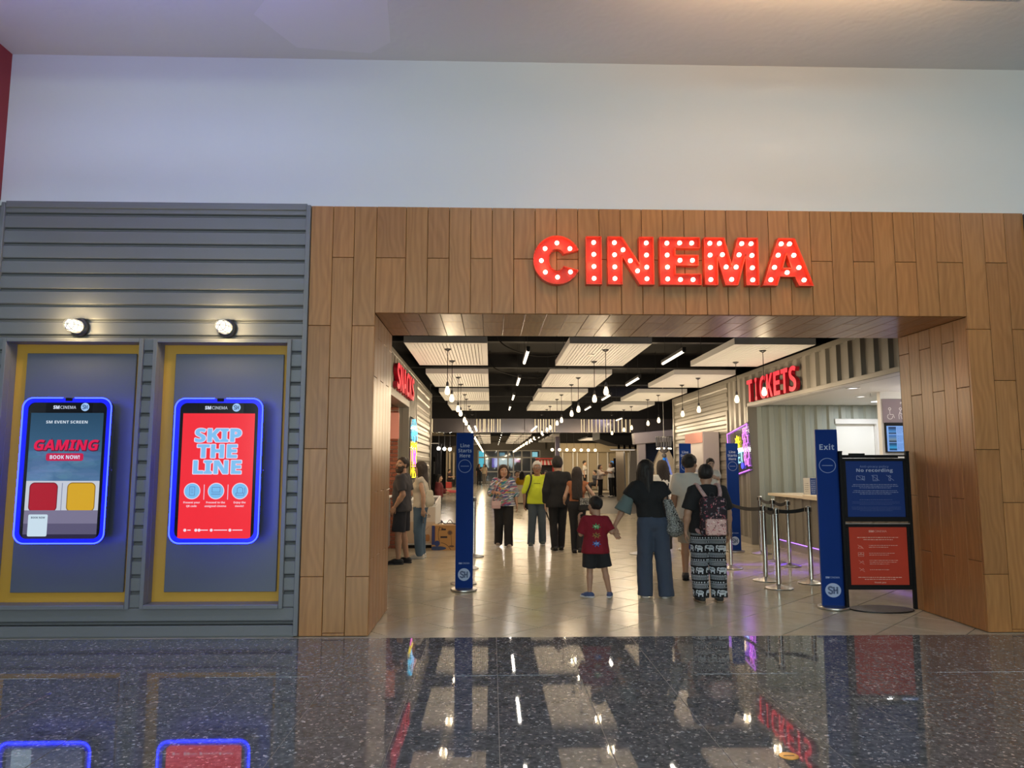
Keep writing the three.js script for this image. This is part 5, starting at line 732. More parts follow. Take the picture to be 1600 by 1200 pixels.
  for (let i = 0; i < 7; i++) { const x = 3.3 + i * 0.42, z = -33 - i * 0.2; const t = thing('globe_lamp', 'small globe lamp in the bright row before the tan panelled wall', 'lamp', [x, 2.42, z], 0, 'globe lamps before the tan panelled wall'); part('stem', rod([0, 0.06, 0], [0, ICEIL - 2.42, 0], 0.008, 0.008, 6), mat.darkMetal, t); part('globe', new THREE.SphereGeometry(0.085, 14, 10), glow(0xffe8bd, 3, 0xffffff), t); pointLight(0xffdca6, 1.2, [x, 2.42, z], 4); }
  solo('orange_seat', [bx(-0.42, 0.42, 0.3, 0.48, -0.2, 0.2, 0.04), bx(-0.36, 0.36, 0, 0.3, -0.15, 0.15, 0.02)], M([0.55, 0.14, 0.03], 0.6), 'orange upholstered bench before the tan panelled wall', 'bench', null, [5.05, 0.171, -33.9]);
  const kp = thing('screen_pillar', 'tall black pillar with a small blue screen beside the talking women', 'screen', [6.33, 0, -30.5]); part('pillar_body', bx(-0.12, 0.12, 0, 1.95, -0.06, 0.06, 0.01), mat.blackGloss, kp); part('pillar_screen', print(0.16, 0.34).translate(-0.18, 1.62, 0.03), glow([0.05, 0.3, 0.7], 0.8), kp, 'small blue screen'); part('screen_case', bx(-0.27, -0.1, 1.43, 1.8, -0.03, 0.02, 0.005), mat.blackSatin, kp);
  // red kiosk with striped awning
  const ks = thing('snack_kiosk', 'red snack kiosk with a red and white striped awning far back', 'kiosk', [3.4, 0, -40.5]); const redM = M([0.5, 0.035, 0.02], 0.5);
  part('kiosk_counter', bx(-0.62, 0.62, 0.05, 1.02, -0.4, 0.4, 0.02), redM, ks); part('kiosk_base', slab(-0.58, 0.58, 0, 0.05, -0.36, 0.36), mat.blackSatin, ks); for (const [x, z] of [[-0.58, -0.36], [0.58, -0.36], [-0.58, 0.36], [0.58, 0.36]]) part('kiosk_post', bx(x - 0.03, x + 0.03, 1.02, 1.75, z - 0.03, z + 0.03), redM, ks); part('kiosk_rear', slab(-0.6, 0.6, 1.02, 1.7, -0.4, -0.36), mat.soot, ks);
  for (let i = 0; i < 10; i++) part('awning_stripe', extrude(poly([[-0.62 + i * 0.124, 1.68], [-0.62 + (i + 1) * 0.124, 1.68], [-0.5 + (i + 1) * 0.1, 2.04], [-0.5 + i * 0.1, 2.04]]), 0.02).rotateX(-0.35).translate(0, 0.02 - 0.0, -0.15 + 0.62), i % 2 ? M([0.62, 0.5, 0.38], 0.7) : redM, ks); part('kiosk_roof', bx(-0.55, 0.55, 1.98, 2.05, -0.4, 0.0, 0.01), redM, ks);
  solo('pillar', bx(-0.22, 0.22, 0, ICEIL, -0.22, 0.22, 0.02), M([0.16, 0.14, 0.2], 0.5), 'mauve square pillar behind the man in the black suit', 'pillar', null, [4.3, 0, -40]);
  // glass doors at the end
  const dw = struct('wall_far', [slab(-9, -1.25, 0, ICEIL, -60.2, -60), slab(4.45, 10, 0, ICEIL, -60.2, -60), slab(-1.25, 4.45, 3.0, ICEIL, -60.2, -60)], M([0.36, 0.33, 0.28], 0.8)); part('header_beam', bx(-2.2, 4.9, 3.0, 3.7, -60, -59.6, 0.02), M([0.34, 0.31, 0.27], 0.8), dw);
  const frameM = M([0.8, 0.76, 0.68], 0.4), paneM = P([0.9, 0.95, 1], 0.03, { transmission: 0.9, thickness: 0, ior: 1.5 }); const gd = struct('door_2');
  const xs = [-1.2, -0.6, 0.6, 1.5, 2.0, 2.75, 3.6, 4.4]; for (const x of xs) part('door_frame', bx(x - 0.06, x + 0.06, 0, 2.95, -60.06, -59.94, 0.008), frameM, gd); for (const y of [0.08, 1.02, 2.3, 2.93]) part('door_rail', bx(-1.2, 4.4, y - 0.06, y + 0.06, -60.05, -59.95, 0.008), frameM, gd);
  for (let i = 0; i + 1 < xs.length; i++) for (const [a, b] of [[0.14, 0.96], [1.08, 2.24], [2.36, 2.87]]) part('pane', slab(xs[i] + 0.06, xs[i + 1] - 0.06, a, b, -60.006, -59.994), paneM, gd);
  for (const [x, y, w, h, c, k, lab] of [[-0.95, 2.2, 0.5, 1.5, [0.1, 0.7, 0.8], 0.9, 'tall turquoise light panel behind the left glass door'], [0.3, 1.85, 0.5, 0.9, [0.16, 0.08, 0.55], 0.7, 'violet light panel behind the second glass door'], [2.3, 2.05, 0.7, 0.35, [0.6, 0.05, 0.25], 0.7, 'crimson light panel behind the middle glass door'], [4.05, 2.6, 0.5, 0.45, [0.35, 0.75, 0.75], 1.0, 'pale turquoise light panel at the right top of the glass doors'], [1.0, 2.62, 0.5, 0.3, [0.2, 0.5, 0.6], 0.5, 'dim teal light panel above the second glass door']]) { const t = thing('lobby_sign', lab, 'lit sign', [x, y, -61.73]); part('panel_case', bx(-w / 2 - 0.03, w / 2 + 0.03, -h / 2 - 0.03, h / 2 + 0.03, -0.06, -0.005, 0.01), mat.blackSatin, t); part('panel_face', slab(-w / 2, w / 2, -h / 2, h / 2, -0.005, 0.004), glow(c, k), t); areaLight(new THREE.Color().setRGB(...c), k * 1.2, w, h, [x, y, -61.68], [x, y, -50]); }
  struct('wall_lobby', slab(-9, 10, 0, ICEIL, -61.9, -61.8), M([0.03, 0.035, 0.05], 0.7));
  // left far: black curtains, tan passage
  const cw = struct('wall_far_left', [slab(-9, -4.6, 0, ICEIL, -58, -57.8), slab(-4.6, -3.2, 2.5, ICEIL, -58, -57.8), slab(-2.2, -1.6, 0, ICEIL, -58, -57.8)], mat.tan); part('lower_hood', extrude(poly([[-3, 3.4], [-3, 2.62], [-0.2, 2.95], [-0.2, 3.4]]), 3.0).translate(-0.7, 0, -42), mat.soot, cw);
  const curtain = (x, z, w, h, label, m) => { const t = thing('curtain', label, 'curtain', [x, 0, z]); const pts = []; for (let i = 0; i <= 40; i++) pts.push([-w / 2 + w * i / 40, -(0.05 * Math.sin(i * 1.5))]); const back = pts.map(([a, b]) => [a, b - 0.02]).reverse(); part('cloth', profileY([...pts, ...back], 0.04, h), m, t); part('curtain_rail', rod([-w / 2 - 0.05, h + 0.02, 0], [w / 2 + 0.05, h + 0.02, 0], 0.02), mat.darkMetal, t); };
  curtain(-2.85, -29.5, 0.75, 2.6, 'black curtain hanging at the left passage, nearer one', M([0.012, 0.011, 0.013], 0.9)); curtain(-2.75, -33, 0.6, 2.6, 'black curtain hanging at the left passage, farther one', M([0.012, 0.011, 0.013], 0.9));
  struct('wall_passage', [slab(-9, -3.55, 0, ICEIL, -47.2, -47), slab(-3.55, -3.2, 0, 2.9, -47.1, -46.8)], mat.tan); struct('door_3', [bx(-2.55, -1.7, 0, 2.15, -57.8, -57.7), bx(-2.62, -2.55, 0, 2.22, -57.8, -57.66), bx(-1.7, -1.63, 0, 2.22, -57.8, -57.66), bx(-2.62, -1.63, 2.15, 2.22, -57.8, -57.66)], M([0.03, 0.055, 0.05], 0.5));
  for (const x of [-3.3, -3.0, -2.72]) solo('wall_post', bx(-0.06, 0.06, 0, 2.5, -0.06, 0.06, 0.01), mat.tan, 'tan wall post at the far left passage', 'post', 'tan wall posts at the far left passage', [x, 0, -46.3]);
  for (let i = 0; i < 3; i++) { const t = thing('spot_lamp', 'round white spot lamp above the black curtains', 'lamp', [-2.5 + i * 0.22, 2.36, -28 - i * 0.8], 0, 'round spot lamps above the black curtains'); part('lamp_head', rod([0, 0, 0], [0, 0, -0.16], 0.09, 0.07, 16), mat.blackSatin, t); part('lens', disc(0.08, 0.012, 0, 20, 0.003).rotateX(Math.PI / 2), glow(0xfff6e6, 3, 0xffffff), t); part('stem', rod([0, 0.06, -0.08], [0, ICEIL - 2.36, -0.08], 0.012), mat.darkMetal, t); pointLight(0xfff0dc, 3, [-2.5 + i * 0.22, 2.36, -27.85 - i * 0.8], 4); }
  solo('red_carpet', bx(-1.0, 0.75, 0, 0.012, -2.2, 2.2, 0.003), M([0.5, 0.03, 0.04], 0.9), 'strip of red carpet on the floor of the left passage', 'carpet', null, [-2.55, 0, -38]);
  const sg = thing('banner', 'slim black banner with small white letters by the black curtain', 'banner', [-2.62, 0, -27]); part('banner_board', bx(-0.07, 0.07, 0.02, 1.95, -0.012, 0.012, 0.003), mat.blackSatin, sg); part('banner_print', print(0.1, 0.6).translate(0, 1.45, 0.014), M([0.6, 0.6, 0.6], 0.6, { map: canvasTex(32, 192, (x, w, h) => { x.fillStyle = '#111'; x.fillRect(0, 0, w, h); for (let i = 0; i < 9; i++) { x.fillStyle = '#bbb'; x.fillRect(9, 8 + i * 20, 14, 11); } }) }), sg); part('banner_foot', bx(-0.14, 0.14, 0, 0.02, -0.1, 0.1, 0.004), mat.darkMetal, sg);
  areaLight(0xffe2b8, 3, 2.9, 3.9, [6.2, 2.9, -31], [6.2, 0, -31]); areaLight(0xffe2b8, 2.5, 2, 8, [-4.2, 2.9, -42], [-4.2, 0, -42]); areaLight(0xe8e0ff, 14, 0.5, 0.7, [5.3, 3.9, -16.2], [5.6, 1.2, -18]);
  for (const [x, z, w, d, lab, y] of [[6.2, -31, 1.5, 2, 'long ceiling light panel before the tan panelled wall', 2.93], [-4.2, -42, 1, 4, 'long ceiling light panel of the left passage', 2.93], [5.3, -16.2, 0.3, 0.4, 'small square ceiling light before the pale portal', 3.95]]) { const t = thing('ceiling_light', lab, 'ceiling light', [x, y, z]); part('light_frame', bx(-w, w, 0.0, 0.06, -d, d, 0.005), mat.blackSatin, t); part('light_diffuser', slab(-w + 0.05, w - 0.05, -0.01, -0.001, -d + 0.05, d - 0.05), glow(0xffe8c8, 0.5), t); part('hanger_rod', [rod([-w * 0.8, 0.06, 0], [-w * 0.8, ICEIL - y, 0], 0.01), rod([w * 0.8, 0.06, 0], [w * 0.8, ICEIL - y, 0], 0.01)], mat.darkMetal, t); }
}
// ================================================================ bodies: smooth unions of tapered capsules on a grid, meshed by surface nets
class Field {
  constructor(lo, hi, c) { this.lo = lo; this.c = c; this.n = [0, 1, 2].map((i) => Math.ceil((hi[i] - lo[i]) / c) + 1); this.f = new Float32Array(this.n[0] * this.n[1] * this.n[2]).fill(9); }
  each(lo, hi, fn) {
    const { lo: L0, c, n, f } = this, a = [0, 1, 2].map((i) => clamp(Math.floor((lo[i] - L0[i]) / c), 0, n[i] - 1)), b = [0, 1, 2].map((i) => clamp(Math.ceil((hi[i] - L0[i]) / c), 0, n[i] - 1));
    for (let k = a[2]; k <= b[2]; k++) for (let j = a[1]; j <= b[1]; j++) for (let i = a[0]; i <= b[0]; i++) { const q = (k * n[1] + j) * n[0] + i; f[q] = fn(L0[0] + i * c, L0[1] + j * c, L0[2] + k * c, f[q]); }
  }
  // capsule from a to b, radii ra and rb, k the softness of the join, s stretches space (flat limbs), cut flattens the end b
  cap(a, b, ra, rb = ra, k = 0.02, s = [1, 1, 1], cut = false) {
    const m = Math.max(ra, rb) + k + 2 * this.c, lo = [0, 1, 2].map((i) => Math.min(a[i], b[i]) - m / Math.min(1, s[i])), hi = [0, 1, 2].map((i) => Math.max(a[i], b[i]) + m / Math.min(1, s[i]));
    const d = [0, 1, 2].map((i) => (b[i] - a[i]) * s[i]), dd = d[0] * d[0] + d[1] * d[1] + d[2] * d[2] || 1e-9, w = 2 / (1 + Math.max(...s)), len = Math.sqrt(dd);
    this.each(lo, hi, (x, y, z, f) => {
      const px = (x - a[0]) * s[0], py = (y - a[1]) * s[1], pz = (z - a[2]) * s[2], raw = (px * d[0] + py * d[1] + pz * d[2]) / dd, t = clamp(raw, 0, 1);
      let v = (Math.hypot(px - t * d[0], py - t * d[1], pz - t * d[2]) - lerp(ra, rb, t)) * w;
      if (cut) v = Math.max(v, (raw - 1) * len);
      const h = Math.max(k - Math.abs(f - v), 0) / (k || 1); return Math.min(f, v) - h * h * k * 0.25;
    });
  }
  ell(c, r, k = 0.02) { this.cap(c, c, Math.max(...r), Math.max(...r), k, r.map((q) => Math.max(...r) / q)); }
  cut(fn) { const { f } = this; this.each(this.lo, [9, 9, 9], (x, y, z, v) => Math.max(v, fn(x, y, z))); }
  wobble(amp, freq, seed) { const N = Field.N; this.each(this.lo, [9, 9, 9], (x, y, z, v) => Math.abs(v) < 0.06 ? v - amp * 0.8 + amp * (N.noise(x * freq + seed, y * freq * 0.6, z * freq) + 0.5 * N.noise(x * freq * 2.3, y * freq * 1.7 + seed, z * freq * 2.3)) : v); }
  mesh(uvOf, colorOf) {
    const { f, n, lo, c } = this, [nx, ny, nz] = n, id = new Int32Array(f.length).fill(-1), P = [], I = [], sx = 1, sy = nx, sz = nx * ny;
    const E = [[0, 1], [0, 2], [0, 4], [1, 3], [1, 5], [2, 3], [2, 6], [3, 7], [4, 5], [4, 6], [5, 7], [6, 7]], off = [0, sx, sy, sx + sy, sz, sx + sz, sy + sz, sx + sy + sz], at = (q) => [q & 1, q >> 1 & 1, q >> 2 & 1];
    for (let k = 0; k < nz - 1; k++) for (let j = 0; j < ny - 1; j++) for (let i = 0; i < nx - 1; i++) {
      const o = k * sz + j * sy + i; let mask = 0; for (let q = 0; q < 8; q++) if (f[o + off[q]] < 0) mask |= 1 << q; if (mask === 0 || mask === 255) continue;
      let x = 0, y = 0, z = 0, m = 0; for (const [a, b] of E) { const A = f[o + off[a]], B = f[o + off[b]]; if ((A < 0) === (B < 0)) continue; const t = A / (A - B), pa = at(a), pb = at(b); x += lerp(pa[0], pb[0], t); y += lerp(pa[1], pb[1], t); z += lerp(pa[2], pb[2], t); m++; }
      id[o] = P.length / 3; P.push(lo[0] + (i + x / m) * c, lo[1] + (j + y / m) * c, lo[2] + (k + z / m) * c);
    }
    const quad = (a, b, d, e, flip) => { if (a < 0 || b < 0 || d < 0 || e < 0) return; flip ? I.push(a, d, b, a, e, d) : I.push(a, b, d, a, d, e); };
    for (let k = 1; k < nz - 1; k++) for (let j = 1; j < ny - 1; j++) for (let i = 1; i < nx - 1; i++) {
      const o = k * sz + j * sy + i, s = f[o] < 0;
      if (s !== f[o + sx] < 0) quad(id[o], id[o - sy], id[o - sy - sz], id[o - sz], s); if (s !== f[o + sy] < 0) quad(id[o], id[o - sz], id[o - sz - sx], id[o - sx], s); if (s !== f[o + sz] < 0) quad(id[o], id[o - sx], id[o - sx - sy], id[o - sy], s);
    }
    // orientation: the signed volume tells which way round
    let vol = 0; for (let q = 0; q < I.length; q += 3) { const a = 3 * I[q], b = 3 * I[q + 1], d = 3 * I[q + 2]; vol += P[a] * (P[b + 1] * P[d + 2] - P[b + 2] * P[d + 1]) - P[a + 1] * (P[b] * P[d + 2] - P[b + 2] * P[d]) + P[a + 2] * (P[b] * P[d + 1] - P[b + 1] * P[d]); }
    if (vol < 0) for (let q = 0; q < I.length; q += 3) [I[q + 1], I[q + 2]] = [I[q + 2], I[q + 1]];
    const g = new THREE.BufferGeometry(), cnt = P.length / 3; g.setAttribute('position', new THREE.Float32BufferAttribute(P, 3)); g.setIndex(I); g.computeVertexNormals();
    const uv = new Float32Array(cnt * 2); for (let q = 0; q < cnt; q++) { const [u, v] = uvOf ? uvOf(P[3 * q], P[3 * q + 1], P[3 * q + 2]) : [P[3 * q] + 0.7 * P[3 * q + 2], P[3 * q + 1]]; uv[2 * q] = u; uv[2 * q + 1] = v; } g.setAttribute('uv', new THREE.BufferAttribute(uv, 2));
    if (colorOf) { const cl = new Float32Array(cnt * 3); for (let q = 0; q < cnt; q++) { const w = colorOf(P[3 * q], P[3 * q + 1], P[3 * q + 2]); cl.set(w, 3 * q); } g.setAttribute('color', new THREE.BufferAttribute(cl, 3)); }
    return g;
  }
}
Field.N = new ImprovedNoise();
const skinM = P([1, 1, 1], 0.55, { vertexColors: true });
const strands = dataTex(256, 256, (i, j, u, v) => { const n = 0.55 * N1(u * 40, v * 3, 40, 3) + 0.45 * N2(u * 64, v * 6, 64, 6); return [n, n, n]; }, 0.12, 0.25, false), hb = { bumpMap: strands, bumpScale: 0.006 };
const hairM = { black: M([0.012, 0.009, 0.008], 0.6, hb), dark: M([0.022, 0.013, 0.01], 0.58, hb), white: M([0.62, 0.6, 0.56], 0.7, hb), brown: M([0.04, 0.02, 0.013], 0.55, hb), stubble: M([0.05, 0.034, 0.026], 0.85) };
const cloth = (c, o = {}) => M(c, 0.88, { bumpMap: weave, bumpScale: 0.0006, ...o });
const sub = (a, b) => [a[0] - b[0], a[1] - b[1], a[2] - b[2]], addv = (a, b, s = 1) => [a[0] + b[0] * s, a[1] + b[1] * s, a[2] + b[2] * s], lp = (a, b, t) => [lerp(a[0], b[0], t), lerp(a[1], b[1], t), lerp(a[2], b[2], t)], unit = (a) => { const l = Math.hypot(...a) || 1; return a.map((x) => x / l); }, cross = (a, b) => [a[1] * b[2] - a[2] * b[1], a[2] * b[0] - a[0] * b[2], a[0] * b[1] - a[1] * b[0]], dot = (a, b) => a[0] * b[0] + a[1] * b[1] + a[2] * b[2];
function pack(list) { for (const g of list) if (!g.attributes.color) g.setAttribute('color', new THREE.BufferAttribute(new Float32Array(g.attributes.position.count * 3).fill(1), 3)); return mergeGeometries(list); }
// a person faces +z in its own frame, feet on y = 0; lengths below are for a height of 1.70 m and scale with H
function person(o) {
  const H = o.H, k = H / 1.7, fine = o.fine ?? 1, child = o.child ? 1 : 0, wide = (o.wide ?? 1), hk = k * (child ? 1.36 : 1.09) * (o.headScale ?? 1);
  const root = thing('person', o.label, 'person', [o.at[0], o.y ?? 0, o.at[1]], o.turn ?? 0, o.group);
  const skin = o.skin ?? [0.40, 0.22, 0.14], pose = o.pose ?? {}, S = (p) => [p[0] * k, p[1] * k, p[2] * k];
  const sw = (o.sw ?? (o.woman ? 0.152 : 0.172)) * (child ? 0.94 : 1), dy = child ? -0.055 : 0;         // a child's larger head sits lower on a shorter trunk
  const lean = pose.lean ?? [0, 0, 0];
  const J = { pel: [0, 0.93, 0], waist: [0, 1.08, 0.005], chest: [0, 1.26, 0], neck: [0, 1.42, -0.015], sL: [sw, 1.385, -0.015], sR: [-sw, 1.385, -0.015], hL: [0.085, 0.91, 0], hR: [-0.085, 0.91, 0] };
  for (const q of ['chest', 'neck', 'sL', 'sR']) J[q] = addv(J[q], [lean[0], lean[1] + dy, lean[2]]); J.waist = addv(J.waist, [lean[0] * 0.5, dy * 0.5, lean[2] * 0.5]);
  for (const s of ['L', 'R']) { const m = s === 'L' ? 1 : -1, a = pose['arm' + s] ?? {}, l = pose['leg' + s] ?? {};
    J['e' + s] = addv(J['s' + s], a.e ?? [0.055 * m, -0.275, -0.02]); J['w' + s] = addv(J['e' + s], a.w ?? [0.012 * m, -0.235, 0.05]); J['k' + s] = l.k ?? [0.095 * m, 0.49, 0.015]; J['a' + s] = l.a ?? [0.095 * m, 0.085, -0.02]; if (l.h) J['h' + s] = l.h; }
  for (const q in J) J[q] = S(J[q]);
  const R = (r) => r * k, headC = addv(J.neck, S([pose.headShift?.[0] ?? 0, 0.165 + (child ? 0.035 : 0), 0.03 + (pose.headShift?.[1] ?? 0)]));
  const bellyR = o.belly ?? 0;
  const torso = (F, e, full = true) => { const f = o.deep ?? 1;
    F.cap(addv(J.pel, S([-0.075 * wide, 0, 0])), addv(J.pel, S([0.075 * wide, 0, 0])), R(0.102 * f) + e, R(0.102 * f) + e, R(0.05)); F.cap(addv(J.waist, S([-0.06 * wide, 0, 0])), addv(J.waist, S([0.06 * wide, 0, 0])), R((o.woman ? 0.086 : 0.095) * f) + e, R((o.woman ? 0.086 : 0.095) * f) + e, R(0.06));
    F.cap(addv(J.chest, S([-0.075 * wide, 0, 0])), addv(J.chest, S([0.075 * wide, 0, 0])), R(0.1 * f) + e, R(0.1 * f) + e, R(0.07)); F.cap(addv(J.sR, S([0.035, -0.012, 0])), addv(J.sL, S([-0.035, -0.012, 0])), R(0.058) + e, R(0.058) + e, R(0.06)); F.cap(J.pel, J.chest, R(0.09 * f) + e, R(0.09 * f) + e, R(0.05)); F.cap(J.chest, J.neck, R(0.075) + e, R(0.05) + e, R(0.05));
    if (bellyR) F.cap(addv(J.waist, S([0, -0.02, 0.035])), addv(J.waist, S([0, 0.06, 0.03])), R(bellyR) + e, R(bellyR) + e, R(0.05)); if (o.woman) for (const s of [-1, 1]) F.ell(addv(J.chest, S([s * 0.065, -0.005, 0.075])), [R(0.058) + e, R(0.06) + e, R(0.05) + e], R(0.04)); };
  const all = Object.values(J), lo = [0, 1, 2].map((i) => Math.min(...all.map((p) => p[i])) - R(0.24)), hi = [0, 1, 2].map((i) => Math.max(...all.map((p) => p[i])) + R(0.24)); lo[1] = -0.03;
  // ---- the body
  const B = new Field(lo, [hi[0], headC[1] + R(0.02), hi[2]], 0.014 * fine * Math.max(k, 0.8)); torso(B, 0);
  B.cap(J.neck, addv(headC, S([0, -0.03, -0.02])), R(0.05), R(0.05), R(0.03));
  for (const s of ['L', 'R']) { const bulk = (o.bulk ?? 1) * (o.woman ? 0.9 : 1);
    B.cap(J['s' + s], J['e' + s], R(0.052 * bulk), R(0.04 * bulk), R(0.035)); B.cap(J['e' + s], lp(J['e' + s], J['w' + s], 0.35), R(0.04 * bulk), R(0.041 * bulk), R(0.02)); B.cap(lp(J['e' + s], J['w' + s], 0.35), J['w' + s], R(0.041 * bulk), R(0.026), R(0.02));
    B.cap(J['h' + s], J['k' + s], R(0.082 * wide), R(0.053), R(0.04)); B.cap(J['k' + s], lp(J['k' + s], J['a' + s], 0.32), R(0.051), R(0.054), R(0.02)); B.cap(lp(J['k' + s], J['a' + s], 0.32), J['a' + s], R(0.054), R(0.036), R(0.02));
    const fd = o.feet?.[s] ?? [0.12 * (s === 'L' ? 1 : -1), 0, 1], d = unit(fd); const A = J['a' + s]; B.cap(addv(A, [0, -R(0.045), 0]), addv(addv(A, d, R(0.13)), [0, -R(0.055), 0]), R(0.036), R(0.028), R(0.02)); }
  const skinC = () => skin; const parts = [B.mesh(null, skinC)];
  // ---- hands: palm, four fingers of their own lengths, thumb from the side of the palm
  for (const s of ['L', 'R']) { const a = pose['arm' + s] ?? {}, m = s === 'L' ? 1 : -1, w = J['w' + s], d = unit(a.h ?? sub(w, J['e' + s])); let nrm = a.palm ?? [-m, 0, 0]; nrm = unit(addv(nrm, d, -dot(nrm, d))); const u = a.thumb ? unit(addv(addv(a.thumb, d, -dot(a.thumb, d)), nrm, -dot(a.thumb, nrm))) : unit(cross(nrm, d).map((q) => q * -m)); const curl = a.curl ?? 0.35, hs = k * (child ? 1.12 : 1) * (o.woman ? 0.92 : 1);
    const c = 0.0042 * Math.max(1, fine * 0.9), F = new Field(w.map((q) => q - 0.21 * hs), w.map((q) => q + 0.21 * hs), c); F.cap(addv(w, d, -0.02 * hs), addv(w, d, 0.02 * hs), 0.026 * hs, 0.024 * hs, 0.012);
    [-1.5, -0.5, 0.5, 1.5].forEach((q, i) => { const L1 = [0.064, 0.074, 0.079, 0.071][i], base = addv(addv(w, d, 0.02 * hs), u, q * 0.015 * hs), kn = addv(addv(w, d, [0.08, 0.088, 0.09, 0.086][i] * hs), u, q * 0.02 * hs); F.cap(base, kn, 0.0145 * hs, 0.011 * hs, 0.012); let dir = d, p = kn; for (let j = 0; j < 3; j++) { const an = curl * [0.6, 1.0, 0.7][j] * (1 + 0.12 * (1.5 - i)); dir = unit(addv(dir.map((x) => x * Math.cos(an)), nrm, Math.sin(an))); const q2 = addv(p, dir, L1 * [0.46, 0.3, 0.24][j] * hs); F.cap(p, q2, [0.0098, 0.0088, 0.008][j] * hs, [0.0088, 0.008, 0.0068][j] * hs, 0.003); p = q2; } });
    const tb = addv(addv(w, d, 0.03 * hs), u, 0.026 * hs), t1 = addv(addv(tb, unit(addv(addv(d, u, 0.75), nrm, 0.45)), 0.038 * hs), nrm, 0.004), t2 = addv(t1, unit(addv(addv(d, u, 0.25), nrm, 0.5)), 0.032 * hs); F.cap(addv(w, d, 0.03 * hs), tb, 0.016 * hs, 0.014 * hs, 0.01); F.cap(tb, t1, 0.0125 * hs, 0.0105 * hs, 0.006); F.cap(t1, t2, 0.0105 * hs, 0.008 * hs, 0.003); parts.push(F.mesh(null, skinC)); }
  // ---- the head in its own frame
  const hd = o.head ?? {}, mtx = new THREE.Matrix4().compose(V3(...headC), new THREE.Quaternion().setFromEuler(new THREE.Euler(hd.pitch ?? 0, hd.yaw ?? 0, hd.roll ?? 0, 'YXZ')), V3(hk, hk, hk));
  const hc = 0.0052 * fine, hf = new Field([-0.12, -0.2, -0.15], [0.12, 0.15, 0.14], hc), fw = o.face ?? 1;
  hf.ell([0, 0.03, -0.014], [0.073, 0.086, 0.092], 0.02); hf.ell([0, -0.03, 0.02], [0.06 * fw, 0.074, 0.07], 0.03); hf.cap([-0.02 * fw, -0.088, 0.046], [0.02 * fw, -0.088, 0.046], 0.024, 0.024, 0.03); hf.cap([-0.045 * fw, -0.06, 0.0], [0.045 * fw, -0.06, 0.0], 0.02, 0.02, 0.03); hf.cap([-0.032, 0.024, 0.07], [0.032, 0.024, 0.07], 0.013, 0.013, 0.012);
  for (const s of [-1, 1]) { hf.ell([s * 0.04 * fw, -0.02, 0.062], [0.02, 0.018, 0.018], 0.02); hf.ell([s * 0.031, 0.004, 0.076], [0.014, 0.009, 0.011], 0.004); hf.ell([s * 0.075, -0.006, -0.004], [0.010, 0.031, 0.019], 0.006); hf.ell([s * 0.08, 0.008, -0.01], [0.006, 0.02, 0.012], 0.004); hf.ell([s * 0.012, -0.027, 0.092], [0.009, 0.008, 0.009], 0.006); }
  hf.cap([0, 0.012, 0.086], [0, -0.022, 0.103], 0.008, 0.0125, 0.008); hf.cap([-0.018, -0.052, 0.079], [0.018, -0.052, 0.079], 0.008, 0.008, 0.006); hf.cap([-0.014, -0.061, 0.078], [0.014, -0.061, 0.078], 0.0085, 0.0085, 0.005); hf.cap([0, -0.06, -0.022], [0, -0.17, -0.036], 0.05, 0.052, 0.03);
  const brow = (o.hair?.color === 'white') ? [0.35, 0.32, 0.3] : [0.03, 0.02, 0.016];
  parts.push(hf.mesh(null, (x, y, z) => { const ax = Math.abs(x); if (z > 0.05) { const e = Math.hypot((ax - 0.031) / 0.015, (y - 0.004) / 0.0075); if (e < 0.95 && z > 0.073) return Math.hypot(ax - 0.031, y - 0.004) < 0.0068 ? [0.02, 0.012, 0.01] : [0.6, 0.57, 0.54]; const by = 0.026 + 0.1 * (0.045 - ax) * 0.2; if (ax > 0.013 && ax < 0.05 && Math.abs(y - by) < 0.0052) return brow; if (Math.abs(y + 0.0565) < 0.011 && ax < 0.026 - Math.abs(y + 0.0565) * 0.8 && z > 0.07) return Math.abs(y + 0.0565) < 0.0018 ? [skin[0] * 0.3, skin[1] * 0.25, skin[2] * 0.25] : [skin[0] * 0.95, skin[1] * 0.55, skin[2] * 0.55]; } return skin; }).applyMatrix4(mtx));
  part('body', pack(parts), skinM, root);
  // ---- hair
  const h = o.hair; if (h) { const F = new Field([-0.17, -0.62, -0.22], [0.17, 0.17, 0.15], 0.0075 * fine), v = h.vol ?? 0.012, top = h.top ?? 0;
    F.ell([0, 0.034 + top * 0.4, -0.018], [0.075 + v, 0.086 + v + top, 0.092 + v], 0.01); if (h.style !== 'short') F.ell([0, -0.01, -0.03], [0.083 + v, 0.1, 0.075 + v], 0.02);
    const line = h.line ?? 0.035, low = h.low ?? -0.07; F.cut((x, y, z) => Math.max(z * 0.75 - (y - 0.05) * 0.66 - line, h.style === 'short' ? Math.max(low - y, (Math.abs(x) > 0.05 && y < 0.0 && z > -0.03) ? 0.02 : -1) : -1));
    if (h.style === 'bob') { for (const s of [-1, 1]) F.cap([s * 0.07, 0.02, -0.02], [s * 0.075, -0.12, -0.012], 0.03, 0.03, 0.02, [1, 1, 1]); F.cap([-0.04, 0, -0.075], [-0.05, -0.125, -0.06], 0.045, 0.04, 0.02); F.cap([0.04, 0, -0.075], [0.05, -0.125, -0.06], 0.045, 0.04, 0.02); }
    if (h.style === 'long') { const e = -(h.len ?? 0.4); for (const [x0, x1, r0, r1] of [[-0.045, -0.075, 0.05, 0.03], [0.0, 0.0, 0.055, 0.04], [0.045, 0.075, 0.05, 0.03]]) F.cap([x0, -0.02, -0.065], [x1 * (h.spread ?? 1), e, -(h.back ?? 0.1)], r0, r1, 0.03, [1, 1, 1.35]); for (const s of [-1, 1]) if (!h.behind) F.cap([s * 0.07, 0.02, -0.02], [s * 0.085, e * 0.55, -0.03], 0.028, 0.022, 0.02); }
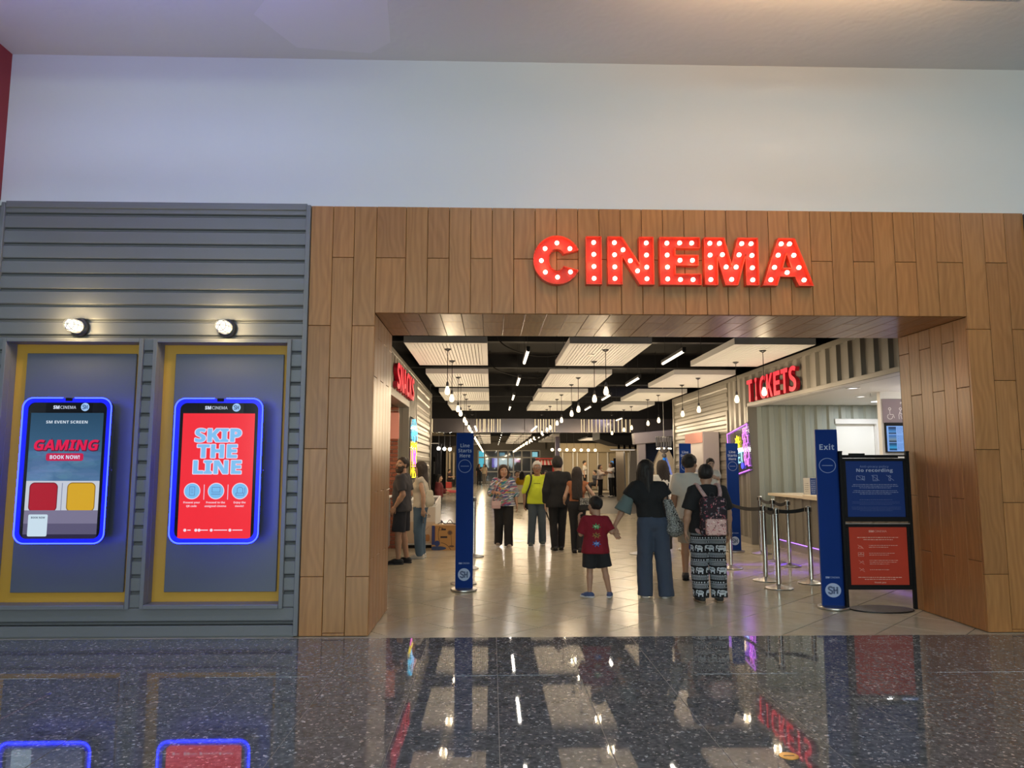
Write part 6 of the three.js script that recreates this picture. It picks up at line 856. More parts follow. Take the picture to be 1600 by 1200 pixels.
    if (h.style === 'bun') { F.ell([0, 0.02, -0.125], [0.045, 0.045, 0.04], 0.02); }
    F.wobble(0.0035, 26, h.seed ?? 3); F.each(F.lo, [9, 9, 9], (x, y, z, q) => Math.abs(q) < 0.05 ? q + (h.style === 'short' ? 0.003 : 0.0045) * Field.N.noise(Math.atan2(x, -z) * (h.style === 'short' ? 9 : 6), y * (h.style === 'short' ? 40 : 5), Math.hypot(x, z) * 20) : q); part('hair', F.mesh().applyMatrix4(mtx), hairM[h.color], root); }
  if (o.beard) { const F = new Field([-0.1, -0.14, -0.05], [0.1, 0.02, 0.13], 0.006); F.ell([0, -0.035, 0.018], [0.068, 0.078, 0.076], 0.01); F.cap([-0.022, -0.088, 0.046], [0.022, -0.088, 0.046], 0.034, 0.034, 0.02); F.cut((x, y, z) => Math.max(y + 0.045 - Math.abs(x) * 0.55, -0.01 - z, -(Math.hypot(x / 0.028, (y + 0.056) / 0.012) - 1) * 0.01)); F.wobble(0.002, 60, 2); part('beard', F.mesh().applyMatrix4(mtx), hairM.stubble, root); }
  if (o.glasses) { const g = []; for (const s of [-1, 1]) { g.push(new THREE.TorusGeometry(0.021, 0.0022, 6, 20).scale(1.1, 0.85, 1).translate(s * 0.031, 0.003, 0.098), rod([s * 0.053, 0.006, 0.097], [s * 0.08, 0.008, 0.0], 0.002)); } g.push(rod([-0.009, 0.006, 0.101], [0.009, 0.006, 0.101], 0.002)); part('glasses', merge(g).applyMatrix4(mtx), mat.darkMetal, root); }
  // ---- clothes
  const t = o.top; if (t) { const F = new Field(lo, hi, 0.013 * fine * Math.max(k, 0.8)), e = t.e ?? 0.014; torso(F, e); const hem = (t.hem ?? 0.9) * k; if ((t.hem ?? 0.9) < 0.9) F.cap(S([-0.075 * wide, 0.84, 0]), S([0.075 * wide, 0.84, 0]), R(0.106) + e, R(0.106) + e, R(0.05)); if (t.flare) F.cap(S([-0.08 * wide, t.hem, 0.01]), S([0.08 * wide, t.hem, 0.01]), R(t.flare), R(t.flare), R(0.06));
    const sl = t.sleeve ?? 0.6; for (const s of ['L', 'R']) { const a = J['s' + s], b = J['e' + s], w = J['w' + s], se = t.se ?? e * 1.25; if (sl <= 0) { F.cap(a, lp(a, b, 0.12), R(0.05) + e * 0.6, R(0.045) + e * 0.6, R(0.04), [1, 1, 1], true); continue; } F.cap(a, lp(a, b, Math.min(sl, 1)), R(0.054) + se * 0.8, R(0.046) + (t.sf ?? se), R(0.03), [1, 1, 1], sl <= 1); if (sl > 1) F.cap(b, lp(b, w, sl - 1), R(0.045) + se, R(0.033) + (t.sf ?? se), R(0.02), [1, 1, 1], true); }
    const ny = J.neck[1] + R(t.collar ?? 0.012); F.wobble(t.fold ?? 0.009, 9 / k, t.seed ?? 1.7); F.cut((x, y, z) => Math.max(hem - y, (y - ny - 0.5 * Math.max(0, -z)) * 0.9, -(Math.hypot(x - J.neck[0], (y - J.neck[1] - R(0.03)) * (t.deepNeck ? 0.75 : 1.15), z - J.neck[2] - R(t.deepNeck ?? 0.03)) - R(t.neckR ?? 0.062)))); if (t.backless) F.cut((x, y, z) => z < 0 && y > t.backless * k ? 0.02 : -1); if (t.open) F.cut((x, y, z) => z > 0 ? t.open * k * (y - hem) - Math.abs(x) : -1);
    const g = F.mesh(t.uv ? (x, y, z) => t.uv(x / k, y / k, z / k) : null); part(t.name ?? 'shirt', g, t.mat, root, t.label); }
  const b = o.bottom; if (b) { const F = new Field(lo, [hi[0], J.waist[1] + R(0.08), hi[2]], 0.013 * fine * Math.max(k, 0.8)), e = b.e ?? 0.012, ep = Math.min(e * 0.75, 0.011), top = (b.top ?? 1.03) * k; F.cap(addv(J.pel, S([-0.075 * wide, 0, 0])), addv(J.pel, S([0.075 * wide, 0, 0])), R(0.104) + ep, R(0.104) + ep, R(0.05)); F.cap(J.pel, addv(J.waist, S([0, 0.04, 0])), R(0.094) + ep, R(0.094) + ep, R(0.05)); F.cap(addv(J.waist, S([-0.06 * wide, 0, 0])), addv(J.waist, S([0.06 * wide, 0, 0])), R(0.088) + ep, R(0.088) + ep, R(0.05));
    const end = b.end ?? 2; for (const s of ['L', 'R']) { const hp = J['h' + s], kn = J['k' + s], an = addv(J['a' + s], [0, R(b.drop ?? -0.035), 0]), thick = b.loose ?? 0; F.cap(hp, end < 1 ? lp(hp, kn, end) : kn, R(0.084 * wide) + e + thick * 0.4, R(0.056) + e + (end < 1 ? (b.flare ?? 0.02) : thick), R(b.join ?? 0.025), [1, 1, 1], end < 1); if (end >= 1) F.cap(kn, lp(kn, an, end - 1), R(0.054) + e + thick, R(0.042) + e + (b.flare ?? thick), R(0.012), [1, 1, 1], true); }
    F.wobble(b.fold ?? 0.006, 8 / k, b.seed ?? 4.1); F.cut((x, y, z) => y - top); part(b.name ?? 'trousers', F.mesh(b.uv ? (x, y, z) => b.uv(x / k, y / k, z / k) : null), b.mat, root, b.label); if (b.belt) part('belt', new THREE.TorusGeometry(1, 0.06, 6, 30).rotateX(Math.PI / 2).scale((0.155 * wide + 0.01) * k, 0.25 * k, 0.108 * k).translate(J.waist[0], top - R(0.02), 0), mat.blackSatin, root); }
  for (const s of ['L', 'R']) { const sh = o.shoes; if (!sh) break; const m = s === 'L' ? 1 : -1, A = J['a' + s], d = unit(o.feet?.[s] ?? [0.12 * m, 0, 1]), base = A[1] - R(0.085), L0 = addv(A, d, -R(0.045)), toe = addv(A, d, R(0.155)); const F = new Field([Math.min(L0[0], toe[0]) - 0.09, base - 0.02, Math.min(L0[2], toe[2]) - 0.09], [Math.max(L0[0], toe[0]) + 0.09, A[1] + R(0.09), Math.max(L0[2], toe[2]) + 0.09], 0.0085 * fine);
    const y = (q) => base + R(q); F.cap([L0[0], y(0.05), L0[2]], [lp(L0, toe, 0.55)[0], y(0.045), lp(L0, toe, 0.55)[2]], R(0.043), R(0.045), R(0.02)); F.cap([lp(L0, toe, 0.5)[0], y(0.04), lp(L0, toe, 0.5)[2]], [lp(L0, toe, 0.88)[0], y(0.03), lp(L0, toe, 0.88)[2]], R(0.046), R(0.034), R(0.02)); if (!sh.open) F.cap([A[0], y(0.05), A[2]], [A[0], y(sh.high ?? 0.1), A[2]], R(0.044), R(0.043), R(0.02), [1, 1, 1], true); F.cut((x, yy, z) => Math.max(base + 0.014 - yy, sh.open ? yy - y(0.045) : -1)); const g = part('shoe', F.mesh(), sh.mat, root);
    const So = new Field([Math.min(L0[0], toe[0]) - 0.09, base - 0.03, Math.min(L0[2], toe[2]) - 0.09], [Math.max(L0[0], toe[0]) + 0.09, base + 0.08, Math.max(L0[2], toe[2]) + 0.09], 0.0085 * fine); So.cap([L0[0], y(0.02), L0[2]], [toe[0] - d[0] * R(0.02), y(0.02), toe[2] - d[2] * R(0.02)], R(0.047), R(0.042), R(0.01)); So.cut((x, yy) => Math.max(base - yy, yy - base - R(sh.sole ?? 0.026))); part('sole', So.mesh(), sh.soleMat ?? mat.blackSatin, g); }
  return { root, J, k, headC, mtx };
}
const worldOf = (P0, p) => { const v = V3(...p).applyAxisAngle(V3(0, 1, 0), P0.root.rotation.y).add(P0.root.position); return [v.x, v.y, v.z]; };
// ================================================================ the people near the entrance
const floral = canvasTex(512, 512, (x, w, h) => { x.fillStyle = '#8f9098'; x.fillRect(0, 0, w, h); const cs = ['#b02a52', '#2b6a78', '#3a3f7c', '#d8d8dc', '#b02a52', '#1f8a90', '#c9b24a', '#5a4a86', '#e6e6ea', '#35507c']; for (let i = 0; i < 300; i++) { x.save(); x.translate(rnd() * w, rnd() * h); x.rotate(-0.8 + rnd() * 0.9); x.fillStyle = cs[i % cs.length]; x.globalAlpha = 0.8; x.beginPath(); x.ellipse(0, 0, 10 + rnd() * 50, 3 + rnd() * 11, 0, 0, 7); x.fill(); x.restore(); } }); floral.repeat.set(1.7, 1.7);
const elephants = canvasTex(512, 512, (x, w, h) => { x.fillStyle = '#15161a'; x.fillRect(0, 0, w, h); const y0 = [0, 256]; for (const y of y0) { x.fillStyle = '#b9c0c8'; for (let i = 0; i < 16; i++) { x.beginPath(); x.arc(i * 32 + 16, y + 18, 9, 0, 7); x.fill(); } x.fillRect(0, y + 34, w, 7); x.fillRect(0, y + 48, w, 4); for (let i = 0; i < 32; i++) x.fillRect(i * 16 + 3, y + 58, 8, 14); x.fillRect(0, y + 78, w, 5);
  for (let i = 0; i < 4; i++) { const cx = i * 128 + 64, cy = y + 132; x.fillStyle = '#c3cad1'; x.beginPath(); x.ellipse(cx, cy, 42, 27, 0, 0, 7); x.fill(); x.beginPath(); x.arc(cx + 42, cy - 10, 20, 0, 7); x.fill(); x.fillRect(cx - 36, cy + 8, 17, 38); x.fillRect(cx + 14, cy + 8, 17, 38); x.lineWidth = 9; x.strokeStyle = '#c3cad1'; x.beginPath(); x.moveTo(cx + 56, cy - 6); x.quadraticCurveTo(cx + 66, cy + 22, cx + 56, cy + 34); x.stroke(); x.fillStyle = '#15161a'; x.beginPath(); x.arc(cx + 34, cy - 8, 9, 0, 7); x.fill(); for (let q = 0; q < 5; q++) x.fillRect(cx - 26 + q * 11, cy - 14, 5, 20); } x.fillStyle = '#aab2ba'; for (let i = 0; i < 24; i++) { x.beginPath(); x.moveTo(i * 21.4, y + 206); x.lineTo(i * 21.4 + 10.7, y + 188); x.lineTo(i * 21.4 + 21.4, y + 206); x.fill(); } x.fillRect(0, y + 212, w, 6); for (let i = 0; i < 40; i++) x.fillRect(i * 12.8, y + 224, 6, 22); } }); elephants.repeat.set(2.0, 2.0);
const bagDark = canvasTex(256, 256, (x, w, h) => { x.fillStyle = '#241a22'; x.fillRect(0, 0, w, h); for (let i = 0; i < 90; i++) { x.fillStyle = ['#8a5a62', '#b78a8c', '#4f2f3a', '#6b6a72', '#97404e'][i % 5]; x.beginPath(); x.ellipse(rnd() * w, rnd() * h, 4 + rnd() * 12, 3 + rnd() * 8, rnd() * 3, 0, 7); x.fill(); } }); bagDark.repeat.set(4, 4);
const bagPink = canvasTex(256, 256, (x, w, h) => { x.fillStyle = '#c9a8a2'; x.fillRect(0, 0, w, h); for (let i = 0; i < 110; i++) { x.fillStyle = ['#9c4048', '#7a5a58', '#b0606a', '#e2d0ca', '#5f3038'][i % 5]; x.beginPath(); x.ellipse(rnd() * w, rnd() * h, 3 + rnd() * 10, 2 + rnd() * 5, rnd() * 3, 0, 7); x.fill(); } }); bagPink.repeat.set(4, 4);
const sequin = dataTex(256, 256, (() => { const a = new Float32Array(64 * 64); for (let i = 0; i < a.length; i++) a[i] = Math.pow(rnd(), 0.9); return (i, j) => { const q = a[(j >> 2) * 64 + (i >> 2)], e = (i & 3) && (j & 3) ? 1 : 0.35; const v = (0.12 + 0.88 * q) * e; return [v, v, v * 0.98]; }; })(), 0.5, 0.5);
const sequinM = M([1, 1, 0.98], 0.35, { map: sequin, metalness: 0.12, bumpMap: sequin, bumpScale: 0.004 });
const skinA = [0.33, 0.175, 0.105], skinB = [0.42, 0.235, 0.15], skinC = [0.52, 0.32, 0.22];
{
  const denim = cloth([0.085, 0.14, 0.21]), denimDark = cloth([0.046, 0.062, 0.098]), black = cloth([0.012, 0.012, 0.014]), navy = cloth([0.016, 0.018, 0.028]), whiteC = cloth([0.72, 0.7, 0.65]);
  const shoeB = M([0.012, 0.012, 0.016], 0.6), shoeW = M([0.62, 0.58, 0.52], 0.6), whiteSole = M([0.6, 0.58, 0.55], 0.7);
  // man in the dark shirt, side on, his head turned to the camera
  const m1 = person({ label: 'bearded man in dark grey shirt and shorts standing by the snack counter', at: [-1.43, -5.02], turn: -1.75, H: 1.67, skin: skinB, hair: { style: 'short', color: 'dark', vol: 0.008, line: 0.03, low: -0.05 }, beard: true, head: { yaw: 1.0, pitch: -0.15 }, belly: 0.1, bulk: 1.12, deep: 1.06,
    pose: { armR: { e: [-0.05, -0.27, -0.05], w: [0.03, -0.19, 0.16], curl: 0.8, palm: [1, 0, 0] }, armL: { e: [0.05, -0.27, -0.06], w: [0.0, -0.2, 0.13], curl: 0.8 }, legL: { k: [0.09, 0.49, 0.03], a: [0.1, 0.085, 0.02] }, legR: { k: [-0.09, 0.49, 0.0], a: [-0.1, 0.085, -0.06] } },
    top: { mat: cloth([0.045, 0.042, 0.05]), sleeve: 0.78, e: 0.018, hem: 0.84, se: 0.02 }, bottom: { mat: navy, name: 'shorts', end: 0.92, flare: 0.03, e: 0.018 }, shoes: { mat: shoeB, soleMat: M([0.03, 0.03, 0.04], 0.7), high: 0.085 } });
  person({ label: 'person with bare arm in pale sleeveless top and jeans behind the bearded man', at: [-1.2, -5.72], turn: -1.75, H: 1.6, woman: true, skin: skinC, hair: { style: 'long', color: 'dark', len: 0.3 }, head: { yaw: -0.2 },
    pose: { armL: { e: [0.05, -0.27, -0.09], w: [0.01, -0.24, 0.0], curl: 0.7 }, legR: { k: [-0.1, 0.49, 0.02], a: [-0.12, 0.085, 0.0] } }, top: { mat: cloth([0.55, 0.5, 0.42]), sleeve: 0, e: 0.014, hem: 0.9, name: 'tank_top', fold: 0.011 }, bottom: { mat: denim, flare: 0.012, loose: 0.01 }, shoes: { mat: shoeW, soleMat: whiteSole } });
  solo('phone', bx(-0.004, 0.004, -0.07, 0.07, -0.035, 0.035, 0.003), mat.blackGloss, 'dark phone held low by the person in pale top and jeans', 'phone', null, [-1.135, 0.665, -5.54]);
  const tote = thing('tote_bag', 'cream tote bag on the back of the person in pale top and jeans', 'bag', [-1.06, 0.86, -5.74], 1.2); tote.scale.setScalar(0.85); { const F = new Field([-0.2, -0.05, -0.12], [0.2, 0.36, 0.12], 0.011); F.cap([-0.09, 0.1, 0], [0.09, 0.1, 0], 0.1, 0.1, 0.03, [1, 1, 1.9]); F.cap([-0.07, 0.25, 0], [0.07, 0.25, 0], 0.07, 0.07, 0.06, [1, 1, 2]); F.wobble(0.006, 12, 1); part('bag_body', F.mesh(), cloth([0.5, 0.46, 0.36]), tote); part('strap', tube([[-0.08, 0.3, 0], [-0.06, 0.42, -0.02], [0.0, 0.5, -0.04], [0.06, 0.42, -0.02], [0.08, 0.3, 0]], 0.007, 24), cloth([0.5, 0.46, 0.36]), tote); }
  // woman in the floral blouse
  person({ label: 'woman in multicoloured floral blouse and black trousers walking towards the camera', at: [0.235, -7.35], turn: 0.05, H: 1.55, woman: true, skin: skinB, wide: 1.14, deep: 1.08, belly: 0.105, face: 1.1, hair: { style: 'bob', color: 'brown', vol: 0.014, line: 0.032 }, head: { yaw: 0.05 },
    pose: { armR: { e: [-0.11, -0.24, 0.02], w: [0.1, 0.0, 0.2], curl: 0.7, palm: [0.4, -0.4, 0.3] }, armL: { e: [0.1, -0.27, -0.02], w: [0.03, -0.24, 0.05], curl: 0.5 }, legL: { k: [0.1, 0.5, 0.07], a: [0.1, 0.085, 0.14] }, legR: { k: [-0.09, 0.49, 0.0], a: [-0.1, 0.1, -0.15] } },
    top: { mat: cloth([1, 1, 1], { map: floral }), name: 'blouse', sleeve: 1.22, e: 0.026, se: 0.03, hem: 0.86, flare: 0.14, fold: 0.012, neckR: 0.075, deepNeck: 0.05 }, bottom: { mat: black, loose: 0.018, flare: 0.022, e: 0.016 }, shoes: { mat: M([0.3, 0.25, 0.2], 0.7), soleMat: M([0.5, 0.46, 0.4], 0.7), high: 0.07 } });
  const pp = thing('shoulder_bag', 'small pale pink bag at the hip of the woman in floral blouse', 'bag', [0.09, 0.74, -7.17], 0.15); part('bag_body', bx(-0.085, 0.085, 0, 0.14, -0.03, 0.03, 0.014), M([0.55, 0.36, 0.36], 0.5), pp); part('flap', bx(-0.086, 0.086, 0.06, 0.145, 0.028, 0.036, 0.004), M([0.6, 0.42, 0.41], 0.5), pp); part('strap', tube([[-0.08, 0.12, 0], [-0.02, 0.35, -0.01], [0.12, 0.56, -0.03], [0.26, 0.64, -0.16]], 0.006, 24), M([0.5, 0.33, 0.33], 0.5), pp);
  // man in the bright yellow shirt
  const yel = canvasTex(256, 256, (x, w, h) => { x.fillStyle = '#d3e23a'; x.fillRect(0, 0, w, h); x.fillStyle = '#4a521c'; for (let i = 0; i < 7; i++) x.fillRect(104 + i * 7, 66, 5, 6); });
  person({ label: 'white-haired man in bright yellow shirt and jeans walking towards the camera', at: [0.895, -7.55], turn: -0.05, H: 1.61, skin: skinA, hair: { style: 'short', color: 'white', vol: 0.012, top: 0.008, line: 0.03 }, glasses: true, belly: 0.112, deep: 1.05,
    pose: { armR: { e: [-0.08, -0.27, -0.02], w: [-0.01, -0.24, 0.05], curl: 0.6 }, armL: { e: [0.07, -0.27, -0.03], w: [-0.02, -0.22, 0.1], curl: 0.9 }, legL: { k: [0.1, 0.5, -0.02], a: [0.11, 0.1, -0.14] }, legR: { k: [-0.1, 0.5, 0.05], a: [-0.13, 0.085, 0.1] } },
    top: { mat: cloth([1, 1, 1], { map: yel }), sleeve: 1.05, e: 0.02, hem: 0.86, se: 0.014, sf: 0.016, fold: 0.009, uv: (x, y) => [0.5 + x / 0.7, (y - 0.8) / 0.65] }, bottom: { mat: cloth([0.075, 0.1, 0.125]), loose: 0.01, flare: 0.014 }, shoes: { mat: M([0.06, 0.08, 0.075], 0.6), soleMat: whiteSole } });
  const sb = thing('sling_bag', 'black sling bag hanging behind the arm of the man in yellow', 'bag', [0.7, 0.72, -7.62]); part('bag_body', bx(-0.06, 0.07, -0.02, 0.34, -0.13, 0.08, 0.04), mat.belt, sb); part('strap', tube([[-0.01, 0.3, 0.04], [0.015, 0.36, 0.2], [0.06, 0.5, 0.235], [0.075, 0.6, 0.2], [0.07, 0.655, 0.08], [0.07, 0.62, -0.06], [0.03, 0.34, -0.1]], 0.017, 50), mat.belt, sb);
  solo('umbrella', rod([1.06, 0.66, -7.36], [1.14, 0.42, -7.24], 0.016, 0.006), mat.belt, 'folded black umbrella in the hand of the man in yellow', 'umbrella');
  // man in the black suit, seen from behind
  const suit = person({ label: 'man in black suit walking away, seen from behind, beside the orange-topped woman', at: [1.235, -6.78], turn: Math.PI + 0.12, H: 1.68, skin: skinC, hair: { style: 'short', color: 'black', vol: 0.018, top: 0.018, low: -0.045, line: 0.05 }, head: { yaw: -0.35 },
    pose: { armL: { e: [0.06, -0.28, -0.01], w: [0.0, -0.24, 0.05] }, armR: { e: [-0.06, -0.28, 0.0], w: [0.0, -0.23, 0.06] }, legL: { k: [0.085, 0.5, 0.03], a: [0.085, 0.1, -0.1] }, legR: { k: [-0.085, 0.5, 0.05], a: [-0.08, 0.085, 0.12] } },
    top: { mat: cloth([0.011, 0.011, 0.013]), name: 'jacket', sleeve: 1.92, e: 0.026, se: 0.024, hem: 0.80, fold: 0.005, collar: 0.03, flare: 0.145 }, bottom: { mat: cloth([0.009, 0.009, 0.011]), loose: 0.004, flare: 0.006 }, shoes: { mat: M([0.008, 0.008, 0.009], 0.25), high: 0.08 } });
  // woman in the rust top
  person({ label: 'long-haired woman in bare-backed rust orange top and black trousers walking away', at: [1.545, -6.38], turn: Math.PI - 0.1, H: 1.51, woman: true, skin: skinC, hair: { style: 'long', color: 'dark', len: 0.44, back: 0.13, behind: true, vol: 0.013, spread: 0.9 },
    pose: { armR: { e: [-0.17, -0.22, 0.0], w: [-0.05, -0.18, 0.14] }, armL: { e: [0.09, -0.26, 0.02], w: [0.02, -0.1, 0.2] }, legL: { k: [0.07, 0.5, 0.05], a: [0.06, 0.085, 0.06] }, legR: { k: [-0.06, 0.49, 0.0], a: [-0.05, 0.12, -0.16] } },
    top: { mat: cloth([0.36, 0.13, 0.055]), name: 'top', sleeve: 0.0, e: 0.008, hem: 1.03, fold: 0.002 }, bottom: { mat: black, e: 0.014, flare: 0.002, top: 1.04, fold: 0.003 }, shoes: { mat: shoeB, high: 0.1 } });
  { const q = thing('sequin_pouch', 'black pouch with sparkling silver flap at the hip of the orange-topped woman', 'bag', [1.66, 0.86, -6.2], 0.2); part('bag_body', bx(-0.11, 0.11, -0.1, 0.12, -0.03, 0.03, 0.02), mat.belt, q); part('flap', bx(-0.1, 0.1, 0.0, 0.125, 0.028, 0.036, 0.004), sequinM, q, 'sparkling silver flap'); part('strap', tube([[-0.1, 0.11, 0], [-0.12, 0.3, -0.05], [-0.05, 0.44, -0.12], [0.06, 0.3, -0.1], [0.1, 0.11, 0]], 0.007, 24), mat.belt, q); }
  // boy in the red shirt
  const splat = canvasTex(512, 512, (x, w, h) => { x.fillStyle = '#7e0f22'; x.fillRect(0, 0, w, h); const sp = (cx, cy, c, d) => { x.fillStyle = c; x.beginPath(); x.ellipse(cx, cy, 30, 20, -0.3, 0, 7); x.fill(); for (let i = 0; i < 7; i++) { const a = i * 0.9 + 0.3; x.beginPath(); x.ellipse(cx + Math.cos(a) * 36, cy + Math.sin(a) * 26, 13, 6, a, 0, 7); x.fill(); } x.fillStyle = d; for (let i = 0; i < 9; i++) { x.beginPath(); x.arc(cx - 20 + rnd() * 40, cy - 12 + rnd() * 24, 5, 0, 7); x.fill(); } }; sp(256, 170, '#3f8f5a', '#bcd0a0'); sp(256, 270, '#8a6a3a', '#3a2a28'); sp(256, 365, '#3560a8', '#9ab4d8'); });
  const boy = person({ label: 'small boy in red shirt and black shorts holding hands with the woman in black', at: [1.235, -1.87], turn: Math.PI - 0.08, H: 1.17, child: true, skin: skinB, hair: { style: 'short', color: 'black', vol: 0.008, low: -0.055, line: 0.03 }, head: { yaw: 0.55, roll: 0.0 },
    pose: { armR: { e: [-0.11, -0.2, -0.07], w: [-0.05, -0.005, 0.17], h: [-0.5, -0.7, 0.15], curl: 0.9, palm: [0, 0, -1] }, armL: { e: [0.085, -0.25, 0.04], w: [0.02, 0.22, 0.07], curl: 1.0, palm: [-1, 0, 0.2] }, legL: { k: [0.1, 0.48, 0.02], a: [0.11, 0.1, 0.0] }, legR: { k: [-0.15, 0.49, 0.01], a: [-0.23, 0.1, 0.03] } }, feet: { L: [0.95, 0, 0.5], R: [-0.25, 0, 1] },
    top: { mat: cloth([1, 1, 1], { map: splat }), sleeve: 0.85, e: 0.02, se: 0.022, hem: 0.76, flare: 0.145, fold: 0.010, uv: (x, y) => [0.5 + (x + 0.01) / 0.78, (y - 0.72) / 0.75] }, bottom: { mat: black, name: 'shorts', end: 0.88, flare: 0.03, e: 0.02, top: 0.98 }, shoes: { mat: M([0.045, 0.07, 0.17], 0.6), soleMat: M([0.55, 0.54, 0.54], 0.6), sole: 0.036 } });
  // woman in the black top
  const wom = person({ label: 'dark-haired woman in black top and wide jeans holding the small boy by the hand', at: [1.935, -1.93], turn: Math.PI - 0.12, H: 1.6, woman: true, skin: skinB, wide: 0.98, hair: { style: 'long', color: 'black', len: 0.25, back: 0.08, vol: 0.014 }, head: { yaw: -0.75, pitch: 0.0 },
    pose: { lean: [0.06, 0, 0], armL: { e: [0.145, -0.26, 0.0], w: [0.125, -0.24, 0.01], h: [0.1, -1, 0], curl: 0.9, palm: [-0.5, 0, 0.8] }, armR: { e: [-0.13, -0.24, 0.0], w: [0.02, -0.11, 0.18], curl: 0.6 }, legL: { k: [0.105, 0.49, 0.02], a: [0.115, 0.085, 0.0] }, legR: { k: [-0.12, 0.49, 0.0], a: [-0.15, 0.085, -0.02] } }, feet: { L: [0.1, 0, 1], R: [-0.55, 0, 1] },
    top: { mat: cloth([0.010, 0.010, 0.011]), name: 'top', sleeve: 0.5, e: 0.022, se: 0.03, sf: 0.045, hem: 1.0, fold: 0.010, neckR: 0.07 }, bottom: { mat: denimDark, name: 'jeans', loose: 0.018, flare: 0.03, e: 0.014, top: 1.08, fold: 0.010, drop: -0.055 }, shoes: { mat: M([0.03, 0.025, 0.025], 0.6), soleMat: M([0.5, 0.45, 0.4], 0.7), open: true } });
  { const F = new Field([-0.2, -0.2, -0.15], [0.2, 0.16, 0.15], 0.011); F.cap([0.07, 0.15, 0.0], [-0.05, -0.12, 0], 0.045, 0.098, 0.02, [1, 1, 1.15], true); F.wobble(0.006, 10, 5); const sv = solo('cardigan', F.mesh(), cloth([0.11, 0.15, 0.145]), 'grey-green cardigan draped over the left shoulder of the woman in black', 'cardigan', null, [1.625, 1.13, -1.93]); }
  const sq = thing('sequin_bag', 'silver sequinned bag under the arm of the woman in black', 'bag', [2.16, 0.72, -1.84], 0.0); { const F = new Field([-0.16, -0.06, -0.12], [0.2, 0.5, 0.12], 0.009); F.cap([-0.06, 0.42, 0], [0.03, 0.09, 0], 0.045, 0.085, 0.03, [1, 1, 1.6]); F.cap([0.0, 0.07, 0], [0.09, 0.1, 0], 0.065, 0.06, 0.04, [1, 1, 1.4]); F.cut((x, y, z) => y - 0.43); F.wobble(0.006, 14, 2); part('bag_body', F.mesh(), sequinM, sq); part('strap', tube([[-0.07, 0.42, 0.02], [-0.06, 0.52, 0.01], [-0.04, 0.62, -0.02], [-0.05, 0.52, -0.04], [-0.05, 0.42, -0.03]], 0.008, 20), mat.belt, sq); }
  // young woman beyond her
  person({ label: 'young woman with long dark hair in white shirt, half hidden behind the woman in black', at: [3.02, -6.05], turn: Math.PI + 0.25, H: 1.63, woman: true, skin: skinC, hair: { style: 'long', color: 'dark', len: 0.34, back: 0.1 }, pose: { armR: { e: [-0.13, -0.26, 0.02], w: [-0.07, -0.24, 0.05] }, legR: { k: [-0.08, 0.5, 0.04], a: [-0.09, 0.085, 0.08] } }, top: { mat: whiteC, sleeve: 0.55, e: 0.018, hem: 0.95, se: 0.024 }, bottom: { mat: black, loose: 0.03, flare: 0.05, end: 1.85 }, shoes: { mat: shoeB } });
  // boy with the backpack
  const eb = person({ label: 'boy with floral backpack in black shirt and elephant-patterned trousers seen from behind', at: [2.51, -1.63], turn: Math.PI, H: 1.55, skin: skinB, wide: 1.12, deep: 1.1, bulk: 1.15, hair: { style: 'short', color: 'black', vol: 0.01, low: -0.05, line: 0.035 }, head: { yaw: -0.4 },
    pose: { armL: { e: [0.085, -0.27, -0.01], w: [0.015, -0.235, 0.06], curl: 0.6 }, armR: { e: [-0.085, -0.27, -0.01], w: [-0.02, -0.24, 0.05], curl: 0.6 }, legL: { k: [0.112, 0.49, 0.01], a: [0.118, 0.085, -0.02] }, legR: { k: [-0.112, 0.49, 0.01], a: [-0.118, 0.085, -0.02] } },
    top: { mat: cloth([0.012, 0.012, 0.013]), sleeve: 0.85, e: 0.028, se: 0.03, sf: 0.036, hem: 0.86 }, bottom: { mat: cloth([1, 1, 1], { map: elephants }), name: 'patterned_trousers', loose: 0.016, flare: 0.022, e: 0.024, fold: 0.010, drop: -0.02 }, shoes: { mat: M([0.03, 0.028, 0.027], 0.7), soleMat: M([0.22, 0.15, 0.09], 0.7) } });
  const bp = thing('backpack', 'dark floral backpack with a pink front pocket on the back of the boy', 'backpack', [2.505, 0.75, -1.385]); bp.scale.set(1.04, 1.06, 1.04); { const box = (w, h, d, r, m, at, n, l) => part(n, new RoundedBoxGeometry(w, h, d, 3, r).translate(...at), m, bp, l); const g = new RoundedBoxGeometry(0.29, 0.42, 0.15, 4, 0.06); uvm(g); part('bag_body', uvm(g).translate(0, 0.22, 0), M([1, 1, 1], 0.85, { map: bagDark }), bp); part('front_pocket', uvm(new RoundedBoxGeometry(0.22, 0.17, 0.06, 3, 0.02)).translate(0, 0.115, 0.088), M([1, 1, 1], 0.85, { map: bagPink }), bp, 'pink flowered front pocket');
    for (const s of [-1, 1]) part('shoulder_strap', tube([[s * 0.075, 0.42, 0.0], [s * 0.1, 0.475, -0.06], [s * 0.118, 0.545, -0.18], [s * 0.115, 0.53, -0.30], [s * 0.12, 0.4, -0.365], [s * 0.135, 0.2, -0.34], [s * 0.14, 0.06, -0.12], [s * 0.12, 0.05, -0.02]], 0.022, 60), M([1, 1, 1], 0.85, { map: bagPink }), bp, 'pale flowered strap'); part('top_loop', tube([[-0.03, 0.42, -0.03], [-0.02, 0.46, -0.03], [0.02, 0.46, -0.03], [0.03, 0.42, -0.03]], 0.008, 16), mat.belt, bp); part('zip', tube([[-0.13, 0.2, 0.06], [-0.12, 0.36, 0.065], [-0.06, 0.41, 0.06], [0.06, 0.41, 0.06], [0.12, 0.36, 0.065], [0.13, 0.2, 0.06]], 0.006, 40), mat.belt, bp); }
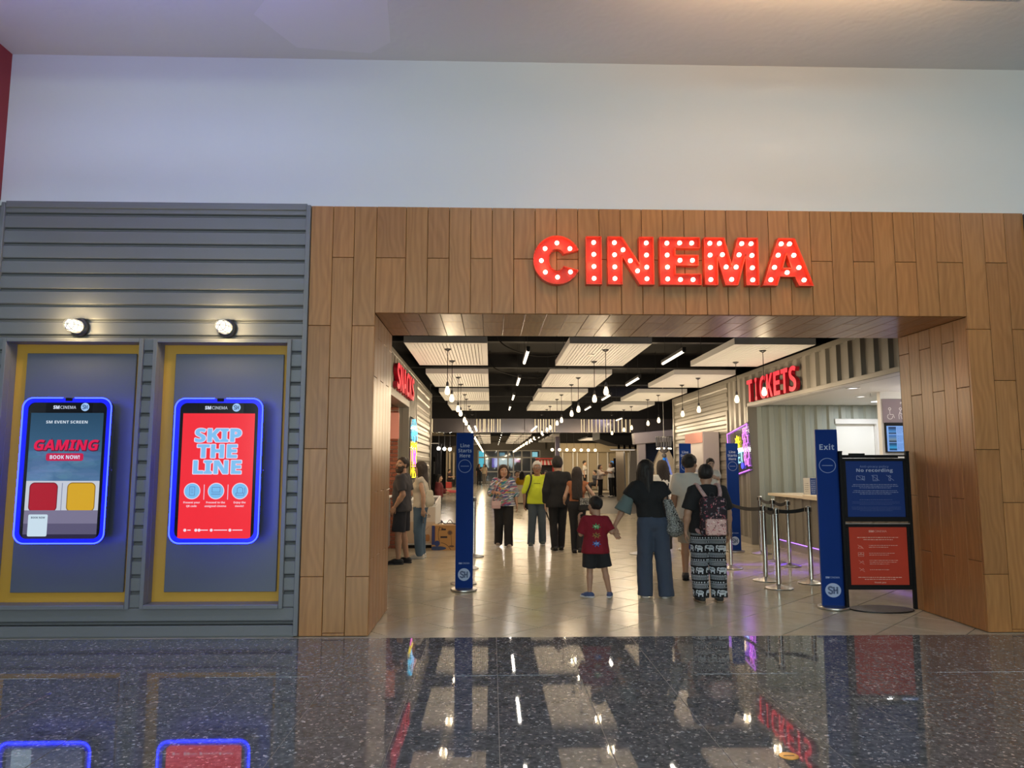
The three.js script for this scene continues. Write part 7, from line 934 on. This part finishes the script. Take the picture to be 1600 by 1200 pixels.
  // man in white with a child on his arm
  person({ label: 'man in white shirt carrying a small child, behind the boy with the backpack', at: [2.76, -3.25], turn: Math.PI - 0.35, H: 1.69, skin: skinB, wide: 1.1, hair: { style: 'short', color: 'black', vol: 0.014, low: -0.05 }, head: { yaw: -0.5 }, pose: { armR: { e: [-0.08, -0.26, 0.06], w: [0.06, 0.02, 0.24], curl: 0.6 } }, top: { mat: cloth([0.72, 0.7, 0.65]), sleeve: 0.8, e: 0.026, hem: 0.84 }, bottom: { mat: cloth([0.35, 0.31, 0.26]), name: 'shorts', end: 0.95, flare: 0.03 }, shoes: { mat: shoeB } });
  person({ label: 'small child in pale shirt held on the arm of the man in white', at: [3.1, -3.42], y: 0.80, turn: -0.6, H: 0.84, child: true, skin: skinC, hair: { style: 'short', color: 'dark', vol: 0.01 }, head: { yaw: 0.6, pitch: 0.2 }, pose: { legL: { k: [0.12, 0.75, 0.26], a: [0.13, 0.45, 0.2] }, legR: { k: [-0.12, 0.75, 0.26], a: [-0.13, 0.45, 0.2] }, armL: { e: [0.1, -0.18, 0.14], w: [-0.02, 0.05, 0.2] } }, top: { mat: whiteC, sleeve: 0.7, e: 0.016 }, bottom: { mat: cloth([0.2, 0.2, 0.25]), end: 1.5 }, shoes: { mat: shoeW } });
}
// ================================================================ people far back, built coarser
{
  const black = cloth([0.013, 0.013, 0.015]), shoe = M([0.03, 0.03, 0.032], 0.6), wshoe = M([0.6, 0.58, 0.55], 0.6), C = (c) => cloth(c);
  const far = (o) => person({ fine: 1.7, skin: skinC, hair: { style: 'short', color: 'black' }, shoes: { mat: shoe }, bottom: { mat: black, e: 0.012 }, ...o });
  far({ label: 'woman in pale sweater and black trousers talking, arms forward', at: [5.5, -30.3], turn: 0.9, H: 1.6, woman: true, hair: { style: 'long', color: 'dark', len: 0.2 }, pose: { armL: { e: [0.06, -0.22, 0.1], w: [-0.02, 0.06, 0.22] }, armR: { e: [-0.05, -0.22, 0.12], w: [0.05, 0.06, 0.22] } }, top: { mat: C([0.5, 0.42, 0.38]), sleeve: 1.9, e: 0.024, hem: 0.92 } });
  far({ label: 'woman in white shirt and black trousers talking beside the black screen pillar', at: [5.98, -29.8], turn: -1.2, H: 1.72, woman: true, hair: { style: 'long', color: 'black', len: 0.3 }, pose: { armL: { e: [0.05, -0.2, 0.12], w: [0.0, 0.05, 0.24] }, armR: { e: [-0.05, -0.2, 0.14], w: [0.0, 0.08, 0.22] } }, top: { mat: C([0.62, 0.6, 0.6]), sleeve: 0.7, e: 0.02, hem: 0.95 }, shoes: { mat: wshoe } });
  far({ label: 'person in white shirt and long black skirt-like trousers standing at the tan wall', at: [5.26, -34.6], turn: 1.3, H: 1.66, woman: true, top: { mat: C([0.6, 0.58, 0.55]), sleeve: 0.8 }, y: 0.16 });
  far({ label: 'person seated with crossed legs on the platform edge by the talking women', at: [5.72, -33.3], turn: -1.2, H: 1.6, y: -0.30, pose: { lean: [0, 0, 0.08], legL: { h: [0.085, 0.88, 0], k: [0.1, 0.92, 0.4], a: [0.08, 0.52, 0.46] }, legR: { h: [-0.085, 0.88, 0], k: [-0.05, 1.0, 0.4], a: [0.1, 0.66, 0.6] } }, top: { mat: C([0.05, 0.05, 0.06]), sleeve: 0.8 }, shoes: { mat: wshoe } });
  far({ label: 'person in black clothes standing close to another near the glass doors', at: [-1.0, -53.0], turn: 0.5, H: 1.68, hair: { style: 'long', color: 'black', len: 0.25 }, pose: { armL: { e: [0.05, -0.2, 0.12], w: [-0.04, 0.08, 0.2] } }, top: { mat: black, sleeve: 0.8 } });
  far({ label: 'person in cream top and grey trousers standing close to another near the glass doors', at: [-0.58, -52.4], turn: -0.6, H: 1.68, hair: { style: 'long', color: 'brown', len: 0.25 }, pose: { armR: { e: [-0.05, -0.2, 0.12], w: [0.04, 0.08, 0.2] } }, top: { mat: C([0.55, 0.45, 0.32]), sleeve: 0.8 }, bottom: { mat: C([0.2, 0.18, 0.16]) }, shoes: { mat: wshoe } });
  const seatPose = (d = 0) => ({ lean: [0, 0, 0.04 + d], legL: { h: [0.085, 0.9, 0], k: [0.11, 0.9, 0.4], a: [0.11, 0.5, 0.42] }, legR: { h: [-0.085, 0.9, 0], k: [-0.11, 0.9, 0.4], a: [-0.11, 0.5, 0.42] }, armL: { e: [0.06, -0.24, 0.08], w: [-0.06, 0.02, 0.22] }, armR: { e: [-0.06, -0.24, 0.08], w: [0.06, 0.02, 0.22] } });
  const stool = (x, z, label) => { const t = thing('stool', label, 'stool', [x, 0, z]); part('seat', disc(0.18, 0.05, 0.35, 24), mat.cream, t); for (let i = 0; i < 4; i++) { const a = i * Math.PI / 2 + 0.4; part('leg', rod([0.14 * Math.cos(a), 0, 0.14 * Math.sin(a)], [0.1 * Math.cos(a), 0.35, 0.1 * Math.sin(a)], 0.014), mat.darkMetal, t); } };
  const seats = [['woman in yellow shirt seated with her back to the camera at the tables', 1.33, -25.4, 2.9, [0.62, 0.33, 0.02], 'long', ''], ['person in grey shirt seated left of the woman in yellow', 0.72, -26.6, 1.8, [0.1, 0.105, 0.11], 'short'], ['person in black shirt seated right of the woman in yellow', 1.95, -26.4, -2.0, [0.015, 0.015, 0.018], 'short'], ['person in pale pink shirt seated beyond the woman in yellow', 1.2, -28.2, 0.2, [0.5, 0.33, 0.3], 'short'], ['person in navy shirt seated beyond the man in bright yellow', 2.35, -28.6, -0.6, [0.03, 0.035, 0.07], 'long'], ['person in dark red shirt seated between the black suit and the red kiosk', 2.75, -30.2, -0.2, [0.2, 0.02, 0.02], 'short'], ['person in grey hood seated farthest at the tables', 1.35, -30.8, 0.1, [0.35, 0.33, 0.34], 'short']];
  for (const [label, x, z, turn, c, style] of seats) { far({ label, at: [x, z], turn, H: 1.64, y: -0.355, pose: seatPose(), hair: { style, color: style === 'long' ? 'black' : 'dark', len: 0.28 }, top: { mat: C(c), sleeve: 0.8, e: 0.02 } }); stool(x, z, `small stool under the ${label.split(' seated')[0]}`); }
  const tb = thing('cafe_table', 'pale square cafe table amid the seated people', 'table', [1.55, 0, -27.3]); part('tabletop', bx(-0.4, 0.4, 0.7, 0.74, -0.4, 0.4, 0.01), mat.cream, tb); part('pedestal', rod([0, 0.03, 0], [0, 0.7, 0], 0.04), mat.darkMetal, tb); part('foot', disc(0.25, 0.03, 0, 24), mat.darkMetal, tb);
  solo('food_bag', bx(-0.14, 0.14, 0, 0.19, -0.1, 0.1, 0.02), M([0.62, 0.33, 0.03], 0.7), 'small yellow paper bag standing on the pale box bench', 'bag', null, [0.76, 0.56, -23.95]);
  far({ label: 'person in dark clothes seated on a red cube in the far left passage', at: [-3.0, -45.2], turn: 1.2, H: 1.62, y: -0.33, pose: seatPose(), top: { mat: C([0.03, 0.015, 0.02]), sleeve: 0.8 } }); solo('seat_cube', bx(-0.22, 0.22, 0, 0.42, -0.22, 0.22, 0.03), M([0.5, 0.06, 0.05], 0.7), 'red seat cube in the far left passage', 'seat', null, [-3.0, 0, -45.2]);
  far({ label: 'person in dark red chequered shirt behind the white freezer, cut off by the siding corner', at: [-1.45, -13.6], turn: 1.5, H: 1.3, fine: 1.4, pose: { armL: { e: [0.05, -0.24, 0.06], w: [-0.05, -0.06, 0.2] } }, top: { mat: C([0.13, 0.02, 0.025]), sleeve: 1.9, e: 0.025 }, hair: { style: 'long', color: 'black', len: 0.2 } });
}
renderer.render(scene, camera);
